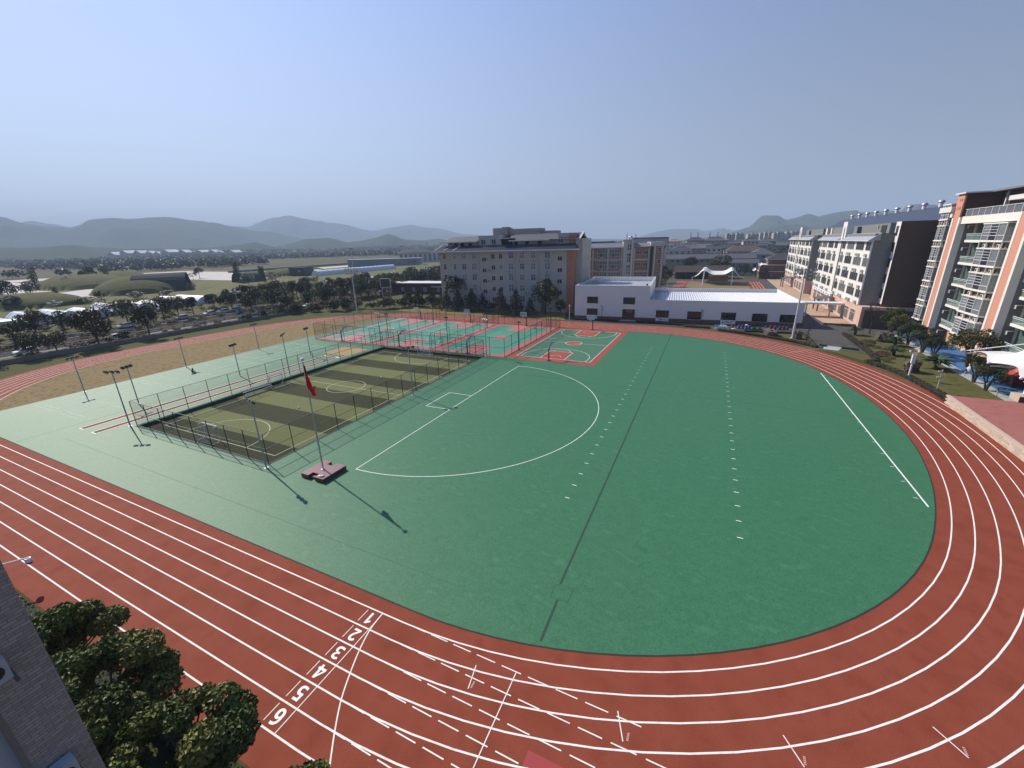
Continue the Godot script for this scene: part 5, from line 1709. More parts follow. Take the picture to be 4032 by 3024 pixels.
func cycad(at: Vector3, h: float, spread: float, label: String, sd: int) -> void:
	var o := thing("cycad", label, "cycad", at, sd * 1.3, "cycads on the garden lawn")
	part(o, "stem", MB.new().lathe(Vector3.ZERO, [Vector2(0.28, 0), Vector2(0.25, h * 0.5), Vector2(0.2, h * 0.6), Vector2(0, h * 0.62)], 9), bark())
	var rng := RandomNumberGenerator.new()
	rng.seed = sd
	var b := MB.new()
	b.tint(Color(0.02, 0.035, 0.012))
	for i in 34:
		var a := TAU * i / 34 + rng.randf() * 0.2
		var lift := rng.randf_range(0.1, 1.0)
		b.tint(Color(0.022, 0.040, 0.014) * rng.randf_range(0.7, 1.5))
		var prev := V(0, h * 0.58, 0)
		var side := V(-sin(a), 0, cos(a))
		for k in 5:
			var t := (k + 1) / 5.0
			var q := V(cos(a) * spread * t * lerpf(1.0, 0.75, lift), h * 0.58 + h * 0.5 * lift * sin(t * 2.2) - 0.25 * h * t * t * (1.2 - lift), sin(a) * spread * t * lerpf(1.0, 0.75, lift))
			var w0 := spread * 0.16 * sin(PI * (t - 0.1)) + 0.02
			var w1 := spread * 0.16 * sin(PI * minf(t + 0.08, 1.0)) + 0.01
			b.quad(prev - side * w0, q - side * w1, q + V(0, 0.06, 0), prev + V(0, 0.06, 0))
			b.quad(prev + V(0, 0.06, 0), q + V(0, 0.06, 0), q + side * w1, prev + side * w0)
			prev = q
	part(o, "fronds", b, leaf_mat())

func rock(at: Vector3, r: Vector3, sd: int, label: String) -> void:
	var nz := FastNoiseLite.new()
	nz.seed = sd
	nz.frequency = 0.9
	var nz2 := FastNoiseLite.new()
	nz2.seed = sd + 9
	nz2.frequency = 2.6
	var b := MB.new()
	var rings := 14
	var seg := 20
	var P := func(j: int, i: int) -> Vector3:
		var a := PI * j / rings - PI / 2
		var t := TAU * (i % seg) / seg
		var d := Vector3(cos(a) * cos(t), sin(a), cos(a) * sin(t))
		var k := 1.0 + 0.45 * nz.get_noise_3dv(d * 1.3) + 0.14 * nz2.get_noise_3dv(d * 1.3)
		d = d.sign() * Vector3(pow(absf(d.x), 0.8), pow(absf(d.y), 0.75), pow(absf(d.z), 0.8))
		return V(0, r.y * 0.42, 0) + d * k * Vector3(r.x, r.y * 0.58, r.z)
	for j in rings:
		for i in seg:
			b.quad(P.call(j, i + 1), P.call(j, i), P.call(j + 1, i), P.call(j + 1, i + 1))
	var o := solo("rock", label, "rock", b, noisy("stone", [lin(0.10, 0.082, 0.07), lin(0.17, 0.14, 0.12), lin(0.13, 0.108, 0.092)], 2.4, 0.04, 0.9, 0.3, 0.3, 0.5), "landscape rocks")
	o.position = at
	o.rotation.y = sd

func build_foreground() -> void:
	# camphor trees below the window: dense crowns of glossy leaves
	var cols := [Color(0.050, 0.072, 0.014), Color(0.072, 0.098, 0.019), Color(0.100, 0.120, 0.027), Color(0.060, 0.084, 0.018), Color(0.12, 0.132, 0.032)]
	var defs := [[-26.2, -4.0, 2.6, 5.2, "leafy green tree beside the grey wall, farthest of the near row"], [-21.6, -3.9, 2.7, 5.4, "leafy green tree in the middle of the near row below the camera"], [-16.3, -4.0, 2.5, 5.2, "leafy green tree nearest lane number six"], [-10.9, -4.75, 1.35, 4.35, "tree top at the bottom edge beside the curved start line"], [-19.2, -2.0, 2.4, 4.8, "leafy tree close to the grey wall, low in the picture"]]
	for k in defs.size():
		var q: Array = defs[k]
		var rng := RandomNumberGenerator.new()
		rng.seed = 100 + k
		var o := thing("camphor_tree", q[4], "tree", V(q[0], 0, q[1]), 0, "leafy trees below the camera")
		var bl := []
		var lim := MB.new()
		lim.path_tube([V(0, 0, 0), V(0.05, 1.2, 0), V(0, 2.4, 0.06)], 0.17, 0.11, 8)
		for i in 30:
			var d := Vector3(rng.randfn(), rng.randfn() * 0.8, rng.randfn()).normalized()
			var r: float = rng.randf_range(0.42, 0.80) * q[2] / 2.5
			var cc := V(d.x * q[2] * 0.74, q[3] * 0.66 + d.y * q[3] * 0.26, d.z * q[2] * 0.74)
			bl.append([cc, Vector3(r, r * 0.75, r), cols[rng.randi() % cols.size()]])
			if i % 3 == 0:
				lim.path_tube([V(0, 2.0, 0), V(cc.x * 0.4, lerpf(2.0, cc.y, 0.6), cc.z * 0.4), cc], 0.07, 0.02, 5)
		part(o, "trunk", lim, bark())
		pmesh(o, "crown", leaf_cloud(bl, 13000 if k != 3 else 5000, 0.20, 50 + k, 0.42), leaf_mat())
	hedge("track_hedge", "green hedge with maroon edge between the grey wall and the track", [Vector2(-42, -4.9), Vector2(-36, -4.9), Vector2(-31, -4.9), Vector2(-8, -4.95)], 0.95, 0.75, "green", 71)
	hedge("track_hedge", "maroon hedge between the grey wall and the green track hedge", [Vector2(-42, -3.9), Vector2(-34, -3.9), Vector2(-24, -3.9)], 0.7, 0.65, "maroon", 72)
	struct("near_verge", MB.new().flat(-60, 40, -5.6, 4, -0.004), noisy("verge_soil", [lin(0.035, 0.045, 0.018), lin(0.06, 0.06, 0.03), lin(0.045, 0.055, 0.02)], 6.0, 0.03, 0.95, 0.2))
	# the tiled pier of the building the picture is taken from
	var o := thing("tiled_building", "dark grey tiled building wall with two air conditioners, lower left", "building", V(-11.9, 0, -1.65))
	var tile := mat("wall_tile", Color(1, 1, 1), 0.55, 0.4)
	var im := Image.create(256, 256, false, Image.FORMAT_RGB8)
	var hm := Image.create(256, 256, false, Image.FORMAT_RGB8)
	var rng := RandomNumberGenerator.new()
	rng.seed = 4
	im.fill(Color(0.52, 0.485, 0.465))
	hm.fill(Color(0.2, 0.2, 0.2))
	for r in 16:
		for c in 6:
			var k := rng.randf_range(0.92, 1.06)
			var x := int((c + (0.5 if r % 2 else 0.0)) * 42.7)
			var col := Color(0.64 * k, 0.60 * k, 0.575 * k)
			for dx in [0, -256]:
				im.fill_rect(Rect2i(x + 1 + dx, r * 16 + 2, 40, 12), col)
				hm.fill_rect(Rect2i(x + 1 + dx, r * 16 + 2, 40, 12), Color(0.8, 0.8, 0.8))
	tile.albedo_texture = ImageTexture.create_from_image(im)
	tile.heightmap_enabled = true
	tile.heightmap_texture = ImageTexture.create_from_image(hm)
	tile.heightmap_scale = 0.5
	tile.uv1_triplanar = true
	tile.uv1_world_triplanar = true
	tile.uv1_scale = Vector3(0.78, 0.78, 0.78)
	part(o, "wall", MB.new().box(-9, 0, 0, 25, 0, 0.86), tile)
	part(o, "corner_trim", MB.new().box(-9, 0.02, 0, 25, 0.862, 0.95), mat("trim_tile", lin(0.20, 0.175, 0.155), 0.7))
	part(o, "recessed_wall", MB.new().box(-9, -0.12, 0, 25, 0.95, 9.0), mat("pale_wall", lin(0.40, 0.42, 0.45), 0.7))
	part(o, "roof", MB.new().box(-9.2, 0.3, 25.0, 25.4, -0.2, 9.0), mats["concrete"])
	for q in [[13.5, 1.10], [10.3, 0.92], [16.6, 1.10], [7.1, 0.95], [3.9, 0.95]]:
		var b := MB.new()
		b.box(0.08, 0.36, q[0], q[0] + 0.52, q[1] - 0.56, q[1] + 0.26)
		var a := part(o, "air_conditioner", b, mat("ac_near", lin(0.40, 0.42, 0.43), 0.45))
		var s := MB.new()
		for i in 4:
			s.box(0.361, 0.368, q[0] + 0.08 + i * 0.1, q[0] + 0.11 + i * 0.1, q[1] - 0.12, q[1] + 0.2)
		part(a, "vent_slot", s, mats["ac_grille"])
		part(a, "fan_grille", MB.new().tube(V(0.361, q[0] + 0.26, q[1] - 0.33), V(0.372, q[0] + 0.26, q[1] - 0.33), 0.17, 0.17, 14), mats["ac_grille"])
		part(a, "bracket", MB.new().box(0, 0.5, q[0] - 0.06, q[0] - 0.002, q[1] - 0.6, q[1] - 0.54), mats["ac_bracket"])
	# camera pole beyond the wall
	var p := thing("camera_pole", "grey pole with a white cap and a dome camera on its arm", "camera pole", V(-40.6, 0, -5.3))
	part(p, "pole", MB.new().tube(V(0, 0, 0), V(0, 1.6, 0), 0.17, 0.16, 10), mats["pipe_grey"])
	part(p, "cap", MB.new().lathe(V(0, 1.6, 0), [Vector2(0.22, 0), Vector2(0.22, 0.08), Vector2(0.1, 0.2), Vector2(0, 0.22)], 12), mats["hoop_white"])
	part(p, "arm", MB.new().tube(V(-0.2, 1.95, -0.2), V(0.95, 2.1, -1.3), 0.05, 0.05, 8), mats["hoop_white"])
	part(p, "arm_post", MB.new().tube(V(0, 1.7, 0), V(-0.1, 1.97, -0.1), 0.05, 0.05, 8), mats["hoop_white"])
	var dm := part(p, "dome_camera", MB.new().tube(V(0.9, 1.8, -1.25), V(0.9, 2.08, -1.25), 0.2, 0.16, 12), mats["hoop_white"])
	part(dm, "dome", MB.new().ball(V(0.9, 1.78, -1.25), V(0.18, 0.18, 0.18), 12, 8), mats["lamp_black"])

func build_garden() -> void:
	var lawn := noisy("garden_lawn", [lin(0.105, 0.11, 0.035), lin(0.15, 0.145, 0.055), lin(0.125, 0.125, 0.042), lin(0.085, 0.10, 0.028)], 14.0, 0.015, 0.95, 0.15, 0.3, 0.9)
	var asphalt := noisy("asphalt", [lin(0.075, 0.072, 0.066), lin(0.105, 0.10, 0.092), lin(0.09, 0.086, 0.08)], 18.0, 0.015, 0.9, 0.25, 0.2, 1.0)
	var paving := noisy("plaza_paving", [lin(0.38, 0.24, 0.15), lin(0.48, 0.32, 0.21), lin(0.52, 0.38, 0.27), lin(0.42, 0.27, 0.17)], 22.0, 0.012, 0.9, 0.25, 0.15, 1.2)
	var blue := noisy("blue_rubber", [lin(0.045, 0.14, 0.30), lin(0.06, 0.18, 0.37)], 7.0, 0.03, 0.6, 0.4)
	var pale := noisy("pale_path", [lin(0.30, 0.32, 0.33), lin(0.38, 0.39, 0.40)], 5.0, 0.03, 0.85, 0.3)
	var garden := PackedVector2Array([Vector2(27.1, -116.2), Vector2(36.2, -118.6), Vector2(36.2, -71.0), Vector2(29.0, -70.7), Vector2(29.0, -74), Vector2(28.3, -83), Vector2(26, -89.5), Vector2(20.9, -98.8), Vector2(27.2, -97.2)])
	struct("lawn", MB.new().poly(garden, 0.0), lawn)
	struct("lawn", MB.new().poly(PackedVector2Array([Vector2(1.5, -112.2), Vector2(8, -112.6), Vector2(19.6, -113.2), Vector2(20.0, -99.6), Vector2(17.3, -103.2), Vector2(10, -108.2)]), 0.0), lawn)
	struct("road", MB.new().poly(PackedVector2Array([Vector2(20.3, -99.4), Vector2(26.9, -97.4), Vector2(26.9, -116.2), Vector2(36.2, -119), Vector2(41, -119), Vector2(41, -126.5), Vector2(25.2, -126), Vector2(24.6, -150), Vector2(24.0, -262), Vector2(20.4, -262), Vector2(20.6, -124), Vector2(0, -118), Vector2(0.2, -113.6), Vector2(20.2, -114.6)]), -0.006), asphalt)
	struct("road_crossing", MB.new().poly(PackedVector2Array([Vector2(20.6, -98.9), Vector2(22.9, -98.2), Vector2(24.2, -101.6), Vector2(21.4, -102.4)]), 0.0), pale)
	struct("plaza", MB.new().poly(PackedVector2Array([Vector2(25.2, -126.2), Vector2(34.9, -128.2), Vector2(31.4, -132), Vector2(33.5, -262), Vector2(24.2, -262), Vector2(24.7, -150)]), 0.10), paving)
	struct("kerb", MB.new().bar(V(25.1, 0.05, -126.1), V(24.6, 0.05, -150), 0.3, 0.14).bar(V(24.6, 0.05, -150), V(24.1, 0.05, -262), 0.3, 0.14).bar(V(25.1, 0.05, -126.1), V(34.9, 0.05, -128.2), 0.3, 0.14), mats["concrete"])
	struct("garden_path", MB.new().flat(36.2, 37.6, -119, -60, 0.0), pale)
	struct("blue_path", MB.new().flat(37.6, 44.2, -119, -60, 0.0), blue)
	# planter wall before the brown end wall
	var pw := thing("planter_wall", "low dark planter wall below the brown end wall", "wall", V(0, 0, 0))
	part(pw, "wall", MB.new().box(25.4, 40.5, 0.0, 0.55, -127.2, -126.8), mats["dorm_base"])
	# evergreen row along the path
	var rowt := [[36.3, -119.0, 7.4, 6.8, "green", "tallest dome-crowned evergreen at the far end of the garden row"], [36.3, -113.4, 6.3, 6.0, "olive", "dome-crowned evergreen beside the large upright rock"], [36.2, -108.2, 5.3, 5.4, "green", "dome-crowned evergreen above the first white statue"], [36.3, -101.5, 4.7, 5.2, "dark", "dome-crowned evergreen in the middle of the garden row"], [36.6, -97.6, 4.1, 4.6, "dark", "dome-crowned evergreen left of the white membrane tip"], [36.3, -82.6, 4.7, 5.0, "olive", "dome-crowned evergreen under the white membrane tip"], [36.0, -78.6, 3.8, 4.2, "dark", "small dome-crowned evergreen with white painted trunk, nearest the platform"], [39.2, -92.3, 7.4, 7.2, "olive", "large dome-crowned evergreen against the apartment tower, behind the membrane"]]
	for k in rowt.size():
		var q: Array = rowt[k]
		var t := tree("evergreen_tree", q[5], "dome", q[4], k % 4, V(q[0], 0, q[1]), q[2], q[3], "evergreen trees beside the blue path", "tree", k * 1.1)
		if k == 6:
			part(t, "painted_trunk", MB.new().tube(V(0, 0, 0), V(0.03, 1.0, 0), 0.14, 0.12, 8), mats["hoop_white"], "white painted lower trunk")
	tree("bare_tree", "leafless young tree standing before the brown end wall", "bare", "dark", 1, V(32.4, 0, -118.0), 9.4, 3, "", "tree")
	cycad(V(29.3, 0, -115.8), 1.9, 1.7, "cycad at the road corner of the garden, farthest away", 1)
	cycad(V(33.7, 0, -106.4), 1.9, 1.9, "cycad to the right of the large upright rock", 2)
	cycad(V(34.25, 0, -89.4), 2.2, 2.6, "largest cycad, behind the weather pole", 3)
	cycad(V(31.0, 0, -97.4), 1.6, 1.8, "cycad behind the crimson ball shrub", 4)
	rock(V(32.9, 0, -110.2), V(1.5, 2.1, 1.1), 3, "large upright brown rock on the garden lawn by the trees")
	rock(V(30.1, 0, -86.0), V(1.15, 2.0, 0.8), 7, "tall tapering grey rock behind the weather pole")
	rock(V(12.4, 0, -110.0), V(1.8, 1.35, 1.2), 5, "broad flat brown rock left of the floodlight mast")
	rock(V(17.5, 0, -107.7), V(0.95, 1.85, 0.8), 11, "upright dark rock beside the foot of the floodlight mast")
	tree("ball_shrub", "crimson ball shrub beside the garden hedge", "round", "crimson", 1, V(28.75, 0, -95.2), 1.15, 2.3, "", "shrub")
	tree("ball_shrub", "brown-red cushion shrub beside the garden hedge, farther back", "round", "maroon", 2, V(28.9, 0, -104.9), 1.25, 2.7, "", "shrub")
	tree("ball_shrub", "small yellow-green shrub at the bend of the garden hedge", "round", "lime", 3, V(28.4, 0, -91.8), 0.8, 1.5, "", "shrub")
	hedge("garden_hedge", "maroon clipped hedge along the road side of the garden", [Vector2(27.3, -115.8), Vector2(27.3, -108), Vector2(27.4, -100), Vector2(27.3, -94), Vector2(26.6, -90.6)], 0.9, 0.55, "maroon", 11)
	hedge("garden_hedge", "yellow-green low hedge inside the maroon garden hedge", [Vector2(28.3, -115.6), Vector2(28.2, -108), Vector2(28.2, -100), Vector2(28.2, -93)], 0.5, 0.35, "lime", 12)
	hedge("garden_hedge", "dark hedge between the track and the garden lawn", [Vector2(25.6, -89.9), Vector2(27.7, -85.2), Vector2(28.8, -80), Vector2(29.4, -75), Vector2(29.9, -71.8)], 1.3, 0.6, "maroon", 13)
	hedge("garden_hedge", "green hedge between the lawn and the red platform", [Vector2(29.6, -71.5), Vector2(33, -71.5), Vector2(36, -71.9)], 0.9, 0.6, "green", 14)
	hedge("low_hedge", "short green hedge left of the pale crossing", [Vector2(20.6, -101.8), Vector2(21.6, -101.3)], 0.5, 0.35, "green", 15)
	hedge("low_hedge", "short green hedge right of the pale crossing", [Vector2(23.9, -100.6), Vector2(26.4, -99.6)], 0.5, 0.4, "green", 16)
	hedge("lawn_hedge", "dark hedge along the track in front of the triangular lawn", [Vector2(2.0, -111.9), Vector2(7, -109.6), Vector2(12, -106.7), Vector2(16.8, -103.1), Vector2(19.7, -99.7)], 1.1, 0.55, "maroon", 17)
	hedge("lawn_hedge", "yellow-green hedge on the road side of the triangular lawn", [Vector2(19.3, -112.6), Vector2(19.4, -106), Vector2(19.3, -100.8)], 0.9, 0.5, "lime", 18)
	hedge("lawn_hedge", "low dark hedge on the hall side of the triangular lawn", [Vector2(7.5, -112.4), Vector2(13, -112.8), Vector2(18.8, -113.2)], 0.6, 0.45, "green", 19)
	# poles on the lawn
	var w := thing("weather_pole", "thick white pole with an anemometer at the edge of the garden lawn", "weather station", V(28.4, 0, -81.4))
	part(w, "pole", MB.new().tube(V(0, 0, 0), V(0, 3.9, 0), 0.12, 0.12, 10), mats["hoop_white"])
	part(w, "instrument_box", MB.new().box(-0.22, 0.22, 2.5, 3.9, -0.2, 0.2), mats["hoop_white"])
	part(w, "crossarm", MB.new().bar(V(-0.6, 4.05, 0), V(0.4, 4.15, 0), 0.06, 0.06), mats["hoop_white"])
	for s in [-0.6, 0.4]:
		part(w, "sensor", MB.new().ball(V(s, 4.3, 0), V(0.16, 0.14, 0.16), 8, 6), mats["hoop_white"])
	camera_post(V(29.65, 0, -75.25), 3.3, "grey pole with four small lamps on the lawn near the platform", false)
	camera_post(V(18.6, 0, -104.3), 3.3, "thin dark pole beside the floodlight mast and the dark rock", true)
	camera_post(V(-28.13, 0, -117.4), 4.3, "black pole with small lamps before the left half of the hall", true)
	camera_post(V(-2.3, 0, -117.0), 4.3, "black pole with small lamps between two middle hall windows", true)
	statue(V(37.7, 0, -108.3), 1.3, "white garden statue on the path, farther one under the trees")
	statue(V(38.0, 0, -88.6), 1.5, "white garden statue on the path, nearer one behind the membrane")
	# white banded bollards along the path
	for k in 4:
		var bp := [Vector2(36.9, -104.5), Vector2(36.9, -99.8), Vector2(36.6, -86.2), Vector2(36.2, -76.3)]
		var q := thing("path_bollard", "grey bollard lamp on the garden path, number %s along the row from the far end" % ["one", "two", "three", "four"][k], "bollard", V(bp[k].x, 0, bp[k].y), 0, "bollard lamps on the garden path")
		part(q, "post", MB.new().tube(V(0, 0, 0), V(0, 0.8, 0), 0.07, 0.07, 8), mats["pipe_grey"])
		part(q, "cap", MB.new().tube(V(0, 0.8, 0), V(0, 0.95, 0), 0.11, 0.09, 8), mats["lamp_black"])

func camera_post(at: Vector3, h: float, label: String, dark: bool) -> void:
	var m: Material = mats["lamp_black"] if dark else mats["pipe_grey"]
	var o := thing("lamp_pole", label, "lamp post", at, 0, "poles with small lamps around the track")
	part(o, "pole", MB.new().tube(V(0, 0, 0), V(0, h, 0), 0.07, 0.06, 8), m)
	for k in 4:
		var s := 1.0 if k % 2 else -1.0
		part(o, "small_lamp", MB.new().box(s * 0.12, s * 0.42, h - 0.35 - k * 0.42, h - 0.2 - k * 0.42, -0.08, 0.08), m)

func statue(at: Vector3, h: float, label: String) -> void:
	var o := thing("garden_statue", label, "statue", at, 0, "white garden statues")
	var m := mat("statue_white", lin(0.58, 0.54, 0.47), 0.7)
	part(o, "body", MB.new().lathe(Vector3.ZERO, [Vector2(0.28 * h, 0), Vector2(0.30 * h, 0.2 * h), Vector2(0.24 * h, 0.45 * h), Vector2(0.10 * h, 0.66 * h), Vector2(0, 0.7 * h)], 12), m)
	part(o, "head", MB.new().ball(V(0, 0.82 * h, 0), V(0.16 * h, 0.18 * h, 0.16 * h), 10, 8), m)

func build_platform() -> void:
	var x0 := 28.9
	var o := thing("platform", "raised red-paved platform with a pale stone block front wall", "platform")
	part(o, "paving", MB.new().box(x0 + 0.34, 50, 0.95, 1.12, -70.4, -30), noisy("platform_red", [lin(0.30, 0.105, 0.085), lin(0.38, 0.15, 0.125), lin(0.34, 0.125, 0.10)], 12.0, 0.015, 0.85, 0.3, 0.15, 0.8))
	part(o, "core", MB.new().box(x0 + 0.1, 50, 0.0, 0.945, -70.4, -30), mat("block_mortar", lin(0.22, 0.19, 0.16), 0.95))
	part(o, "coping", MB.new().box(x0 - 0.02, x0 + 0.338, 0.95, 1.14, -70.6, -30), noisy("coping_stone", [lin(0.42, 0.33, 0.27), lin(0.50, 0.40, 0.33)], 3.0, 0.04, 0.85, 0.3))
	var bm := [mat("block_a", lin(0.42, 0.345, 0.27), 0.9), mat("block_b", lin(0.47, 0.39, 0.315), 0.9), mat("block_c", lin(0.39, 0.315, 0.25), 0.9)]
	var bmesh := MB.new().box(-0.05, 0.05, -0.112, 0.112, -0.385, 0.385).mesh()
	var rng := RandomNumberGenerator.new()
	rng.seed = 6
	for r in 4:
		for k in 32:
			var zz := -70.2 + k * 0.79 + (0.39 if r % 2 else 0.0)
			pmesh(o, "stone_block", bmesh, bm[rng.randi() % 3], Transform3D(Basis(), V(x0 + 0.06 + rng.randf_range(-0.012, 0.012), 0.12 + r * 0.237, zz)))
	var b := thing("column_base", "square pale stone block carrying the white membrane column", "stone block", V(36.3, 1.12, -71.1))
	part(b, "block", MB.new().box(-0.95, 0.95, 0, 0.75, -0.95, 0.95), mats["coping_stone"])
	part(b, "dark_face", MB.new().box(-0.9, 0.9, 0.03, 0.68, 0.95, 0.97), mat("block_dark", lin(0.07, 0.045, 0.035), 0.7))
	# white tensile roof on a raking column
	var t := thing("membrane_canopy", "white scalloped membrane roof over the platform edge", "canopy")
	var mm := mat("membrane", lin(0.70, 0.685, 0.66), 0.6, 0.4)
	mm.cull_mode = BaseMaterial3D.CULL_DISABLED
	mm.backlight_enabled = true
	mm.backlight = lin(0.12, 0.12, 0.115)
	var m := MB.new()
	var nz := 72
	var nx := 22
	var S := func(i: int, j: int) -> Vector3:
		var zz := -83.4 + 28.8 * i / nz
		var u := float(j) / nx * 2.0 - 1.0        # -1 western edge, 1 eastern edge
		var ph := fposmod(zz + 83.4, 7.2) / 7.2
		var sc := sin(PI * ph)
		var end := 1.0 if zz > -80 else smoothstep(-83.4, -78.5, zz)
		var xm := 38.6
		var half := lerpf(4.3, 4.3 - 0.9, sc * sc)
		var x := xm + u * half
		if end < 1.0:
			x = xm + (u * half) * 1.0
		var pk := 0.0
		for c in [-76.0, -61.6]:
			pk = maxf(pk, exp(-pow((zz - c) / 2.6, 2.0)))
		var ridge := 5.0 + 2.6 * pk
		var edge := 4.5 + 0.55 * sc
		var au := absf(u)
		var y := lerpf(ridge, edge, 1.0 - pow(1.0 - au, 1.7))
		if zz < -78.0:
			y = lerpf(y, edge, smoothstep(-78.0, -83.4, zz) * 0.5)
		return V(x, y, zz)
	for i in nz:
		for j in nx:
			m.quad(S.call(i + 1, j), S.call(i + 1, j + 1), S.call(i, j + 1), S.call(i, j))
	part(t, "membrane", m, mm)
	for zz in [-83.4, -76.2, -69.0, -61.8, -54.6]:
		part(t, "edge_clamp", MB.new().ball(V(34.3, 4.5, zz), V(0.2, 0.2, 0.2), 8, 6), mats["hoop_white"])
		part(t, "truss", MB.new().tube(V(34.6, 4.1, zz), V(42.6, 4.1, zz), 0.09, 0.09, 8).tube(V(34.6, 4.1, zz), V(36.8, 4.55, zz), 0.05, 0.05, 6), mats["hoop_white"])
	for i in 2:
		var zz: float = [-76.0, -61.6][i]
		part(t, "column", MB.new().tube(V(36.3, 1.87 if i == 0 else 1.12, zz + (4.9 if i == 0 else 0.0)), V(38.6, 8.0, zz), 0.30, 0.17, 12), mats["hoop_white"])
		part(t, "stay_rod", MB.new().tube(V(38.6, 7.75, zz), V(34.6, 4.6, zz - 7.0), 0.06, 0.06, 6), mats["hoop_white"])
	# dark red covered play house on the blue ground under the roof
	var h := thing("play_house", "dark red play house with a peaked top in the membrane's shade", "play house", V(41.2, 0, -83.2))
	var rm := mat("play_red", lin(0.17, 0.012, 0.014), 0.5)
	part(h, "body", MB.new().prism(PackedVector2Array([Vector2(-1.5, -1.1), Vector2(1.2, -1.4), Vector2(1.7, 0.9), Vector2(-1.2, 1.3)]), 0, 1.5), rm)
	part(h, "roof", MB.new().lathe(V(0, 1.5, -0.2), [Vector2(1.5, 0), Vector2(0.9, 0.45), Vector2(0.3, 1.2), Vector2(0, 1.5)], 8), mat("play_orange", lin(0.34, 0.045, 0.02), 0.5))
	# orange marker at the right edge of the platform
	var c := thing("traffic_cone", "small red traffic cone on the platform at the right edge", "cone", V(33.3, 1.12, -63.0))
	part(c, "cone", MB.new().lathe(Vector3.ZERO, [Vector2(0.17, 0.03), Vector2(0.04, 0.6), Vector2(0, 0.6)], 12), mat("cone_red", lin(0.5, 0.05, 0.02), 0.5))
	part(c, "foot", MB.new().box(-0.22, 0.22, 0, 0.03, -0.22, 0.22), mats["cone_red"])

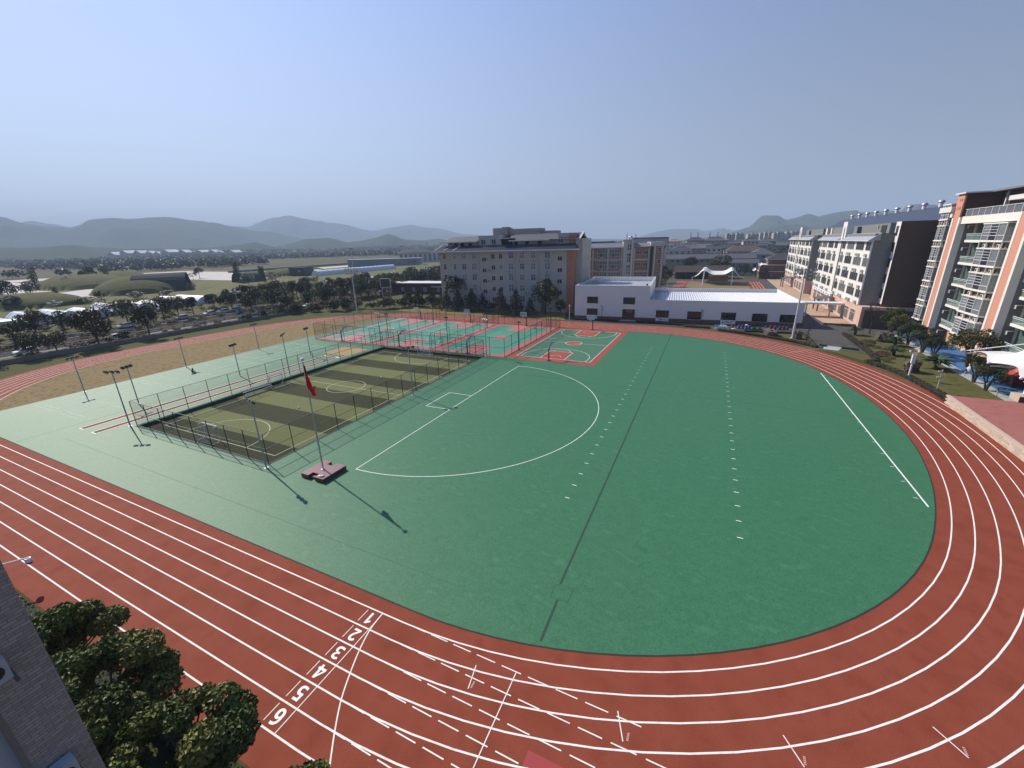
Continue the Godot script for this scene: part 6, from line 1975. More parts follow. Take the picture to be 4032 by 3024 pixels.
func build_hall_front() -> void:
	struct("hall_pavement", MB.new().flat(-44, 0, -118, -113.6, -0.006), noisy("dark_pavement", [lin(0.05, 0.05, 0.045), lin(0.085, 0.082, 0.075)], 7.0, 0.03, 0.9, 0.2))
	struct("dormitory_lawn", MB.new().poly(PackedVector2Array([Vector2(-100, -115.5), Vector2(-97, -130), Vector2(-42.5, -128.4), Vector2(-38.5, -115.4), Vector2(-45, -113.7), Vector2(-90, -113.8)]), -0.004), noisy("winter_lawn", [lin(0.16, 0.13, 0.05), lin(0.22, 0.18, 0.075), lin(0.13, 0.115, 0.04)], 9.0, 0.02, 0.95, 0.15))
	banner(V(-31.2, 0.25, -118.4), 0.082, 3.1, 1.0, 1, "printed board with dark ink marks behind the far basketball hoop")
	banner(V(-12.2, 0.2, -119.95), 0.082, 3.4, 0.95, 2, "printed board below the third ground-floor hall window")
	banner(V(3.9, 0.05, -121.2), 0.082, 3.5, 1.05, 3, "printed board behind the heap of green netting")
	hedge("hall_hedge", "dark low hedge at the foot of the hall wall, left of the door", [Vector2(-35.5, -116.2), Vector2(-30, -116.5), Vector2(-23.6, -116.9)], 0.9, 0.6, "dark", 31)
	hedge("hall_hedge", "dark low hedge at the foot of the hall wall, right of the door", [Vector2(-18.2, -116.9), Vector2(-12, -116.5), Vector2(-5.4, -116.0)], 0.9, 0.6, "dark", 32)
	hedge("hall_hedge", "yellow-green hedge strip between the hall and the far track", [Vector2(-6, -114.7), Vector2(-3, -114.6), Vector2(-0.2, -114.2)], 1.3, 0.5, "lime", 33)
	# drums, crates and netting
	var cols := {"blue": lin(0.012, 0.055, 0.20), "red": lin(0.16, 0.014, 0.016), "green": lin(0.012, 0.13, 0.05)}
	var place := [[6.3, -115.6, "blue", "first blue drum right of the netting"], [7.1, -116.3, "blue", "blue drum at the back of the left drum cluster"], [7.9, -115.5, "blue", "blue drum with a white sack on it"], [8.6, -116.2, "blue", "blue drum beside the green crates"], [4.9, -116.6, "red", "red drum behind the netting"], [12.1, -116.5, "blue", "blue drum behind the flat rock"], [13.2, -117.2, "red", "left red drum of the right-hand cluster"], [14.1, -117.3, "red", "right red drum of the right-hand cluster"], [15.1, -117.2, "blue", "dark blue drum beside the red pair"], [15.9, -117.6, "red", "red drum between two blue drums"], [16.6, -117.4, "blue", "upright blue drum left of the mast"], [18.0, -117.6, "blue", "last blue drum, nearest the hall corner"]]
	for q in place:
		var o := thing("drum", "%s in front of the white hall" % q[3], "drum", V(q[0], 0, q[1]), 0, "plastic drums in front of the hall")
		part(o, "barrel", MB.new().lathe(Vector3.ZERO, [Vector2(0.26, 0), Vector2(0.31, 0.08), Vector2(0.31, 0.28), Vector2(0.33, 0.31), Vector2(0.31, 0.34), Vector2(0.31, 0.6), Vector2(0.33, 0.63), Vector2(0.31, 0.66), Vector2(0.28, 0.88), Vector2(0.24, 0.92), Vector2(0, 0.92)], 14), mat("drum_" + q[2], cols[q[2]], 0.4))
		part(o, "bung", MB.new().tube(V(0.12, 0.92, 0.05), V(0.12, 0.95, 0.05), 0.05, 0.05, 8), mats["lamp_black"])
	for k in 6:
		var q := [[9.2, -115.2, 0.0], [9.9, -115.3, 0.0], [9.5, -115.25, 0.36], [10.5, -115.6, 0.0], [11.1, -115.5, 0.0], [10.8, -115.6, 0.36]][k] as Array
		var o := thing("crate", "green crate right of the blue drums, %s" % ["front left", "front middle", "on top of the front pair", "back left", "front right", "on top at the right"][k], "crate", V(q[0], q[2], q[1]), k * 0.3, "green crates in front of the hall")
		part(o, "bin", MB.new().box(-0.3, 0.3, 0, 0.04, -0.2, 0.2).box(-0.3, -0.27, 0.04, 0.33, -0.2, 0.2).box(0.27, 0.3, 0.04, 0.33, -0.2, 0.2), mat("drum_green", cols["green"], 0.4))
		for s in [-0.2, 0.17]:
			part(o, "side", MB.new().box(-0.27, 0.27, 0.04, 0.31, s, s + 0.03), mat("drum_green", cols["green"], 0.4))
	var nb := MB.new()
	var nz := FastNoiseLite.new()
	nz.seed = 12
	nz.frequency = 0.8
	var H := func(i: int, j: int) -> Vector3:
		var x := -1.6 + 3.2 * i / 22
		var zz := -0.9 + 1.8 * j / 12
		var e := clampf(1.0 - pow(x / 1.6, 2), 0, 1) * clampf(1.0 - pow(zz / 0.9, 2), 0, 1)
		return V(2.6 + x, pow(e, 0.5) * (0.95 + 0.5 * nz.get_noise_2d(x * 2.2, zz * 2.2)), -114.9 + zz)
	for i in 22:
		for j in 12:
			nb.quad(H.call(i, j + 1), H.call(i + 1, j + 1), H.call(i + 1, j), H.call(i, j))
	solo("netting_heap", "heap of pale green netting beside the hall hedge", "netting heap", nb, noisy("net_heap", [lin(0.10, 0.22, 0.16), lin(0.45, 0.5, 0.46), lin(0.14, 0.28, 0.2)], 1.2, 0.05, 0.9, 0.2))
	var dr := thing("drum", "light blue drum leaning at the left end of the netting heap", "drum", V(1.35, 0, -114.6), 0, "plastic drums in front of the hall")
	part(dr, "barrel", MB.new().lathe(Vector3.ZERO, [Vector2(0.28, 0), Vector2(0.32, 0.1), Vector2(0.32, 0.85), Vector2(0.26, 0.95), Vector2(0, 0.95)], 14), mat("drum_light", lin(0.03, 0.12, 0.36), 0.4))
	part(dr, "bung", MB.new().tube(V(0.12, 0.95, 0.05), V(0.12, 0.98, 0.05), 0.05, 0.05, 8), mats["lamp_black"])
	for k in 2:
		solo("sack", ["white sack lying on the blue drums", "white plastic sheet on the ground beside the netting"][k], "sack", MB.new().ball(V([7.9, 5.3][k], [1.05, 0.12][k], [-115.5, -115.0][k]), V([0.35, 0.7][k], [0.18, 0.12][k], [0.3, 0.3][k]), 10, 6), mats["ball_white"])
	var p := thing("lamp_pole", "white pole with a cap at the left corner of the hall", "lamp post", V(-37.0, 0, -115.5), 0, "")
	part(p, "pole", MB.new().tube(V(0, 0, 0), V(0, 3.9, 0), 0.10, 0.09, 8), mats["hoop_white"])
	part(p, "cap", MB.new().lathe(V(0, 3.9, 0), [Vector2(0.1, 0), Vector2(0.26, 0.1), Vector2(0.05, 0.38), Vector2(0, 0.4)], 10), mats["hoop_white"])
	# the conifers and broadleaf trees before the dormitory
	var cf := [[-103.3, -126.2, 6.5, 5.4], [-97.4, -124.9, 7.2, 4.6], [-91.6, -125.1, 7.0, 4.6], [-87.3, -125.8, 6.6, 4.4], [-83.1, -121.6, 6.9, 4.6], [-78.5, -121.8, 7.5, 4.6], [-73.2, -121.9, 7.9, 4.6], [-69.3, -122.4, 6.3, 3.9], [-60.1, -117.6, 8.7, 4.9], [-55.0, -117.8, 8.5, 5.0], [-50.6, -118.7, 6.0, 3.5]]
	var nm := ["first", "second", "third", "fourth", "fifth", "sixth", "seventh", "eighth", "ninth", "tenth", "eleventh"]
	for k in cf.size():
		var q: Array = cf[k]
		tree("conifer", "dark conical tree before the grey dormitory, %s from the left" % nm[k], "conifer", "conifer", k % 4, V(q[0], 0, q[1]), q[2], q[3] * 1.3, "conifers before the dormitory", "tree", k * 0.9)
	tree("broadleaf_tree", "big round broadleaf tree rising behind the conifers at the dormitory's left", "broad", "green", 5, V(-82.1, 0, -125.9), 11.9, 11.2)
	tree("broadleaf_tree", "big olive broadleaf tree at the dormitory's right end", "broad", "olive", 6, V(-47.4, 0, -123.2), 10.8, 9.6)
	tree("broadleaf_tree", "small pale green tree under the olive broadleaf tree", "poplar", "lime", 7, V(-47.2, 0, -120.6), 3.7, 3.0)
	tree("broadleaf_tree", "small dark round-topped tree at the corner of the grey dormitory", "broad", "dark", 8, V(-40.9, 0, -118.5), 5.4, 3.8)
	tree("broadleaf_tree", "small dark bushy tree between the eighth and ninth conifer", "bush", "dark", 9, V(-65.6, 0, -121.4), 3.8, 3.6)

# ---------------------------------------------------------------- town, airfield, hills
func hip_house(called: String, label: String, at: Vector3, w: float, d: float, h: float, rise: float, turn: float, wall: Material, roof: Material, storeys: int, group := "", gable := false) -> Node3D:
	var o := thing(called, label, "house", at, turn, group)
	part(o, "wall", MB.new().box(-w / 2, w / 2, -3.0, h, -d / 2, d / 2), wall)
	var e := 0.9
	var b := MB.new()
	var X := w / 2 + e
	var Z := d / 2 + e
	var rx := (w / 2 + e) if gable else maxf(0.3, w / 2 - d / 2 * 0.75)
	b.quad(V(-X, h, Z), V(X, h, Z), V(rx, h + rise, 0), V(-rx, h + rise, 0))
	b.quad(V(X, h, -Z), V(-X, h, -Z), V(-rx, h + rise, 0), V(rx, h + rise, 0))
	b.quad(V(X, h, Z), V(X, h, -Z), V(rx, h + rise, 0), V(rx, h + rise, 0))
	b.quad(V(-X, h, -Z), V(-X, h, Z), V(-rx, h + rise, 0), V(-rx, h + rise, 0))
	b.quad(V(-X, h - 0.02, -Z), V(X, h - 0.02, -Z), V(X, h - 0.02, Z), V(-X, h - 0.02, Z))
	var r := part(o, "roof", b, roof)
	part(r, "ridge", MB.new().bar(V(-rx, h + rise + 0.1, 0), V(rx, h + rise + 0.1, 0), 0.4, 0.35), mats["grey_roof_tiles"])
	part(r, "eaves", MB.new().box(-X, X, h - 0.3, h - 0.04, Z - 0.3, Z), mats["trim_white"])
	var n := maxi(2, int(w / 3.6))
	for s in storeys:
		for i in n:
			window(o, T(lerpf(-w / 2 + 1.6, w / 2 - 1.6, float(i) / (n - 1)), h - 2.4 - s * 3.3, d / 2 + 0.03), 1.5, 1.5, 2, 0, mats["frame_grey"], mats["glass_dark"])
	return o

func build_town() -> void:
	var wh := noisy("plaster_white", [lin(0.42, 0.41, 0.40), lin(0.52, 0.51, 0.49), lin(0.36, 0.355, 0.35)], 6.0, 0.03, 0.9, 0.3)
	var gy := noisy("plaster_grey", [lin(0.20, 0.195, 0.19), lin(0.27, 0.265, 0.255)], 6.0, 0.03, 0.9, 0.3)
	var tan := noisy("plaster_tan", [lin(0.26, 0.18, 0.13), lin(0.32, 0.23, 0.17)], 6.0, 0.03, 0.9, 0.3)
	var slate: Material = mats["grey_roof_tiles"]
	var dark := noisy("dark_roof", [lin(0.045, 0.045, 0.048), lin(0.075, 0.075, 0.08)], 4.0, 0.04, 0.7, 0.3)
	var brownr := noisy("brown_roof", [lin(0.085, 0.058, 0.045), lin(0.12, 0.08, 0.062)], 4.0, 0.04, 0.7, 0.3)
	var rust := noisy("orange_roof", [lin(0.30, 0.14, 0.08), lin(0.38, 0.19, 0.11)], 4.0, 0.04, 0.8, 0.3)
	var L := [[-28.8, -378.9, 15.3, 16.4], [-30.0, -459.0, 16.5, 23.8], [-4.7, -400.0, 15.4, 10.9], [-15.6, -499.8, 16.1, 27.3], [-29.7, -599.3, 22.8, 20.7], [-7.5, -600.0, 22.5, 22.4], [17.4, -399.6, 15.4, 27.6], [28.0, -539.3, 19.8, 14.7], [21.7, -599.6, 19.9, 13.8], [50.3, -618.0, 19.1, 16.9], [5.3, -520.0, 15.0, 19.4], [65.3, -636.7, 14.9, 23.0], [-68.2, -756.9, 20.9, 17.5], [-24.0, -799.6, 22.0, 14.9], [37.3, -518.7, 15.0, 11.2], [13.7, -559.8, 17.4, 12.1], [0.5, -700.0, 21.1, 16.1], [43.8, -578.3, 16.2, 16.7], [76.1, -695.9, 16.6, 20.1], [-52.2, -517.4, 17.4, 11.2], [-31.3, -559.1, 17.9, 16.1], [36.2, -598.9, 16.3, 12.9]]
	var words := ["grey hip-roofed town house nearest behind the classroom block", "long grey-roofed town house behind the nearest one", "small grey gabled house left of the brown-roofed hall", "wide low dark-roofed house in the middle of the town", "tall dark-roofed house with two chimneys on the skyline, left", "tall dark-roofed house on the skyline, right of its twin", "wide white hall with a brown roof in the town", "white pavilion-roofed house behind the brown-roofed hall", "small pavilion-roofed house left of the white pavilion", "grey house right of the white pavilion", "broad slate-roofed house between the skyline pair and the hall", "wide low grey house beside the white dormitory", "pale house with an orange roof at the left edge of the town", "orange-roofed house behind the dark skyline pair", "little gabled house right of the brown-roofed hall", "grey gabled house before the small pavilion roof", "pale orange-roofed house on the town skyline", "grey-roofed house behind the little gabled house", "grey house at the right end of the town by the wood", "small white house above the classroom block's right corner", "slate-roofed house below the skyline pair, left", "dark-roofed house below the far apartment blocks"]
	var rng := RandomNumberGenerator.new()
	rng.seed = 21
	for k in L.size():
		var q: Array = L[k]
		var base := ground_height(q[0], q[1])
		var roof: Material = brownr if k == 6 else (rust if k in [12, 13, 16] else (slate if k % 2 else dark))
		var wall: Material = wh if k in [2, 6, 7, 12, 19, 0] else (tan if k in [4, 5, 13] else gy)
		var rise := clampf(q[3] * 0.16, 1.8, 4.0)
		var hh: float = q[2] - base - rise
		var o := hip_house("town_house", words[k], V(q[0], base, q[1]), q[3], q[3] * rng.randf_range(0.55, 0.8), hh, rise, rng.randf_range(-0.25, 0.2), wall, roof, 3, "houses of the old town", k in [2, 14, 15])
		if k in [4, 5]:
			for s in [-0.3, 0.1]:
				part(o, "chimney", MB.new().box(q[3] * s, q[3] * s + 0.7, hh, hh + rise + 5.5, 0.5, 1.2), mats["lamp_black"])
			part(o, "gallery", MB.new().box(-q[3] / 2 - 0.5, q[3] / 2 + 0.5, hh - 3.6, hh - 3.2, q[3] * 0.3, q[3] * 0.42), mats["trim_white"])
	# long grey rows in front
	var o := hip_house("row_building", "long grey-roofed two-storey row behind the barn and trees", V(-7, 0, -330), 56, 12, 8.4, 3.0, 0.03, gy, slate, 1, "long rows before the town", true)
	o = hip_house("row_building", "white two-storey row with dark posts right of the round trees", V(10, 0, -303), 22, 9, 6.8, 2.0, 0.05, wh, slate, 2, "long rows before the town", true)
	for k in 5:
		part(o, "dark_post", MB.new().box(-10 + k * 5.0, -9.6 + k * 5.0, 0, 6.6, 4.55, 4.75), mats["lamp_black"])
	o = hip_house("gable_house", "blue-white gabled house with weathered front at the end of the rows", V(25.5, 0, -342), 13, 16, 10.4, 3.8, 0.1, noisy("blue_white_wall", [lin(0.34, 0.37, 0.42), lin(0.44, 0.46, 0.50), lin(0.24, 0.28, 0.36)], 5.0, 0.04, 0.9, 0.3), slate, 3, "", false)
	# dark timber barn
	o = thing("barn", "dark timber barn with a long ridge behind the small track", "barn", V(-8, 0, -266), 0.13)
	var tb := noisy("dark_timber", [lin(0.022, 0.017, 0.014), lin(0.04, 0.03, 0.025)], 3.0, 0.05, 0.95, 0.2)
	part(o, "wall", MB.new().box(-14, 13, 0, 4.0, -5, 5), tb)
	var b := MB.new()
	b.quad(V(-15, 3.7, 6.2), V(14, 3.7, 6.2), V(14, 6.9, 0), V(-15, 6.9, 0))
	b.quad(V(14, 3.7, -6.2), V(-15, 3.7, -6.2), V(-15, 6.9, 0), V(14, 6.9, 0))
	part(o, "roof", b, noisy("old_tiles", [lin(0.06, 0.05, 0.042), lin(0.095, 0.08, 0.068)], 3.0, 0.05, 0.9, 0.2))
	part(o, "gable", MB.new().box(-14.05, -8, 0, 3.6, 5.0, 5.2), tb)
	for k in 6:
		part(o, "post", MB.new().box(-13.5 + k * 5.0, -13.2 + k * 5.0, 0, 3.9, 5.0, 5.25), bark())
	# brick two-tier building with dishes
	o = thing("brick_building", "brown brick building with pale bands and hip roof left of the white dormitory", "building", V(26.5, 0, -270), 0.0)
	var bk := noisy("brown_brick", [lin(0.15, 0.085, 0.062), lin(0.19, 0.115, 0.085)], 4.0, 0.05, 0.9, 0.2)
	part(o, "lower_block", MB.new().box(-6.3, 10, 0, 7.1, -8, 4.5), bk)
	part(o, "upper_block", MB.new().box(-2.8, 10, 7.1, 9.8, -8, 3.8), bk)
	part(o, "pale_band", MB.new().box(-6.5, 10, 3.6, 3.95, -8.1, 4.7), mats["trim_white"])
	part(o, "pale_band", MB.new().box(-6.5, 10, 6.9, 7.3, -8.1, 4.7), mats["trim_white"])
	part(o, "pale_band", MB.new().box(-3.4, 10.4, 9.75, 10.1, -8.4, 4.4), mats["trim_white"])
	b = MB.new()
	b.quad(V(-3.6, 10.1, 4.6), V(10.6, 10.1, 4.6), V(7.5, 13.0, -2), V(1.5, 13.0, -2))
	b.quad(V(-3.6, 10.1, -8.6), V(-3.6, 10.1, 4.6), V(1.5, 13.0, -2), V(1.5, 13.0, -2.1))
	b.quad(V(10.6, 10.1, 4.6), V(10.6, 10.1, -8.6), V(7.5, 13.0, -2.1), V(7.5, 13.0, -2))
	b.quad(V(10.6, 10.1, -8.6), V(-3.6, 10.1, -8.6), V(1.5, 13.0, -2), V(7.5, 13.0, -2))
	part(o, "roof", b, dark)
	for q in [[-1.0, 4.9], [4.5, 4.9], [7.5, 8.0], [-0.5, 1.2], [4.0, 1.2]]:
		window(o, T(q[0], q[1], 4.53 if q[1] < 7 else 3.83), 1.2, 1.3, 2, 0, mats["frame_grey"], mats["glass_dark"])
	for q in [[20.4, 7.4, -265.2, "white satellite dish on the corner of the brick building"], [18.0, 4.5, -268.5, "white satellite dish on a low roof left of the brick building"]]:
		var dsh := thing("satellite_dish", q[3], "satellite dish", V(q[0], q[1], q[2]), -0.6, "satellite dishes")
		part(dsh, "bowl", MB.new().lathe(Vector3.ZERO, [Vector2(0, 0), Vector2(0.6, 0.1), Vector2(1.0, 0.35), Vector2(0.97, 0.37), Vector2(0.58, 0.14), Vector2(0, 0.05)], 14), mats["hoop_white"]).rotation = Vector3(0.9, 0, 0)
		part(dsh, "mount", MB.new().tube(V(0, -1.4, 0), V(0, 0, 0), 0.08, 0.08, 6), mats["pipe_grey"])
	# small houses seen above the classroom block
	for q in [[-61, -232, 17.5, 20.8, 8, "first little pale gable above the classroom roof"], [-55.5, -233, 17.5, 20.8, 8, "second little pale gable above the classroom roof"], [-46, -296, 18, 22.6, 11, "white gabled house showing over the classroom stair tower"], [-36, -298, 18, 22.5, 9, "white gabled house over the classroom block's right end"]]:
		hip_house("roof_house", q[5], V(q[0], 0, q[1]), q[4], q[4] * 0.8, q[2] + 0.6, q[3] - q[2] - 0.6, 0.2, wh, slate, 1, "houses over the classroom roof", true)
	# far apartment blocks
	var A := [[10, -950, 28], [18, -950, 28], [26, -960, 29], [34, -969, 28], [50, -1049, 27], [57, -1058, 28], [65, -1058, 27], [74, -1077, 29], [83, -1087, 30], [92, -1096, 29], [96, -1046, 28], [102, -1045, 28], [124, -1194, 30], [134, -1193, 31], [144, -1191, 31], [152, -1190, 31]]
	var ord := ["first", "second", "third", "fourth", "fifth", "sixth", "seventh", "eighth", "ninth", "tenth", "eleventh", "twelfth", "thirteenth", "fourteenth", "fifteenth", "sixteenth"]
	for k in A.size():
		var q: Array = A[k]
		var t := thing("apartment_block", "hazy far apartment block on the town skyline, %s from the left" % ord[k], "building", V(q[0], 0, q[1]), 0.2 + 0.1 * (k % 3), "far apartment blocks")
		var y: float = q[2] + (1.5 if k in [9, 11] else 0.0)
		part(t, "wall", MB.new().box(-3.4, 3.4, 0, y, -5, 5), mat("far_wall_%d" % (k % 3), [lin(0.30, 0.29, 0.28), lin(0.36, 0.34, 0.32), lin(0.55, 0.54, 0.52)][2 if k in [9, 11] else k % 2], 0.9))
		for r in 5:
			part(t, "window_band", MB.new().box(-2.9, 2.9, y - 3.2 - r * 3.4, y - 1.8 - r * 3.4, 5.0, 5.05), mats["glass_dark"])
		part(t, "roof_box", MB.new().box(-1.4, 1.2, y, y + 2.0, -2, 2), mats["plaster_grey"])
	# practice track with a membrane stage roof
	struct("small_track", MB.new().poly(rect(-18.6, 19.6, -246.5, -205), 0.002), mats["red_rubber"])
	struct("small_lawn", MB.new().poly(rect(-12.9, 13.8, -241, -205), 0.007), mats["dry_grass"])
	b = MB.new()
	for k in 4:
		b.rect_line(-18.3 + k * 1.3, 19.3 - k * 1.3, -246.2 + k * 1.3, -204, 0.1, 0.009 + k * 0.001)
	struct("small_track_lines", b, mats["track_paint"])
	struct("back_road", MB.new().flat(-24, 24, -262, -246.6, 0.001), mats["asphalt"])
	struct("back_road", MB.new().flat(-26, -18.7, -246.5, -160, 0.001), mats["asphalt"])
	o = thing("stage_canopy", "white two-peaked membrane canopy over the small track's stage", "canopy")
	b = MB.new()
	var S := func(i: int, j: int) -> Vector3:
		var u := i / 30.0
		var w := j / 10.0
		var x := lerpf(-11.6, 11.8, u)
		var pk := maxf(exp(-pow((x + 5.9) / 2.2, 2.0)), exp(-pow((x - 6.6) / 2.2, 2.0)))
		var wing := smoothstep(0.0, 0.25, minf(u, 1.0 - u))
		var y := lerpf(2.3, 4.9, wing) + 2.0 * pk
		var zf := lerpf(-246.0, -226.2, wing)
		var zz := lerpf(zf, -246.0, w)
		return V(x, y - 0.8 * sin(PI * w) * wing + (0.4 * w * wing), zz)
	for i in 30:
		for j in 10:
			b.quad(S.call(i, j), S.call(i + 1, j), S.call(i + 1, j + 1), S.call(i, j + 1))
	part(o, "membrane", b, mats["membrane"])
	for q in [[-5.9, -225.5, -5.6], [6.63, -227.6, 6.3]]:
		part(o, "mast", MB.new().tube(V(q[0], 0, q[1]), V(q[2], 7.9, q[1] - 1.0), 0.3, 0.22, 10), mats["hoop_white"])
	for q in [[-11.5, -247.1, 2.1], [11.8, -241.7, 2.6]]:
		part(o, "low_post", MB.new().tube(V(q[0], 0, q[1]), V(q[0] * 1.03, q[2], q[1]), 0.2, 0.16, 8), mats["hoop_white"])
		part(o, "stay", MB.new().tube(V(q[0] * 1.03, q[2], q[1]), V(signf(q[0]) * 5.9, 7.8, -227), 0.07, 0.07, 6), mats["lamp_black"])
	o = thing("stage", "plain tan stage block under the two-peaked canopy", "stage", V(0.5, 0, -244.5))
	part(o, "block", MB.new().box(-4.6, 4.6, 0, 3.2, -2, 2), noisy("stage_tan", [lin(0.24, 0.18, 0.13), lin(0.28, 0.215, 0.16)], 5.0, 0.03, 0.9, 0.2))
	part(o, "step", MB.new().box(-5.4, 5.4, 0, 0.5, 2, 5.5), mats["concrete"])
	# trees of the town
	var tr := [[-15.5, -296, 10.5, 11, "dark", "dark round tree behind the barn, left of the pair"], [1.2, -290, 12.0, 14, "green", "big round green tree behind the barn, right of the pair"], [14.2, -288, 7, 7, "green", "small green tree right of the stage canopy"], [18.2, -286, 5.5, 8, "dark", "low dark tree beside the brick building"], [22.5, -264.5, 5, 7, "dark", "dark bush before the brick building"], [-21.5, -214, 8, 7, "dark", "tall dark tree at the hall's back left corner"], [-25.5, -232, 9, 8, "dark", "dark tree left of the barn"], [-22, -190, 6, 6, "dark", "dark bushy tree close behind the hall step"], [52, -480, 12, 26, "green", "wide green tree mass beside the white dormitory, front"], [62, -520, 13, 28, "dark", "wide dark tree mass beside the white dormitory, back"], [-12, -345, 9, 10, "olive", "small pale tree among the town roofs"]]
	for k in tr.size():
		var q: Array = tr[k]
		tree("town_tree", q[5], "broad", q[4], k % 4, V(q[0], 0, q[1]), q[2], q[3], "trees among the town")
	tree("bare_tree", "grey leafless tree behind the barn's left end", "bare", "dark", 2, V(-14, 0, -300), 10, 3)

func street_lamp(at: Vector3, h: float, label: String, turn: float) -> void:
	var key := "streetlamp"
	var wm: Material = mats["hoop_white"]
	if not cache.has(key):
		var o := Node3D.new()
		part(o, "post", MB.new().lathe(Vector3.ZERO, [Vector2(0.24, 0), Vector2(0.2, 0.9), Vector2(0.11, 1.0), Vector2(0.08, 8.2), Vector2(0, 8.2)], 8), mats["galvanised"])
		for k in 5:
			var a := TAU * k / 5
			var r := 1.5
			part(o, "arm", MB.new().path_tube([V(0, 7.4, 0), V(cos(a) * r * 0.6, 7.5, sin(a) * r * 0.6), V(cos(a) * r, 7.8, sin(a) * r)], 0.05, 0.04, 5), mats["galvanised"])
			part(o, "lamp_globe", MB.new().ball(V(cos(a) * r, 8.0, sin(a) * r), V(0.36, 0.24, 0.36), 10, 6), wm)
		part(o, "lamp_globe", MB.new().ball(V(0, 8.5, 0), V(0.34, 0.34, 0.34), 10, 6), wm)
		cache[key] = o
	var c: Node3D = (cache[key] as Node3D).duplicate()
	put(c, "street_lamp")
	tag(c, label, "street lamp", "globe street lamps along the road")
	c.position = at
	c.rotation.y = turn
	c.scale = Vector3.ONE * h / 8.6

func car_mesh() -> Array:
	if cache.has("car"): return cache["car"]
	# side profile swept across the width, narrowing at the roof
	var low := [[-2.15, 0.35], [-2.2, 0.62], [-2.05, 0.88], [-1.35, 0.98], [1.55, 1.0], [2.05, 0.92], [2.2, 0.6], [2.15, 0.35]]
	var b := MB.new()
	for i in low.size():
		var p: Array = low[i]
		var q: Array = low[(i + 1) % low.size()]
		b.quad(V(p[0], p[1], 0.86), V(p[0], p[1], -0.86), V(q[0], q[1], -0.86), V(q[0], q[1], 0.86))
	for s in [-0.86, 0.86]:
		for i in range(1, low.size() - 1):
			if s > 0: b.tri(V(low[0][0], low[0][1], s), V(low[i + 1][0], low[i + 1][1], s), V(low[i][0], low[i][1], s))
			else: b.tri(V(low[0][0], low[0][1], s), V(low[i][0], low[i][1], s), V(low[i + 1][0], low[i + 1][1], s))
	b.box(-0.75, 1.25, 1.44, 1.47, -0.62, 0.62)
	for s in [[-0.75, -1.35], [1.25, 1.6]]:
		for k in [-1.0, 1.0]:
			b.bar(V(s[0], 1.45, k * 0.62), V(s[1], 0.98, k * 0.80), 0.07, 0.07)
	var g := MB.new()
	var P := [V(-1.35, 0.985, 0.8), V(1.6, 0.995, 0.8), V(1.25, 1.44, 0.61), V(-0.75, 1.44, 0.61), V(-1.35, 0.985, -0.8), V(1.6, 0.995, -0.8), V(1.25, 1.44, -0.61), V(-0.75, 1.44, -0.61)]
	g.quad(P[0], P[1], P[2], P[3]); g.quad(P[5], P[4], P[7], P[6]); g.quad(P[4], P[0], P[3], P[7]); g.quad(P[1], P[5], P[6], P[2])
	var w := MB.new().tube(V(0, 0, -0.1), V(0, 0, 0.1), 0.33, 0.33, 12)
	var rimm := MB.new().tube(V(0, 0, 0.1), V(0, 0, 0.112), 0.2, 0.2, 10)
	var hl := MB.new().box(-2.215, -2.17, 0.64, 0.8, -0.12, 0.12)
	cache["car"] = [b.mesh(), g.mesh(), w.mesh(), rimm.mesh(), hl.mesh()]
	return cache["car"]

func car(at: Vector3, turn: float, paint: String, col: Color, label: String) -> void:
	var m := car_mesh()
	var o := thing("parked_car", label, "car", at, turn, "cars parked along the road")
	pmesh(o, "body", m[0], mat("car_" + paint, col, 0.3, 0.6))
	pmesh(o, "windows", m[1], mats["glass_dark"])
	for q in [[-1.35, 0.78], [1.35, 0.78], [-1.35, -0.78], [1.35, -0.78]]:
		var w := pmesh(o, "wheel", m[2], mats["lamp_black"], Transform3D(Basis(Vector3.UP, 0.0 if q[1] > 0 else PI), V(q[0], 0.33, q[1])))
		pmesh(w, "rim", m[3], mats["pipe_grey"])
	for s in [-0.6, 0.6]:
		pmesh(o, "headlight", m[4], mats["lamp_glass"], T(0, 0, s))

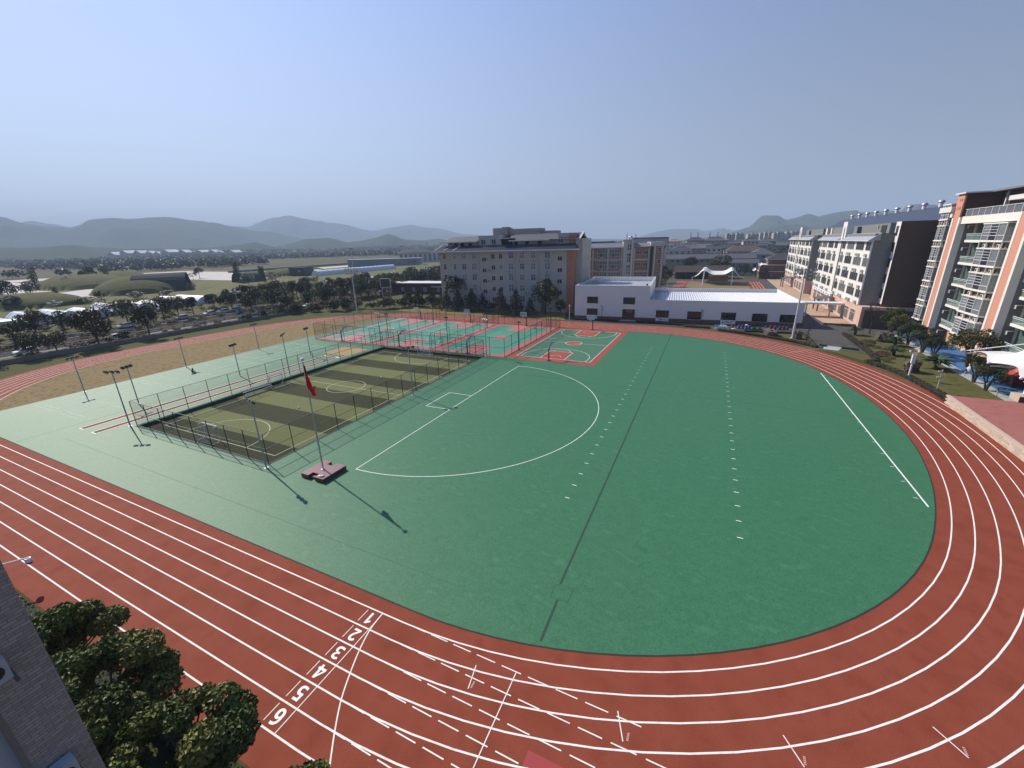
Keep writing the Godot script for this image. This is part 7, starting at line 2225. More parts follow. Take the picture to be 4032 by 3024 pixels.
func build_left_side() -> void:
	# strip between the track and the boundary wall
	var vg := noisy("verge_grass", [lin(0.055, 0.062, 0.022), lin(0.09, 0.09, 0.035), lin(0.045, 0.052, 0.018)], 8.0, 0.02, 0.95, 0.15)
	struct("verge", MB.new().flat(-136, -112, -125, 10, -0.012), vg)
	var o := thing("boundary_wall", "low weathered grey boundary wall beyond the far bend of the track", "wall")
	var st := noisy("old_wall", [lin(0.13, 0.125, 0.11), lin(0.24, 0.23, 0.21), lin(0.18, 0.17, 0.155), lin(0.30, 0.29, 0.265)], 3.2, 0.04, 0.95, 0.2)
	var zz := 6.0
	var k := 0
	while zz > -112:
		part(o, "wall_panel", MB.new().box(-132.1, -131.85, 0, 1.0 + 0.05 * (k % 3), zz - 3.75, zz - 0.2), st)
		part(o, "pier", MB.new().box(-132.2, -131.75, 0, 1.2, zz - 0.2, zz + 0.15), st)
		zz -= 3.95
		k += 1
	# road behind with kerb strips and a dark red planting
	struct("road", MB.new().flat(-163.5, -156.5, -330, 60, -0.008), mats["asphalt"])
	struct("footpath", MB.new().flat(-142.5, -140.3, -330, 60, -0.006), noisy("footpath_paving", [lin(0.16, 0.15, 0.14), lin(0.22, 0.21, 0.195)], 5.0, 0.04, 0.9, 0.2))
	struct("planting_strip", MB.new().flat(-156, -145, -330, 60, -0.004), noisy("red_planting", [lin(0.060, 0.036, 0.025), lin(0.045, 0.045, 0.020), lin(0.075, 0.042, 0.030), lin(0.04, 0.042, 0.02)], 5.0, 0.03, 0.95, 0.1))
	struct("kerb", MB.new().box(-163.8, -163.5, 0, 0.14, -330, 60).box(-156.5, -156.2, 0, 0.14, -330, 60).box(-145, -144.7, 0, 0.14, -330, 60), mats["concrete"])
	var ug := MultiMesh.new()
	ug.transform_format = MultiMesh.TRANSFORM_3D
	ug.mesh = crown("bush", "olive", 2)
	var rg := RandomNumberGenerator.new()
	rg.seed = 41
	var ut := []
	for i in 620:
		var x: float = [rg.randf_range(-155.5, -145.5), rg.randf_range(-139.5, -133.2), rg.randf_range(-190, -165)][rg.randi() % 3]
		var zz2 := rg.randf_range(-235, 20)
		var s2 := rg.randf_range(0.7, 2.1)
		ut.append(Transform3D(Basis(Vector3.UP, rg.randf() * TAU).scaled(V(s2 * 1.6, s2, s2 * 1.6)), V(x, 0, zz2)))
	ug.instance_count = ut.size()
	for i in ut.size(): ug.set_instance_transform(i, ut[i])
	var ugo := MultiMeshInstance3D.new()
	ugo.multimesh = ug
	ugo.material_override = leaf_mat()
	put(ugo, "undergrowth")
	tag(ugo, "low mixed undergrowth along the road behind the boundary wall", "undergrowth", "", "stuff")
	# white-painted rail along the pavement
	o = thing("road_rail", "pale concrete rail between the road and the trees behind the wall", "rail")
	for i in 40:
		var z0 := -20.0 - i * 3.0
		part(o, "rail_panel", MB.new().box(-144.25, -144.1, 0.25, 0.75, z0 - 2.7, z0), mats["plaster_white"])
		part(o, "rail_post", MB.new().box(-144.3, -144.05, 0, 0.9, z0 - 3.0, z0 - 2.7), mats["plaster_grey"])
	# street lamps
	var sl := [[-149.3, -91.5, 8.6, "globe street lamp behind the far bend, standing by the blue shade"], [-152.7, -132.0, 8.6, "globe street lamp above the dense trees left of the mast"], [-183.2, -132.5, 8.6, "globe street lamp beyond the road, before the grass mound"], [-176.6, -54.9, 8.6, "globe street lamp at the far left before the airfield"], [-156.6, -182.0, 8.8, "globe street lamp right of the floodlight mast, behind the dark board"], [-154.5, -209.0, 9.0, "globe street lamp near the left corner of the grey dormitory"], [-195.9, -258.0, 8.6, "farthest globe street lamp before the airport terminal"]]
	for i in sl.size():
		street_lamp(V(sl[i][0], 0, sl[i][1]), sl[i][2], sl[i][3], i * 0.5)
	var u := thing("shade_umbrella", "folded bright blue umbrella at the foot of the street lamp", "umbrella", V(-147.8, 0, -90.6))
	part(u, "cloth", MB.new().lathe(V(0, 0.4, 0), [Vector2(0.95, 0), Vector2(0.55, 1.4), Vector2(0.1, 2.6), Vector2(0, 2.7)], 9), mat("umbrella_blue", lin(0.015, 0.10, 0.26), 0.7))
	part(u, "pole", MB.new().tube(V(0, 0, 0), V(0, 3.0, 0), 0.04, 0.04, 6), mats["pipe_grey"])
	# cars
	var cs := [[-141.5, -36.5, "white", "white parked car at the far left behind the wall"], [-160.5, -63.5, "white", "white parked car behind the big rusty-topped tree"], [-141.0, -53.0, "silver", "pale silver car behind the wall, between the big tree and the next"], [-140.8, -112.8, "white", "white car seen through the thicket left of the mast"], [-148.4, -162.3, "white", "white car beside the dark display board"], [-160.5, -88.0, "cream", "cream car in the middle of the far row"], [-160.6, -92.8, "white", "white car in the far row beside the cream one"], [-160.7, -97.4, "silver", "silver car at the end of the far row by the blue umbrella"], [-160.6, -79.0, "silver", "silver car in the far row, left part"], [-160.4, -172.0, "white", "white car far along the road before the display board"]]
	var pc := {"white": lin(0.66, 0.66, 0.64), "silver": lin(0.36, 0.37, 0.38), "cream": lin(0.56, 0.52, 0.42)}
	for q in cs:
		car(V(q[0], 0, q[1]), PI / 2 + (0.05 if q[0] > -150 else 0.0), q[2], pc[q[2]], q[3])
	# film greenhouses
	var film := mat("greenhouse_film", lin(0.60, 0.62, 0.63), 0.35, 0.5)
	for i in 9:
		var t := thing("greenhouse", "white film greenhouse in the row beyond the road, %s from the left" % ["first", "second", "third", "fourth", "fifth", "sixth", "seventh", "eighth", "ninth"][i], "greenhouse", V(-197 - (i % 3) * 1.5, 0, -50.0 - i * 7.4), 0, "white film greenhouses")
		var b := MB.new()
		var h := 4.0 + 0.5 * ((i * 5) % 3)
		h *= 0.7
		var prof := [[-3.3, 0], [-3.2, 1.2], [-2.5, 2.0], [-1.2, h * 0.9], [0, h], [1.2, h * 0.9], [2.5, 2.0], [3.2, 1.2], [3.3, 0]]
		for j in prof.size() - 1:
			b.quad(V(0, prof[j + 1][1], prof[j + 1][0]), V(0, prof[j][1], prof[j][0]), V(-20, prof[j][1], prof[j][0]), V(-20, prof[j + 1][1], prof[j + 1][0]))
		for e in [0.0, -20.0]:
			for j in prof.size() - 1:
				b.tri(V(e, 0, 0), V(e, prof[j][1], prof[j][0]), V(e, prof[j + 1][1], prof[j + 1][0]))
		part(t, "film", b, film)
		for e in 4:
			var hp := []
			for p in prof: hp.append(V(-e * 6.0 + 0.02, p[1] + 0.03, p[0]))
			part(t, "hoop", MB.new().path_tube(hp, 0.06, 0.06, 4), mats["galvanised"])
	solo("pale_awning", "long pale blue awning roof at the far left before the greenhouses", "awning", MB.new().box(-196, -192, 2.7, 2.95, -52, -26), mat("awning_blue", lin(0.45, 0.58, 0.62), 0.5))
	# long white covers and gravel heap near the taxiway
	o = thing("film_cover", "very long white film-covered bed near the taxiway behind the mast", "greenhouse", V(-300, 0, -300), 0.0)
	b_tunnel(o, 9.0, 95.0, 4.2, film)
	o = thing("film_cover", "shorter white film tunnel between the trees right of the mast", "greenhouse", V(-196, 0, -196), 0.35)
	b_tunnel(o, 8.0, 34.0, 3.6, film)
	var gp := MB.new()
	gp.lathe(V(-316, -0.2, -268), [Vector2(9, 0), Vector2(7, 2.6), Vector2(4, 4.0), Vector2(1.5, 4.4), Vector2(0, 4.5)], 14)
	solo("gravel_heap", "cream-white gravel heap left of the long film-covered bed", "gravel heap", gp, noisy("gravel", [lin(0.48, 0.44, 0.37), lin(0.60, 0.56, 0.48)], 3.0, 0.05, 0.95, 0.2))
	# display board on two posts, kiosk, low red building
	o = thing("display_board", "dark display board in a white frame above the trees right of the mast", "board", V(-128.5, 0, -143.0), 0.5)
	part(o, "panel", MB.new().box(-2.0, 2.0, 4.9, 8.3, -0.1, 0.1), mat("board_dark", lin(0.03, 0.032, 0.036), 0.4))
	var f := MB.new()
	f.box(-2.2, 2.2, 8.3, 8.5, -0.14, 0.14)
	f.box(-2.2, 2.2, 4.7, 4.9, -0.14, 0.14)
	f.box(-2.2, -2.0, 4.9, 8.3, -0.14, 0.14)
	f.box(2.0, 2.2, 4.9, 8.3, -0.14, 0.14)
	part(o, "frame", f, mats["hoop_white"])
	for s in [-1.6, 1.6]:
		part(o, "post", MB.new().tube(V(s, 0, 0), V(s, 4.7, 0), 0.12, 0.12, 8), mats["pipe_grey"])
	o = thing("kiosk", "small white kiosk half hidden in trees beside the mast", "kiosk", V(-181, 0, -172), 0.4)
	part(o, "wall", MB.new().box(-2.2, 2.2, 0, 3.2, -2, 2), mats["plaster_white"])
	part(o, "roof", MB.new().box(-2.6, 2.6, 3.2, 3.5, -2.4, 2.4), mats["trim_white"])
	window(o, T(0, 1.2, 2.02), 1.6, 1.2, 2, 0, mats["frame_dark"], mats["glass_dark"])
	o = thing("low_building", "low red-brown building with white roof edges behind the conifers", "building", V(-119, 0, -166), 0.12)
	var rb := noisy("red_brown_wall", [lin(0.075, 0.032, 0.026), lin(0.10, 0.045, 0.036)], 4.0, 0.05, 0.9, 0.2)
	part(o, "wall", MB.new().box(-22, 8, 0, 4.6, -6, 3), rb)
	part(o, "side_wing", MB.new().box(8, 16, 0, 3.2, -6, 2.4), rb)
	part(o, "roof_edge", MB.new().box(-22.6, 8.4, 4.6, 5.0, -6.6, 3.6), mats["trim_white"])
	part(o, "roof_edge", MB.new().box(8.4, 16.5, 3.2, 3.5, -6.4, 3.0), mats["trim_white"])
	part(o, "canopy", MB.new().box(0, 6, 3.2, 3.4, 3.0, 4.4), mats["trim_white"])
	for s in [-16, -10, -4, 3]:
		window(o, T(s, 1.2, 3.02), 1.4, 1.5, 2, 0, mats["frame_white"], mats["glass_curtain"])

func b_tunnel(o: Node3D, w: float, l: float, h: float, film: Material) -> void:
	var b := MB.new()
	for i in 10:
		var a0 := PI * i / 10
		var a1 := PI * (i + 1) / 10
		b.quad(V(cos(a0) * w / 2, sin(a0) * h, l / 2), V(cos(a0) * w / 2, sin(a0) * h, -l / 2), V(cos(a1) * w / 2, sin(a1) * h, -l / 2), V(cos(a1) * w / 2, sin(a1) * h, l / 2))
		for e in [-l / 2, l / 2]:
			b.tri(V(0, 0, e), V(cos(a0) * w / 2, sin(a0) * h, e), V(cos(a1) * w / 2, sin(a1) * h, e))
	part(o, "film", b, film)
	for k in int(l / 6):
		var hp := []
		for i in 11:
			hp.append(V(cos(PI * i / 10) * (w / 2 + 0.05), sin(PI * i / 10) * (h + 0.05), -l / 2 + k * 6.0))
		part(o, "hoop", MB.new().path_tube(hp, 0.07, 0.07, 4), mats["galvanised"])

func mound(at: Vector3, r: Vector3, turn: float, sd: int, called := "grass_mound") -> void:
	var nz := FastNoiseLite.new()
	nz.seed = sd
	nz.frequency = 0.03
	var b := MB.new()
	var n := 26
	var H := func(i: int, j: int) -> Vector3:
		var x := -1.0 + 2.0 * i / n
		var z := -1.0 + 2.0 * j / n
		var e := maxf(0.0, 1.0 - pow(absf(x), 2.6) - pow(absf(z), 2.6) * 0.98)
		var q := Vector3(x * r.x, 0, z * r.z)
		return at + Basis(Vector3.UP, turn) * V(q.x, pow(e, 0.62) * r.y * (1.0 + 0.10 * nz.get_noise_2d(q.x, q.z)) - 0.2, q.z)
	for i in n:
		for j in n:
			b.quad(H.call(i, j + 1), H.call(i + 1, j + 1), H.call(i + 1, j), H.call(i, j))
	struct(called, b, noisy("mound_grass", [lin(0.070, 0.078, 0.030), lin(0.105, 0.105, 0.045), lin(0.085, 0.088, 0.034), lin(0.055, 0.066, 0.024)], 40.0, 0.02, 0.95, 0.15))

func shelter(at: Vector3, w: float, h: float, l: float, turn: float, label: String) -> void:
	var o := thing("aircraft_shelter", label, "shelter", at, turn, "aircraft shelters in the grass mounds")
	var m := noisy("shelter_concrete", [lin(0.035, 0.042, 0.048), lin(0.06, 0.068, 0.075)], 6.0, 0.03, 0.9, 0.2)
	var b := MB.new()
	for i in 14:
		var a0 := PI * i / 14
		var a1 := PI * (i + 1) / 14
		var p0 := V(cos(a0) * w, sin(a0) * h, 0)
		var p1 := V(cos(a1) * w, sin(a1) * h, 0)
		b.quad(p0 + V(0, 0, 1), p0 - V(0, 0, l), p1 - V(0, 0, l), p1 + V(0, 0, 1))
		b.quad(p0 * 0.9 + V(0, 0, 1), p0 + V(0, 0, 1), p1 + V(0, 0, 1), p1 * 0.9 + V(0, 0, 1))
	part(o, "arch", b, m)
	b = MB.new()
	for i in 14:
		var a0 := PI * i / 14
		var a1 := PI * (i + 1) / 14
		b.tri(V(0, 0, -1.5), V(cos(a0) * w * 0.9, sin(a0) * h * 0.9, -1.5), V(cos(a1) * w * 0.9, sin(a1) * h * 0.9, -1.5))
	part(o, "door", b, mat("shelter_door", lin(0.055, 0.075, 0.10), 0.5))
	for s in 4:
		part(o, "door_rib", MB.new().box(-w * 0.6 + s * w * 0.4 - 0.1, -w * 0.6 + s * w * 0.4 + 0.1, 0, h * 0.66, -1.49, -1.3), m)

func build_airfield() -> void:
	var conc := noisy("runway_concrete", [lin(0.44, 0.415, 0.37), lin(0.52, 0.49, 0.44)], 60.0, 0.012, 0.9, 0.25)
	var far := noisy("field_grass", [lin(0.10, 0.105, 0.045), lin(0.15, 0.145, 0.07), lin(0.12, 0.12, 0.055), lin(0.085, 0.095, 0.04)], 120.0, 0.012, 0.95, 0.15)
	struct("airfield_grass", MB.new().flat(-640, -240, -1500, 250, -0.012), far)
	struct("runway", MB.new().flat(-610, -556, -1500, 300, -0.004), conc)
	struct("taxiway", MB.new().flat(-432, -398, -1500, -205, -0.004), conc)
	struct("taxiway", MB.new().flat(-480, -462, -1500, -255, -0.004), conc)
	struct("apron", MB.new().poly(PackedVector2Array([Vector2(-556, -232), Vector2(-556, -292), Vector2(-478, -292), Vector2(-398, -250), Vector2(-330, -232), Vector2(-330, -205), Vector2(-398, -205)]), 0.002), conc)
	struct("apron", MB.new().poly(PackedVector2Array([Vector2(-300, -82), Vector2(-278, -98), Vector2(-330, -135), Vector2(-372, -135), Vector2(-352, -108)]), -0.003), conc)
	struct("apron", MB.new().flat(-600, -380, -150, -100, 0.003), conc)
	var o := thing("stone_dyke", "long dark stone dyke between the runway and the taxiway", "wall")
	for i in 60:
		part(o, "dyke_section", MB.new().box(-457, -452, 0, 2.3, -285 - i * 8.0, -277.3 - i * 8.0), mats["shelter_concrete"] if mats.has("shelter_concrete") else mats["plaster_grey"])
	mound(V(-318, 0, -142), V(40, 9.0, 24), -0.55, 3)
	mound(V(-418, 0, -150), V(52, 8.0, 26), -0.3, 4)
	mound(V(-283, 0, -80), V(24, 5.5, 16), 0.2, 5)
	mound(V(-345, 0, -268), V(20, 6.0, 34), 0.1, 6)
	mound(V(-470, 0, -190), V(45, 7.5, 22), -0.3, 7)
	shelter(V(-292, 0, -151), 13.0, 10.0, 24, 2.55, "dark arched aircraft shelter opening at the right end of the big grass mound")
	shelter(V(-303, 0, -206), 8.5, 6.5, 16, 2.9, "smaller arched aircraft shelter behind the two poplars")
	o = thing("bunker", "dark square concrete bunker at the end of the green mound", "building", V(-322, 0, -254), 0.2)
	part(o, "wall", MB.new().box(-5, 9, 0, 6.8, -8, 5), mats["shelter_concrete"])
	part(o, "opening", MB.new().box(-2, 1, 0, 3.4, 5.0, 5.1), mats["gap_dark"])
	part(o, "opening", MB.new().box(4, 6, 3.0, 4.8, 5.0, 5.1), mats["plaster_grey"])
	# airport: blue shed, terminal, tail of an airliner, apron masts, brick house
	o = thing("airport_shed", "long low blue-grey airport shed beyond the white film bed", "building", V(-362, 0, -405), 0.55)
	part(o, "wall", MB.new().box(-40, 44, 0, 7.5, -9, 9), noisy("shed_blue", [lin(0.17, 0.21, 0.27), lin(0.21, 0.25, 0.32)], 9.0, 0.03, 0.7, 0.3))
	part(o, "roof", MB.new().box(-41, 45, 7.5, 8.0, -10, 10), mat("shed_roof", lin(0.22, 0.25, 0.29), 0.6))
	for k in 8:
		window(o, T(12 + k * 3.6, 2.5, 9.05), 2.0, 3.2, 2, 0, mats["frame_grey"], mats["glass_dark"])
	o = thing("airport_terminal", "white and blue airport terminal with dark tiled roofs, left of the dormitory", "building", V(-372, 0, -500), 0.6)
	part(o, "wall", MB.new().box(-34, 52, 0, 13, -10, 10), mats["plaster_white"])
	for k in 13:
		part(o, "blue_panel", MB.new().box(-33 + k * 6.4, -30 + k * 6.4, 1.5, 11, 10.0, 10.2), mat("panel_blue", lin(0.07, 0.13, 0.20), 0.2))
	var b := MB.new()
	for k in 2:
		var x0 := -36.0 + k * 46
		b.quad(V(x0, 13, 12), V(x0 + 44, 13, 12), V(x0 + 36, 18, 0), V(x0 + 8, 18, 0))
		b.quad(V(x0 + 44, 13, -12), V(x0, 13, -12), V(x0 + 8, 18, 0), V(x0 + 36, 18, 0))
		b.quad(V(x0, 13, -12), V(x0, 13, 12), V(x0 + 8, 18, 0), V(x0 + 8, 18, -0.1))
		b.quad(V(x0 + 44, 13, 12), V(x0 + 44, 13, -12), V(x0 + 36, 18, -0.1), V(x0 + 36, 18, 0))
	part(o, "roof", b, mats["dark_roof"] if mats.has("dark_roof") else mats["grey_roof_tiles"])
	o = thing("brick_house", "tan brick house with a chimney stack behind the airport terminal", "building", V(-360, 0, -590), 0.5)
	part(o, "wall", MB.new().box(-30, 32, 0, 20, -12, 12), mats["tan_tile"])
	part(o, "chimney", MB.new().box(-14, -4, 0, 25, 5, 14), mat("chimney_brown", lin(0.16, 0.075, 0.05), 0.9))
	part(o, "roof", MB.new().box(-31, 33, 20, 20.6, -13, 13), mats["grey_roof_tiles"])
	o = thing("airliner", "airliner on the apron, its dark tail fin above the terminal", "airplane", V(-478, 0, -610), 0.9)
	var wm: Material = mats["hoop_white"]
	part(o, "fuselage", MB.new().tube(V(-16, 4, 0), V(12, 4, 0), 2.0, 2.0, 14).tube(V(12, 4, 0), V(18, 3.6, 0), 2.0, 0.5, 14).tube(V(-24, 5.2, 0), V(-16, 4, 0), 0.4, 2.0, 14), wm)
	part(o, "tail_fin", MB.new().prism(PackedVector2Array([Vector2(-17, -0.2), Vector2(-24, -0.2), Vector2(-24, 0.2), Vector2(-17, 0.2)]), 5.5, 6.2).bar(V(-18.5, 5.6, 0), V(-24.0, 14.5, 0), 0.4, 4.4), mat("fin_blue", lin(0.05, 0.09, 0.15), 0.4))
	for s in [-1.0, 1.0]:
		part(o, "wing", MB.new().bar(V(2, 3.2, s * 1.5), V(-5, 4.4, s * 16), 4.0, 0.35), wm)
		part(o, "tailplane", MB.new().bar(V(-20, 5.4, s * 0.6), V(-23, 5.9, s * 6), 2.2, 0.25), wm)
		part(o, "engine", MB.new().tube(V(-1, 2.4, s * 5.4), V(3.4, 2.4, s * 5.4), 1.0, 1.1, 12), wm)
	for q in [[-332.6, -326.7, 20.0, "dark apron light mast above the long film-covered bed"], [-408, -495, 21.0, "dark apron light mast left of the airport terminal"], [-420, -610, 24.0, "faint apron light mast behind the tail fin"]]:
		var t := thing("apron_mast", q[3], "floodlight mast", V(q[0], 0, q[1]), 0, "apron light masts")
		part(t, "pole", MB.new().tube(V(0, 0, 0), V(0, q[2], 0), 0.35, 0.2, 8), mats["pipe_grey"])
		part(t, "lamp_ring", MB.new().tube(V(0, q[2], 0), V(0, q[2] + 0.9, 0), 1.5, 1.7, 10), mats["lamp_black"])
	o = thing("service_vehicle", "dark service truck alone on the taxiway", "truck", V(-452, 0, -514), 0.4)
	part(o, "body", MB.new().box(-5, 3, 1, 4.2, -1.5, 1.5), mats["lamp_black"])
	part(o, "cab", MB.new().box(3, 5.5, 1, 3.2, -1.4, 1.4), mats["gap_dark"])
	for s in [-3.5, 0.0, 4.2]:
		part(o, "wheel", MB.new().tube(V(s, 0.6, -1.6), V(s, 0.6, 1.6), 0.6, 0.6, 10), mats["lamp_black"])
	# farm roofs on the far plain
	var F := [[-1846, -770, 25, 55], [-1835, -796, 29, 44], [-1827, -814, 23, 16], [-1821, -827, 28, 41], [-1810, -851, 26, 27], [-1799, -873, 23, 38], [-1786, -900, 29, 60], [-1767, -937, 27, 36], [-1752, -964, 21, 19], [-1741, -985, 25, 58], [-1724, -1014, 25, 36], [-1729, -1006, 20, 14], [-1704, -1047, 15, 25], [-1689, -1070, 22, 55], [-1716, -1028, 22, 11]]
	var nm := ["first", "second", "third", "fourth", "fifth", "sixth", "seventh", "eighth", "ninth", "tenth", "eleventh", "twelfth", "thirteenth", "fourteenth", "fifteenth"]
	for k in F.size():
		var q: Array = F[k]
		var t := thing("far_shed", "white-roofed shed on the hazy plain below the mountains, %s from the left" % nm[k], "shed", V(q[0], 0, q[1]), -1.12, "white-roofed sheds on the far plain")
		var y: float = q[2] + 3
		var w: float = q[3] * 0.5
		part(t, "wall", MB.new().box(-w, w, 0, y - 9, -15, 15), mats["plaster_grey"])
		var rb := MB.new()
		rb.quad(V(-w - 1, y - 9, 16), V(w + 1, y - 9, 16), V(w + 1, y, 0), V(-w - 1, y, 0))
		rb.quad(V(w + 1, y - 9, -16), V(-w - 1, y - 9, -16), V(-w - 1, y, 0), V(w + 1, y, 0))
		part(t, "roof", rb, mat("far_roof", lin(0.72, 0.72, 0.70), 0.5))

func far_single_trees() -> void:
	var q := [[-415, -123, 14, 11, "poplar", "dark", "tall dark tree on the second grass mound, far left"], [-424, -155, 13, 12, "broad", "dark", "round dark tree between the two grass mounds"], [-441, -172, 11, 8, "poplar", "rust", "reddish slim tree left of the big grass mound"], [-307, -192, 14.5, 8, "poplar", "dark", "tall dark tree at the right end of the apron"], [-396, -216, 9, 9, "broad", "dark", "dark tree alone on the apron edge"], [-301, -79, 11, 9, "broad", "dark", "big dark tree at the far left in front of the mound"], [-408, -140, 8, 6, "poplar", "dark", "dark bushy tree below the second mound"], [-276, -103, 5, 6.5, "bush", "dark", "low dark tree before the big mound"], [-290, -127, 5.2, 6, "round", "dark", "dark ball-shaped tree on the big grass mound"], [-300, -205, 11, 6, "poplar", "dark", "left one of two dark poplars before the small shelter"], [-284.5, -196, 11, 6, "poplar", "dark", "right one of two dark poplars before the small shelter"], [-294, -93, 7, 5, "poplar", "rust", "reddish slim tree on the pale apron, far left"], [-262, -170, 8, 12, "sparse", "willow", "pale green willow right of the shelter, left one"], [-258, -186, 8.5, 13, "sparse", "willow", "pale green willow right of the shelter, right one"], [-395, -131, 9, 7, "sparse", "willow", "pale thin tree on the second grass mound"], [-262, -92, 4, 9, "bush", "willow", "pale green bush left of the greenhouses"], [-258, -110, 4.5, 10, "bush", "willow", "pale green bush above the middle greenhouses"], [-254, -122, 4, 9, "bush", "green", "green bush below the ball-shaped tree"], [-268, -70, 6, 8, "broad", "dark", "dark tree at the left border behind the awning"], [-330, -95, 9, 9, "broad", "dark", "dark tree between the pale aprons"], [-385, -205, 6, 8, "sparse", "rust", "thin grey-brown tree in front of the apron"]]
	for k in q.size():
		var t: Array = q[k]
		tree("airfield_tree", t[6], t[4], t[5], k % 4, V(t[0], 0, t[1]), t[2], t[3], "single trees on the airfield", "tree", k * 1.7)

func build_left_trees() -> void:
	# the row right behind the wall
	var big := [[-133.5, -46.5, 9.6, 9.0, "broad", "rust", "big dark tree with a rusty green top behind the boundary wall"], [-134.2, -28.0, 7.0, 8.5, "broad", "olive", "round olive tree at the left edge behind the wall"], [-134.0, -35.3, 6.2, 6.0, "broad", "green", "green tree behind the wall, between the left edge and the rusty one"], [-135.0, -39.5, 5.4, 5.5, "broad", "olive", "smaller olive tree just left of the rusty-topped tree"], [-134.5, -57.5, 8.2, 6.5, "broad", "dark", "dark tree behind the wall right of the rusty-topped tree"], [-135.5, -53.0, 3.4, 4.0, "bush", "green", "green bush at the foot of the rusty-topped tree"], [-133.0, -83.5, 3.2, 3.4, "bush", "dark", "small dark bush on the wall, left one of two"], [-133.2, -88.5, 3.4, 3.8, "bush", "dark", "small dark bush on the wall, right one of two"]]
	for k in big.size():
		var q: Array = big[k]
		tree("wall_tree", q[6], q[4], q[5], k % 4, V(q[0], 0, q[1]), q[2], q[3], "trees behind the boundary wall", "tree", k * 2.1)
	# street trees: two rows along the road, denser to the right
	var rng := RandomNumberGenerator.new()
	rng.seed = 77
	var ord := ["first", "second", "third", "fourth", "fifth", "sixth", "seventh", "eighth", "ninth", "tenth", "eleventh", "twelfth", "thirteenth", "fourteenth", "fifteenth", "sixteenth", "seventeenth", "eighteenth", "nineteenth", "twentieth", "twenty-first", "twenty-second", "twenty-third", "twenty-fourth", "twenty-fifth", "twenty-sixth", "twenty-seventh", "twenty-eighth", "twenty-ninth", "thirtieth", "thirty-first", "thirty-second", "thirty-third", "thirty-fourth", "thirty-fifth", "thirty-sixth", "thirty-seventh", "thirty-eighth", "thirty-ninth", "fortieth"]
	var rows := [[-166.0, -30.0, -240.0, 4.9, "in the row nearest the greenhouses"], [-149.5, -96.0, -236.0, 6.6, "in the row along the road middle"], [-140.0, -104.0, -232.0, 6.4, "in the row just behind the thicket"], [-180.0, -112.0, -260.0, 8.0, "in the back row before the airfield"]]
	for r in rows.size():
		var q: Array = rows[r]
		var zz: float = q[1]
		var k := 0
		while zz > q[2] and k < ord.size():
			var pal: String = ["dark", "olive", "green", "rust", "dark", "olive"][rng.randi() % 6]
			if zz < -150 and rng.randf() < 0.4: pal = "lime" if rng.randf() < 0.35 else "olive"
			var h := rng.randf_range(6.0, 8.8)
			var x: float = q[0] + rng.randf_range(-2.2, 2.2)
			if Vector2(x, zz).distance_to(Vector2(-128.5, -143.0)) > 5.0:
				tree("street_tree", "%s tree from the left %s" % [ord[k], q[4]], "broad" if rng.randf() < 0.85 else "sparse", pal, rng.randi() % 4, V(x, 0, zz), h, h * rng.randf_range(0.8, 1.15), "trees %s" % q[4], "tree", rng.randf() * TAU)
			k += 1
			zz -= q[3] * rng.randf_range(0.8, 1.25)
	# thicket beyond the far bend: bushes and bare stems behind the track
	for k in 30:
		var t := k / 29.0
		var x := lerpf(-131, -93, t) + rng.randf_range(-1.5, 1.5)
		var zz := lerpf(-96, -131, pow(t, 0.85)) + rng.randf_range(-3.5, 2.5)
		if t < 0.5: x -= 3.0
		var pal: String = ["dark", "olive", "green", "rust"][rng.randi() % 4]
		var hh := rng.randf_range(2.6, 5.4)
		tree("thicket_bush", "%s thicket bush from the left beyond the track bend" % ord[k], "bush", pal, rng.randi() % 4, V(x, 0, zz), hh, hh * 1.15, "thicket bushes beyond the far bend", "bush", rng.randf() * TAU)
	for k in 22:
		var t := k / 21.0
		var x := lerpf(-137, -104, t) + rng.randf_range(-3, 3)
		var zz := lerpf(-88, -142, t) + rng.randf_range(-6, 6)
		tree("bare_tree", "%s bare grey-brown tree from the left in the thicket" % ord[k], "bare", "dark", rng.randi() % 3, V(x, 0, zz), rng.randf_range(4.5, 7.5), 3, "bare trees in the thicket", "tree", rng.randf() * TAU)

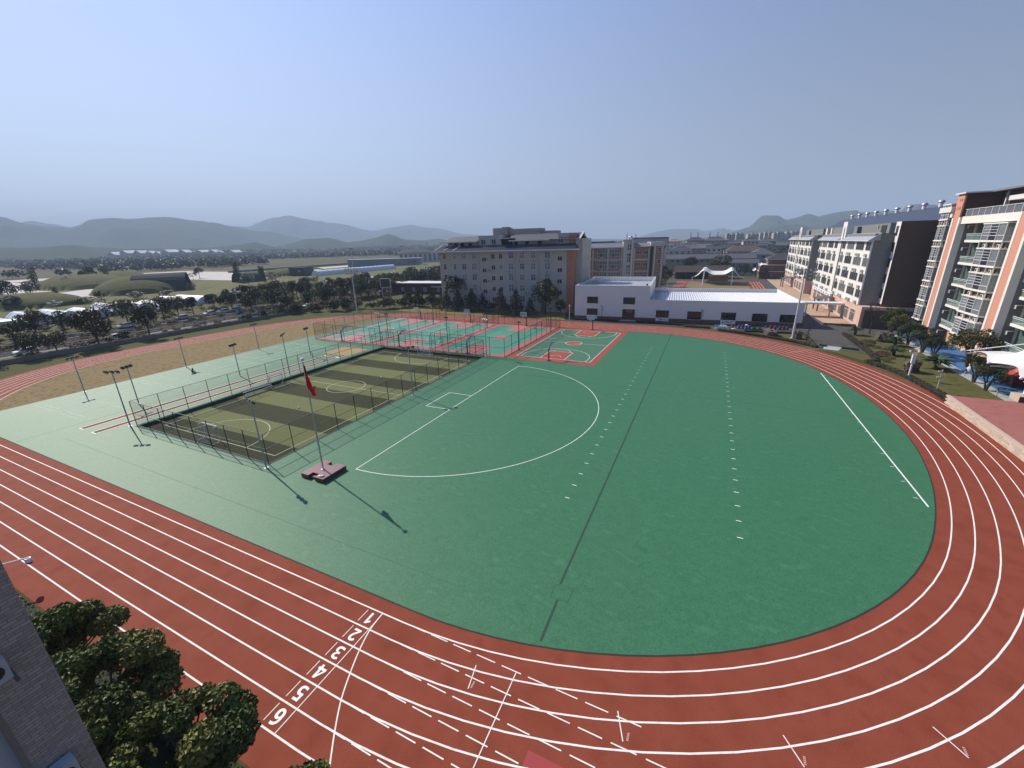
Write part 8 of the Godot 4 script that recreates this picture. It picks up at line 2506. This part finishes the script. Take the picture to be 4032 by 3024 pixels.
func far_wood() -> void:
	# woods of the plain, far beyond the runway: read as one mass
	var rng := RandomNumberGenerator.new()
	rng.seed = 9
	var protos := [crown("broad", "dark", 1), crown("broad", "green", 2)]
	for m in 2:
		var bl := []
		for i in 6:
			var d := Vector3(rng.randfn(), absf(rng.randfn()), rng.randfn()).normalized()
			bl.append([Vector3(d.x * 0.3, 0.35 + d.y * 0.3, d.z * 0.3), Vector3(0.26, 0.24, 0.26), PAL[["dark", "green"][m]][i % 3]])
		var lo := leaf_cloud(bl, 90, 0.30, 5 + m, 0.2)
		var mm := MultiMesh.new()
		mm.transform_format = MultiMesh.TRANSFORM_3D
		mm.mesh = lo
		var ts := []
		var tries := 0
		while ts.size() < 3200 and tries < 60000:
			tries += 1
			var x := 0.0
			var zz := 0.0
			if rng.randf() < 0.82:
				x = -640 - 1500 * pow(rng.randf(), 1.5)
				zz = rng.randf_range(-2300, 250)
			else:
				x = rng.randf_range(-420, 420)
				zz = rng.randf_range(-2300, -650)
				if rng.randf() < 0.5: x = rng.randf_range(-640, -180); zz = rng.randf_range(-1700, -640)
			var cl := sin(x * 0.012 + 0.8) + cos(zz * 0.015) + sin((x + zz) * 0.006)
			if cl + rng.randf() * 1.6 < 0.7: continue
			var s := rng.randf_range(7, 13)
			ts.append(Transform3D(Basis(Vector3.UP, rng.randf() * TAU).scaled(Vector3(s * 1.4, s, s * 1.4)), V(x, ground_height(x, zz) - 0.5, zz)))
		mm.instance_count = ts.size()
		for i in ts.size(): mm.set_instance_transform(i, ts[i])
		var o := MultiMeshInstance3D.new()
		o.multimesh = mm
		o.material_override = leaf_mat()
		put(o, "far_wood")
		tag(o, ["dark wood spread over the hazy plain beyond the runway", "lighter scrub spread over the hazy plain beyond the runway"][m], "wood", "", "stuff")

func ridge(called: String, pts: Array, width: float, pal: Material, sd: int, rough := 1.0) -> void:
	# a range of hills along the crest points (x, z, height), falling away on both sides
	var nz := FastNoiseLite.new()
	nz.seed = sd
	nz.frequency = 0.0016
	nz.fractal_octaves = 5
	var b := MB.new()
	var crest := []
	for i in range(0, pts.size(), 3):
		crest.append([Vector2(pts[i], pts[i + 1]), float(pts[i + 2])])
	var fine := []
	for i in crest.size() - 1:
		var n := maxi(3, int((crest[i][0] as Vector2).distance_to(crest[i + 1][0]) / 45.0))
		for k in n:
			var t := float(k) / n
			var c := (1.0 - cos(PI * t)) / 2.0
			fine.append([(crest[i][0] as Vector2).lerp(crest[i + 1][0], t), lerpf(lerpf(crest[i][1], crest[i + 1][1], t), lerpf(crest[i][1], crest[i + 1][1], c), 0.5)])
	fine.append(crest[crest.size() - 1])
	var rows := 22
	var grid := []
	for i in fine.size():
		var p: Vector2 = fine[i][0]
		var away := p.normalized()
		var line := []
		for j in rows + 1:
			var s := float(j) / rows * 2.0 - 1.0
			var q := p + away * s * width
			var prof := pow(maxf(0.0, 1.0 - pow(absf(s), 1.15)), 1.1)
			var g := nz.get_noise_2d(q.x, q.y)
			var g2 := nz.get_noise_2d(q.x * 3.1 + 400, q.y * 3.1)
			var y: float = fine[i][1] * prof * (1.0 + rough * (0.55 * g + 0.18 * g2) * minf(1.0, absf(s) * 2.5)) + rough * fine[i][1] * 0.045 * g2 * prof
			line.append(V(q.x, y - 6.0 * absf(s), q.y))
		grid.append(line)
	# smooth normals from the grid
	for i in grid.size() - 1:
		for j in rows:
			b.quad_n(grid[i][j], grid[i + 1][j], grid[i + 1][j + 1], grid[i][j + 1], _gn(grid, i, j), _gn(grid, i + 1, j), _gn(grid, i + 1, j + 1), _gn(grid, i, j + 1))
	struct(called, b, pal)

func _gn(g: Array, i: int, j: int) -> Vector3:
	var a: Vector3 = g[maxi(i - 1, 0)][j]
	var b: Vector3 = g[mini(i + 1, g.size() - 1)][j]
	var c: Vector3 = g[i][maxi(j - 1, 0)]
	var d: Vector3 = g[i][mini(j + 1, g[i].size() - 1)]
	var n := (b - a).cross(d - c).normalized()
	return n if n.y > 0 else -n

func build_hills() -> void:
	var m := noisy("hill_forest", [lin(0.030, 0.042, 0.020), lin(0.055, 0.066, 0.030), lin(0.040, 0.052, 0.024), lin(0.075, 0.078, 0.042)], 420.0, 0.02, 0.95, 0.1)
	ridge("mountain_range", [-4390, -760, 330, -4383, -1022, 307, -4351, -1150, 292, -4326, -1238, 273, -4300, -1328, 239, -4269, -1424, 215, -4230, -1536, 214, -4212, -1583, 224, -4190, -1642, 260, -4150, -1740, 283, -4110, -1833, 275, -4058, -1945, 285, -3987, -2086, 291, -3918, -2213, 267, -3842, -2343, 236, -3705, -2554, 184, -3635, -2653, 177, -3500, -2828, 122, -3347, -3008, 77, -3200, -3200, 20], 1300, m, 1)
	ridge("mountain", [-6760, -1800, 300, -6714, -1982, 337, -6664, -2143, 387, -6624, -2262, 346, -6589, -2364, 320, -6553, -2461, 294, -6450, -2700, 260], 1200, m, 2)
	ridge("mountain_range", [-6100, -3400, 290, -5988, -3626, 299, -5918, -3738, 327, -5804, -3913, 324, -5714, -4044, 377, -5626, -4165, 443, -5467, -4371, 474, -5334, -4533, 414, -5084, -4811, 365, -4765, -5128, 257, -4666, -5218, 263, -4563, -5308, 298, -4325, -5504, 329, -4022, -5729, 281, -3643, -5978, 179, -3268, -6190, 143, -2944, -6351, 108, -2500, -6500, 40], 1500, m, 3)
	ridge("hills", [-2290, -1200, 30, -2233, -1332, 43, -2176, -1423, 52, -2141, -1475, 61, -2096, -1538, 34, -2042, -1610, 54, -1998, -1663, 73, -1927, -1745, 76, -1862, -1815, 50, -1814, -1862, 56, -1769, -1906, 69, -1702, -1965, 92, -1628, -2028, 58, -1551, -2086, 51, -1476, -2140, 58, -1444, -2162, 51, -1332, -2233, 41, -1215, -2299, 28, -1100, -2350, 10], 520, m, 4)
	ridge("hills", [-2260, -300, 70, -2236, -539, 63, -2218, -608, 53, -2199, -675, 49, -2164, -779, 57, -2140, -843, 47, -2111, -913, 41, -2051, -1041, 37, -1982, -1167, 38, -1951, -1218, 43, -1899, -1298, 56, -1850, -1380, 30], 420, m, 5)
	ridge("mountain_range", [-1800, -6250, 30, -1520, -6320, 41, -1270, -6375, 34, -1056, -6414, 66, -833, -6446, 128, -613, -6471, 157, -323, -6492, 150, -220, -6496, 115, 11, -6500, 142, 95, -6499, 118, 230, -6496, 106, 420, -6480, 60], 1100, m, 6)
	ridge("mountain_range", [-300, -3590, 8, -167, -3596, 18, 13, -3600, 47, 167, -3596, 88, 234, -3592, 155, 331, -3585, 154, 385, -3579, 128, 433, -3574, 137, 498, -3565, 161, 563, -3556, 138, 662, -3539, 162, 748, -3521, 164, 769, -3517, 149, 890, -3488, 152, 958, -3470, 144, 978, -3465, 177, 1034, -3448, 185, 1087, -3432, 172, 1167, -3406, 159, 1244, -3378, 144, 1336, -3343, 118, 1430, -3304, 81, 1700, -3200, 60], 620, m, 7, 1.4)
	ridge("hills", [60, -2797, 30, 132, -2797, 56, 220, -2791, 67, 303, -2784, 79, 358, -2777, 80, 447, -2764, 58, 567, -2742, 56, 750, -2700, 40], 420, m, 8)

# ---------------------------------------------------------------- the person on the courts
func person_mesh(bones: Array, cell: float) -> ArrayMesh:
	# surface nets over a smooth union of tapered capsules [a, b, ra, rb]
	var lo := Vector3(1e9, 1e9, 1e9)
	var hi := -lo
	for b in bones:
		for k in 2:
			lo = lo.min(b[k] - Vector3.ONE * 0.2)
			hi = hi.max(b[k] + Vector3.ONE * 0.2)
	var n := Vector3i(((hi - lo) / cell).ceil()) + Vector3i.ONE
	var f := PackedFloat32Array()
	f.resize(n.x * n.y * n.z)
	for z in n.z:
		for y in n.y:
			for x in n.x:
				var p := lo + Vector3(x, y, z) * cell
				var d := 1e9
				for b in bones:
					var ab: Vector3 = b[1] - b[0]
					var t := clampf((p - b[0]).dot(ab) / maxf(ab.length_squared(), 1e-9), 0, 1)
					var e: float = p.distance_to(b[0] + ab * t) - lerpf(b[2], b[3], t)
					var h := clampf(0.5 + 0.5 * (d - e) / 0.035, 0, 1)
					d = lerpf(d, e, h) - 0.035 * h * (1.0 - h)
				f[(z * n.y + y) * n.x + x] = d
	var at := func(x: int, y: int, z: int) -> float: return f[(z * n.y + y) * n.x + x]
	var vert := {}
	for z in n.z - 1:
		for y in n.y - 1:
			for x in n.x - 1:
				var acc := Vector3.ZERO
				var cnt := 0
				for e in 12:
					var ax := e / 4
					var o1 := e % 2
					var o2 := (e / 2) % 2
					var c0 := Vector3i(x, y, z)
					c0[(ax + 1) % 3] += o1
					c0[(ax + 2) % 3] += o2
					var c1 := c0
					c1[ax] += 1
					var d0: float = at.call(c0.x, c0.y, c0.z)
					var d1: float = at.call(c1.x, c1.y, c1.z)
					if (d0 < 0) != (d1 < 0):
						acc += Vector3(c0).lerp(Vector3(c1), d0 / (d0 - d1))
						cnt += 1
				if cnt: vert[Vector3i(x, y, z)] = lo + acc / cnt * cell
	var b2 := MB.new()
	for key in vert:
		var k: Vector3i = key
		for ax in 3:
			var k1 := k
			k1[ax] += 1
			var u := Vector3i.ZERO
			var w := Vector3i.ZERO
			u[(ax + 1) % 3] = 1
			w[(ax + 2) % 3] = 1
			if not (vert.has(k - u) and vert.has(k - w) and vert.has(k - u - w)): continue
			var d0: float = at.call(k.x, k.y, k.z)
			var d1: float = at.call(k1.x, k1.y, k1.z)
			if (d0 < 0) == (d1 < 0): continue
			if d0 < 0: b2.quad(vert[k - u - w], vert[k - w], vert[k], vert[k - u])
			else: b2.quad(vert[k - u - w], vert[k - u], vert[k], vert[k - w])
	return b2.mesh()

func build_person() -> void:
	var o := thing("person", "person in dark clothes sitting on the badminton court beside a lamp pole's shadow", "person", V(-85.9, 0.006, -41.5), 0.5)
	var bones := []
	var hip := V(0, 0.13, 0)
	bones.append([hip, V(0.02, 0.42, 0.02), 0.15, 0.14])
	bones.append([V(0.02, 0.42, 0.02), V(0.08, 0.62, 0.02), 0.15, 0.10])
	bones.append([V(0.08, 0.6, -0.17), V(0.08, 0.6, 0.2), 0.065, 0.065])
	bones.append([V(0.10, 0.66, 0.02), V(0.13, 0.74, 0.02), 0.055, 0.055])
	bones.append([V(0.14, 0.82, 0.02), V(0.16, 0.86, 0.02), 0.105, 0.10])
	bones.append([V(0.25, 0.84, 0.02), V(0.27, 0.83, 0.02), 0.02, 0.018])
	for s in [-1.0, 1.0]:
		bones.append([V(0.0, 0.12, s * 0.10), V(0.36, 0.34 if s > 0 else 0.14, s * 0.22), 0.095, 0.065])
		bones.append([V(0.36, 0.34 if s > 0 else 0.14, s * 0.22), V(0.62, 0.06, s * (0.2 if s > 0 else 0.05)), 0.062, 0.045])
		bones.append([V(0.62, 0.05, s * (0.2 if s > 0 else 0.05)), V(0.78, 0.05, s * (0.22 if s > 0 else 0.0)), 0.045, 0.035])
		bones.append([V(0.08, 0.6, s * 0.19), V(0.18, 0.38, s * 0.27), 0.058, 0.045])
		bones.append([V(0.18, 0.38, s * 0.27), V(0.36, 0.30, s * 0.14), 0.043, 0.034])
		for k in 4:
			bones.append([V(0.37, 0.30 - k * 0.012, s * (0.14 - k * 0.005)), V(0.45, 0.28 - k * 0.018, s * (0.10 - k * 0.014)), 0.013, 0.009])
	pmesh(o, "body", person_mesh(bones, 0.026), mat("dark_cloth", lin(0.012, 0.012, 0.015), 0.9, 0.2))
	part(o, "face", MB.new().ball(V(0.205, 0.825, 0.02), V(0.066, 0.085, 0.072), 10, 8), mat("skin", lin(0.36, 0.20, 0.14), 0.6))
	part(o, "hair", MB.new().ball(V(0.135, 0.875, 0.02), V(0.118, 0.10, 0.115), 12, 8), mat("hair_black", lin(0.008, 0.007, 0.006), 0.5))
	solo("bag", "white plastic bag beside the sitting person", "bag", MB.new().ball(V(-85.35, 0.09, -41.25), V(0.2, 0.09, 0.13), 9, 6), mats["ball_white"])

func _ready() -> void:
	air_and_camera()
	build_ground()
	build_track()
	build_field()
	build_pit()
	court(-27.0, 0)
	court(-80.1, 1)
	court(-62.6, 1)
	court(-45.1, 2)
	build_fences()
	build_lamps()
	build_hoops()
	build_pitch_things()
	build_grey_dormitory()
	build_white_hall()
	build_classrooms()
	build_right_dormitory()
	build_canopy_beam()
	build_pink_tower()
	build_hall_front()
	build_garden()
	build_platform()
	build_foreground()
	build_town()
	build_left_side()
	build_airfield()
	build_hills()
	far_wood()
	far_single_trees()
	build_left_trees()
	build_person()
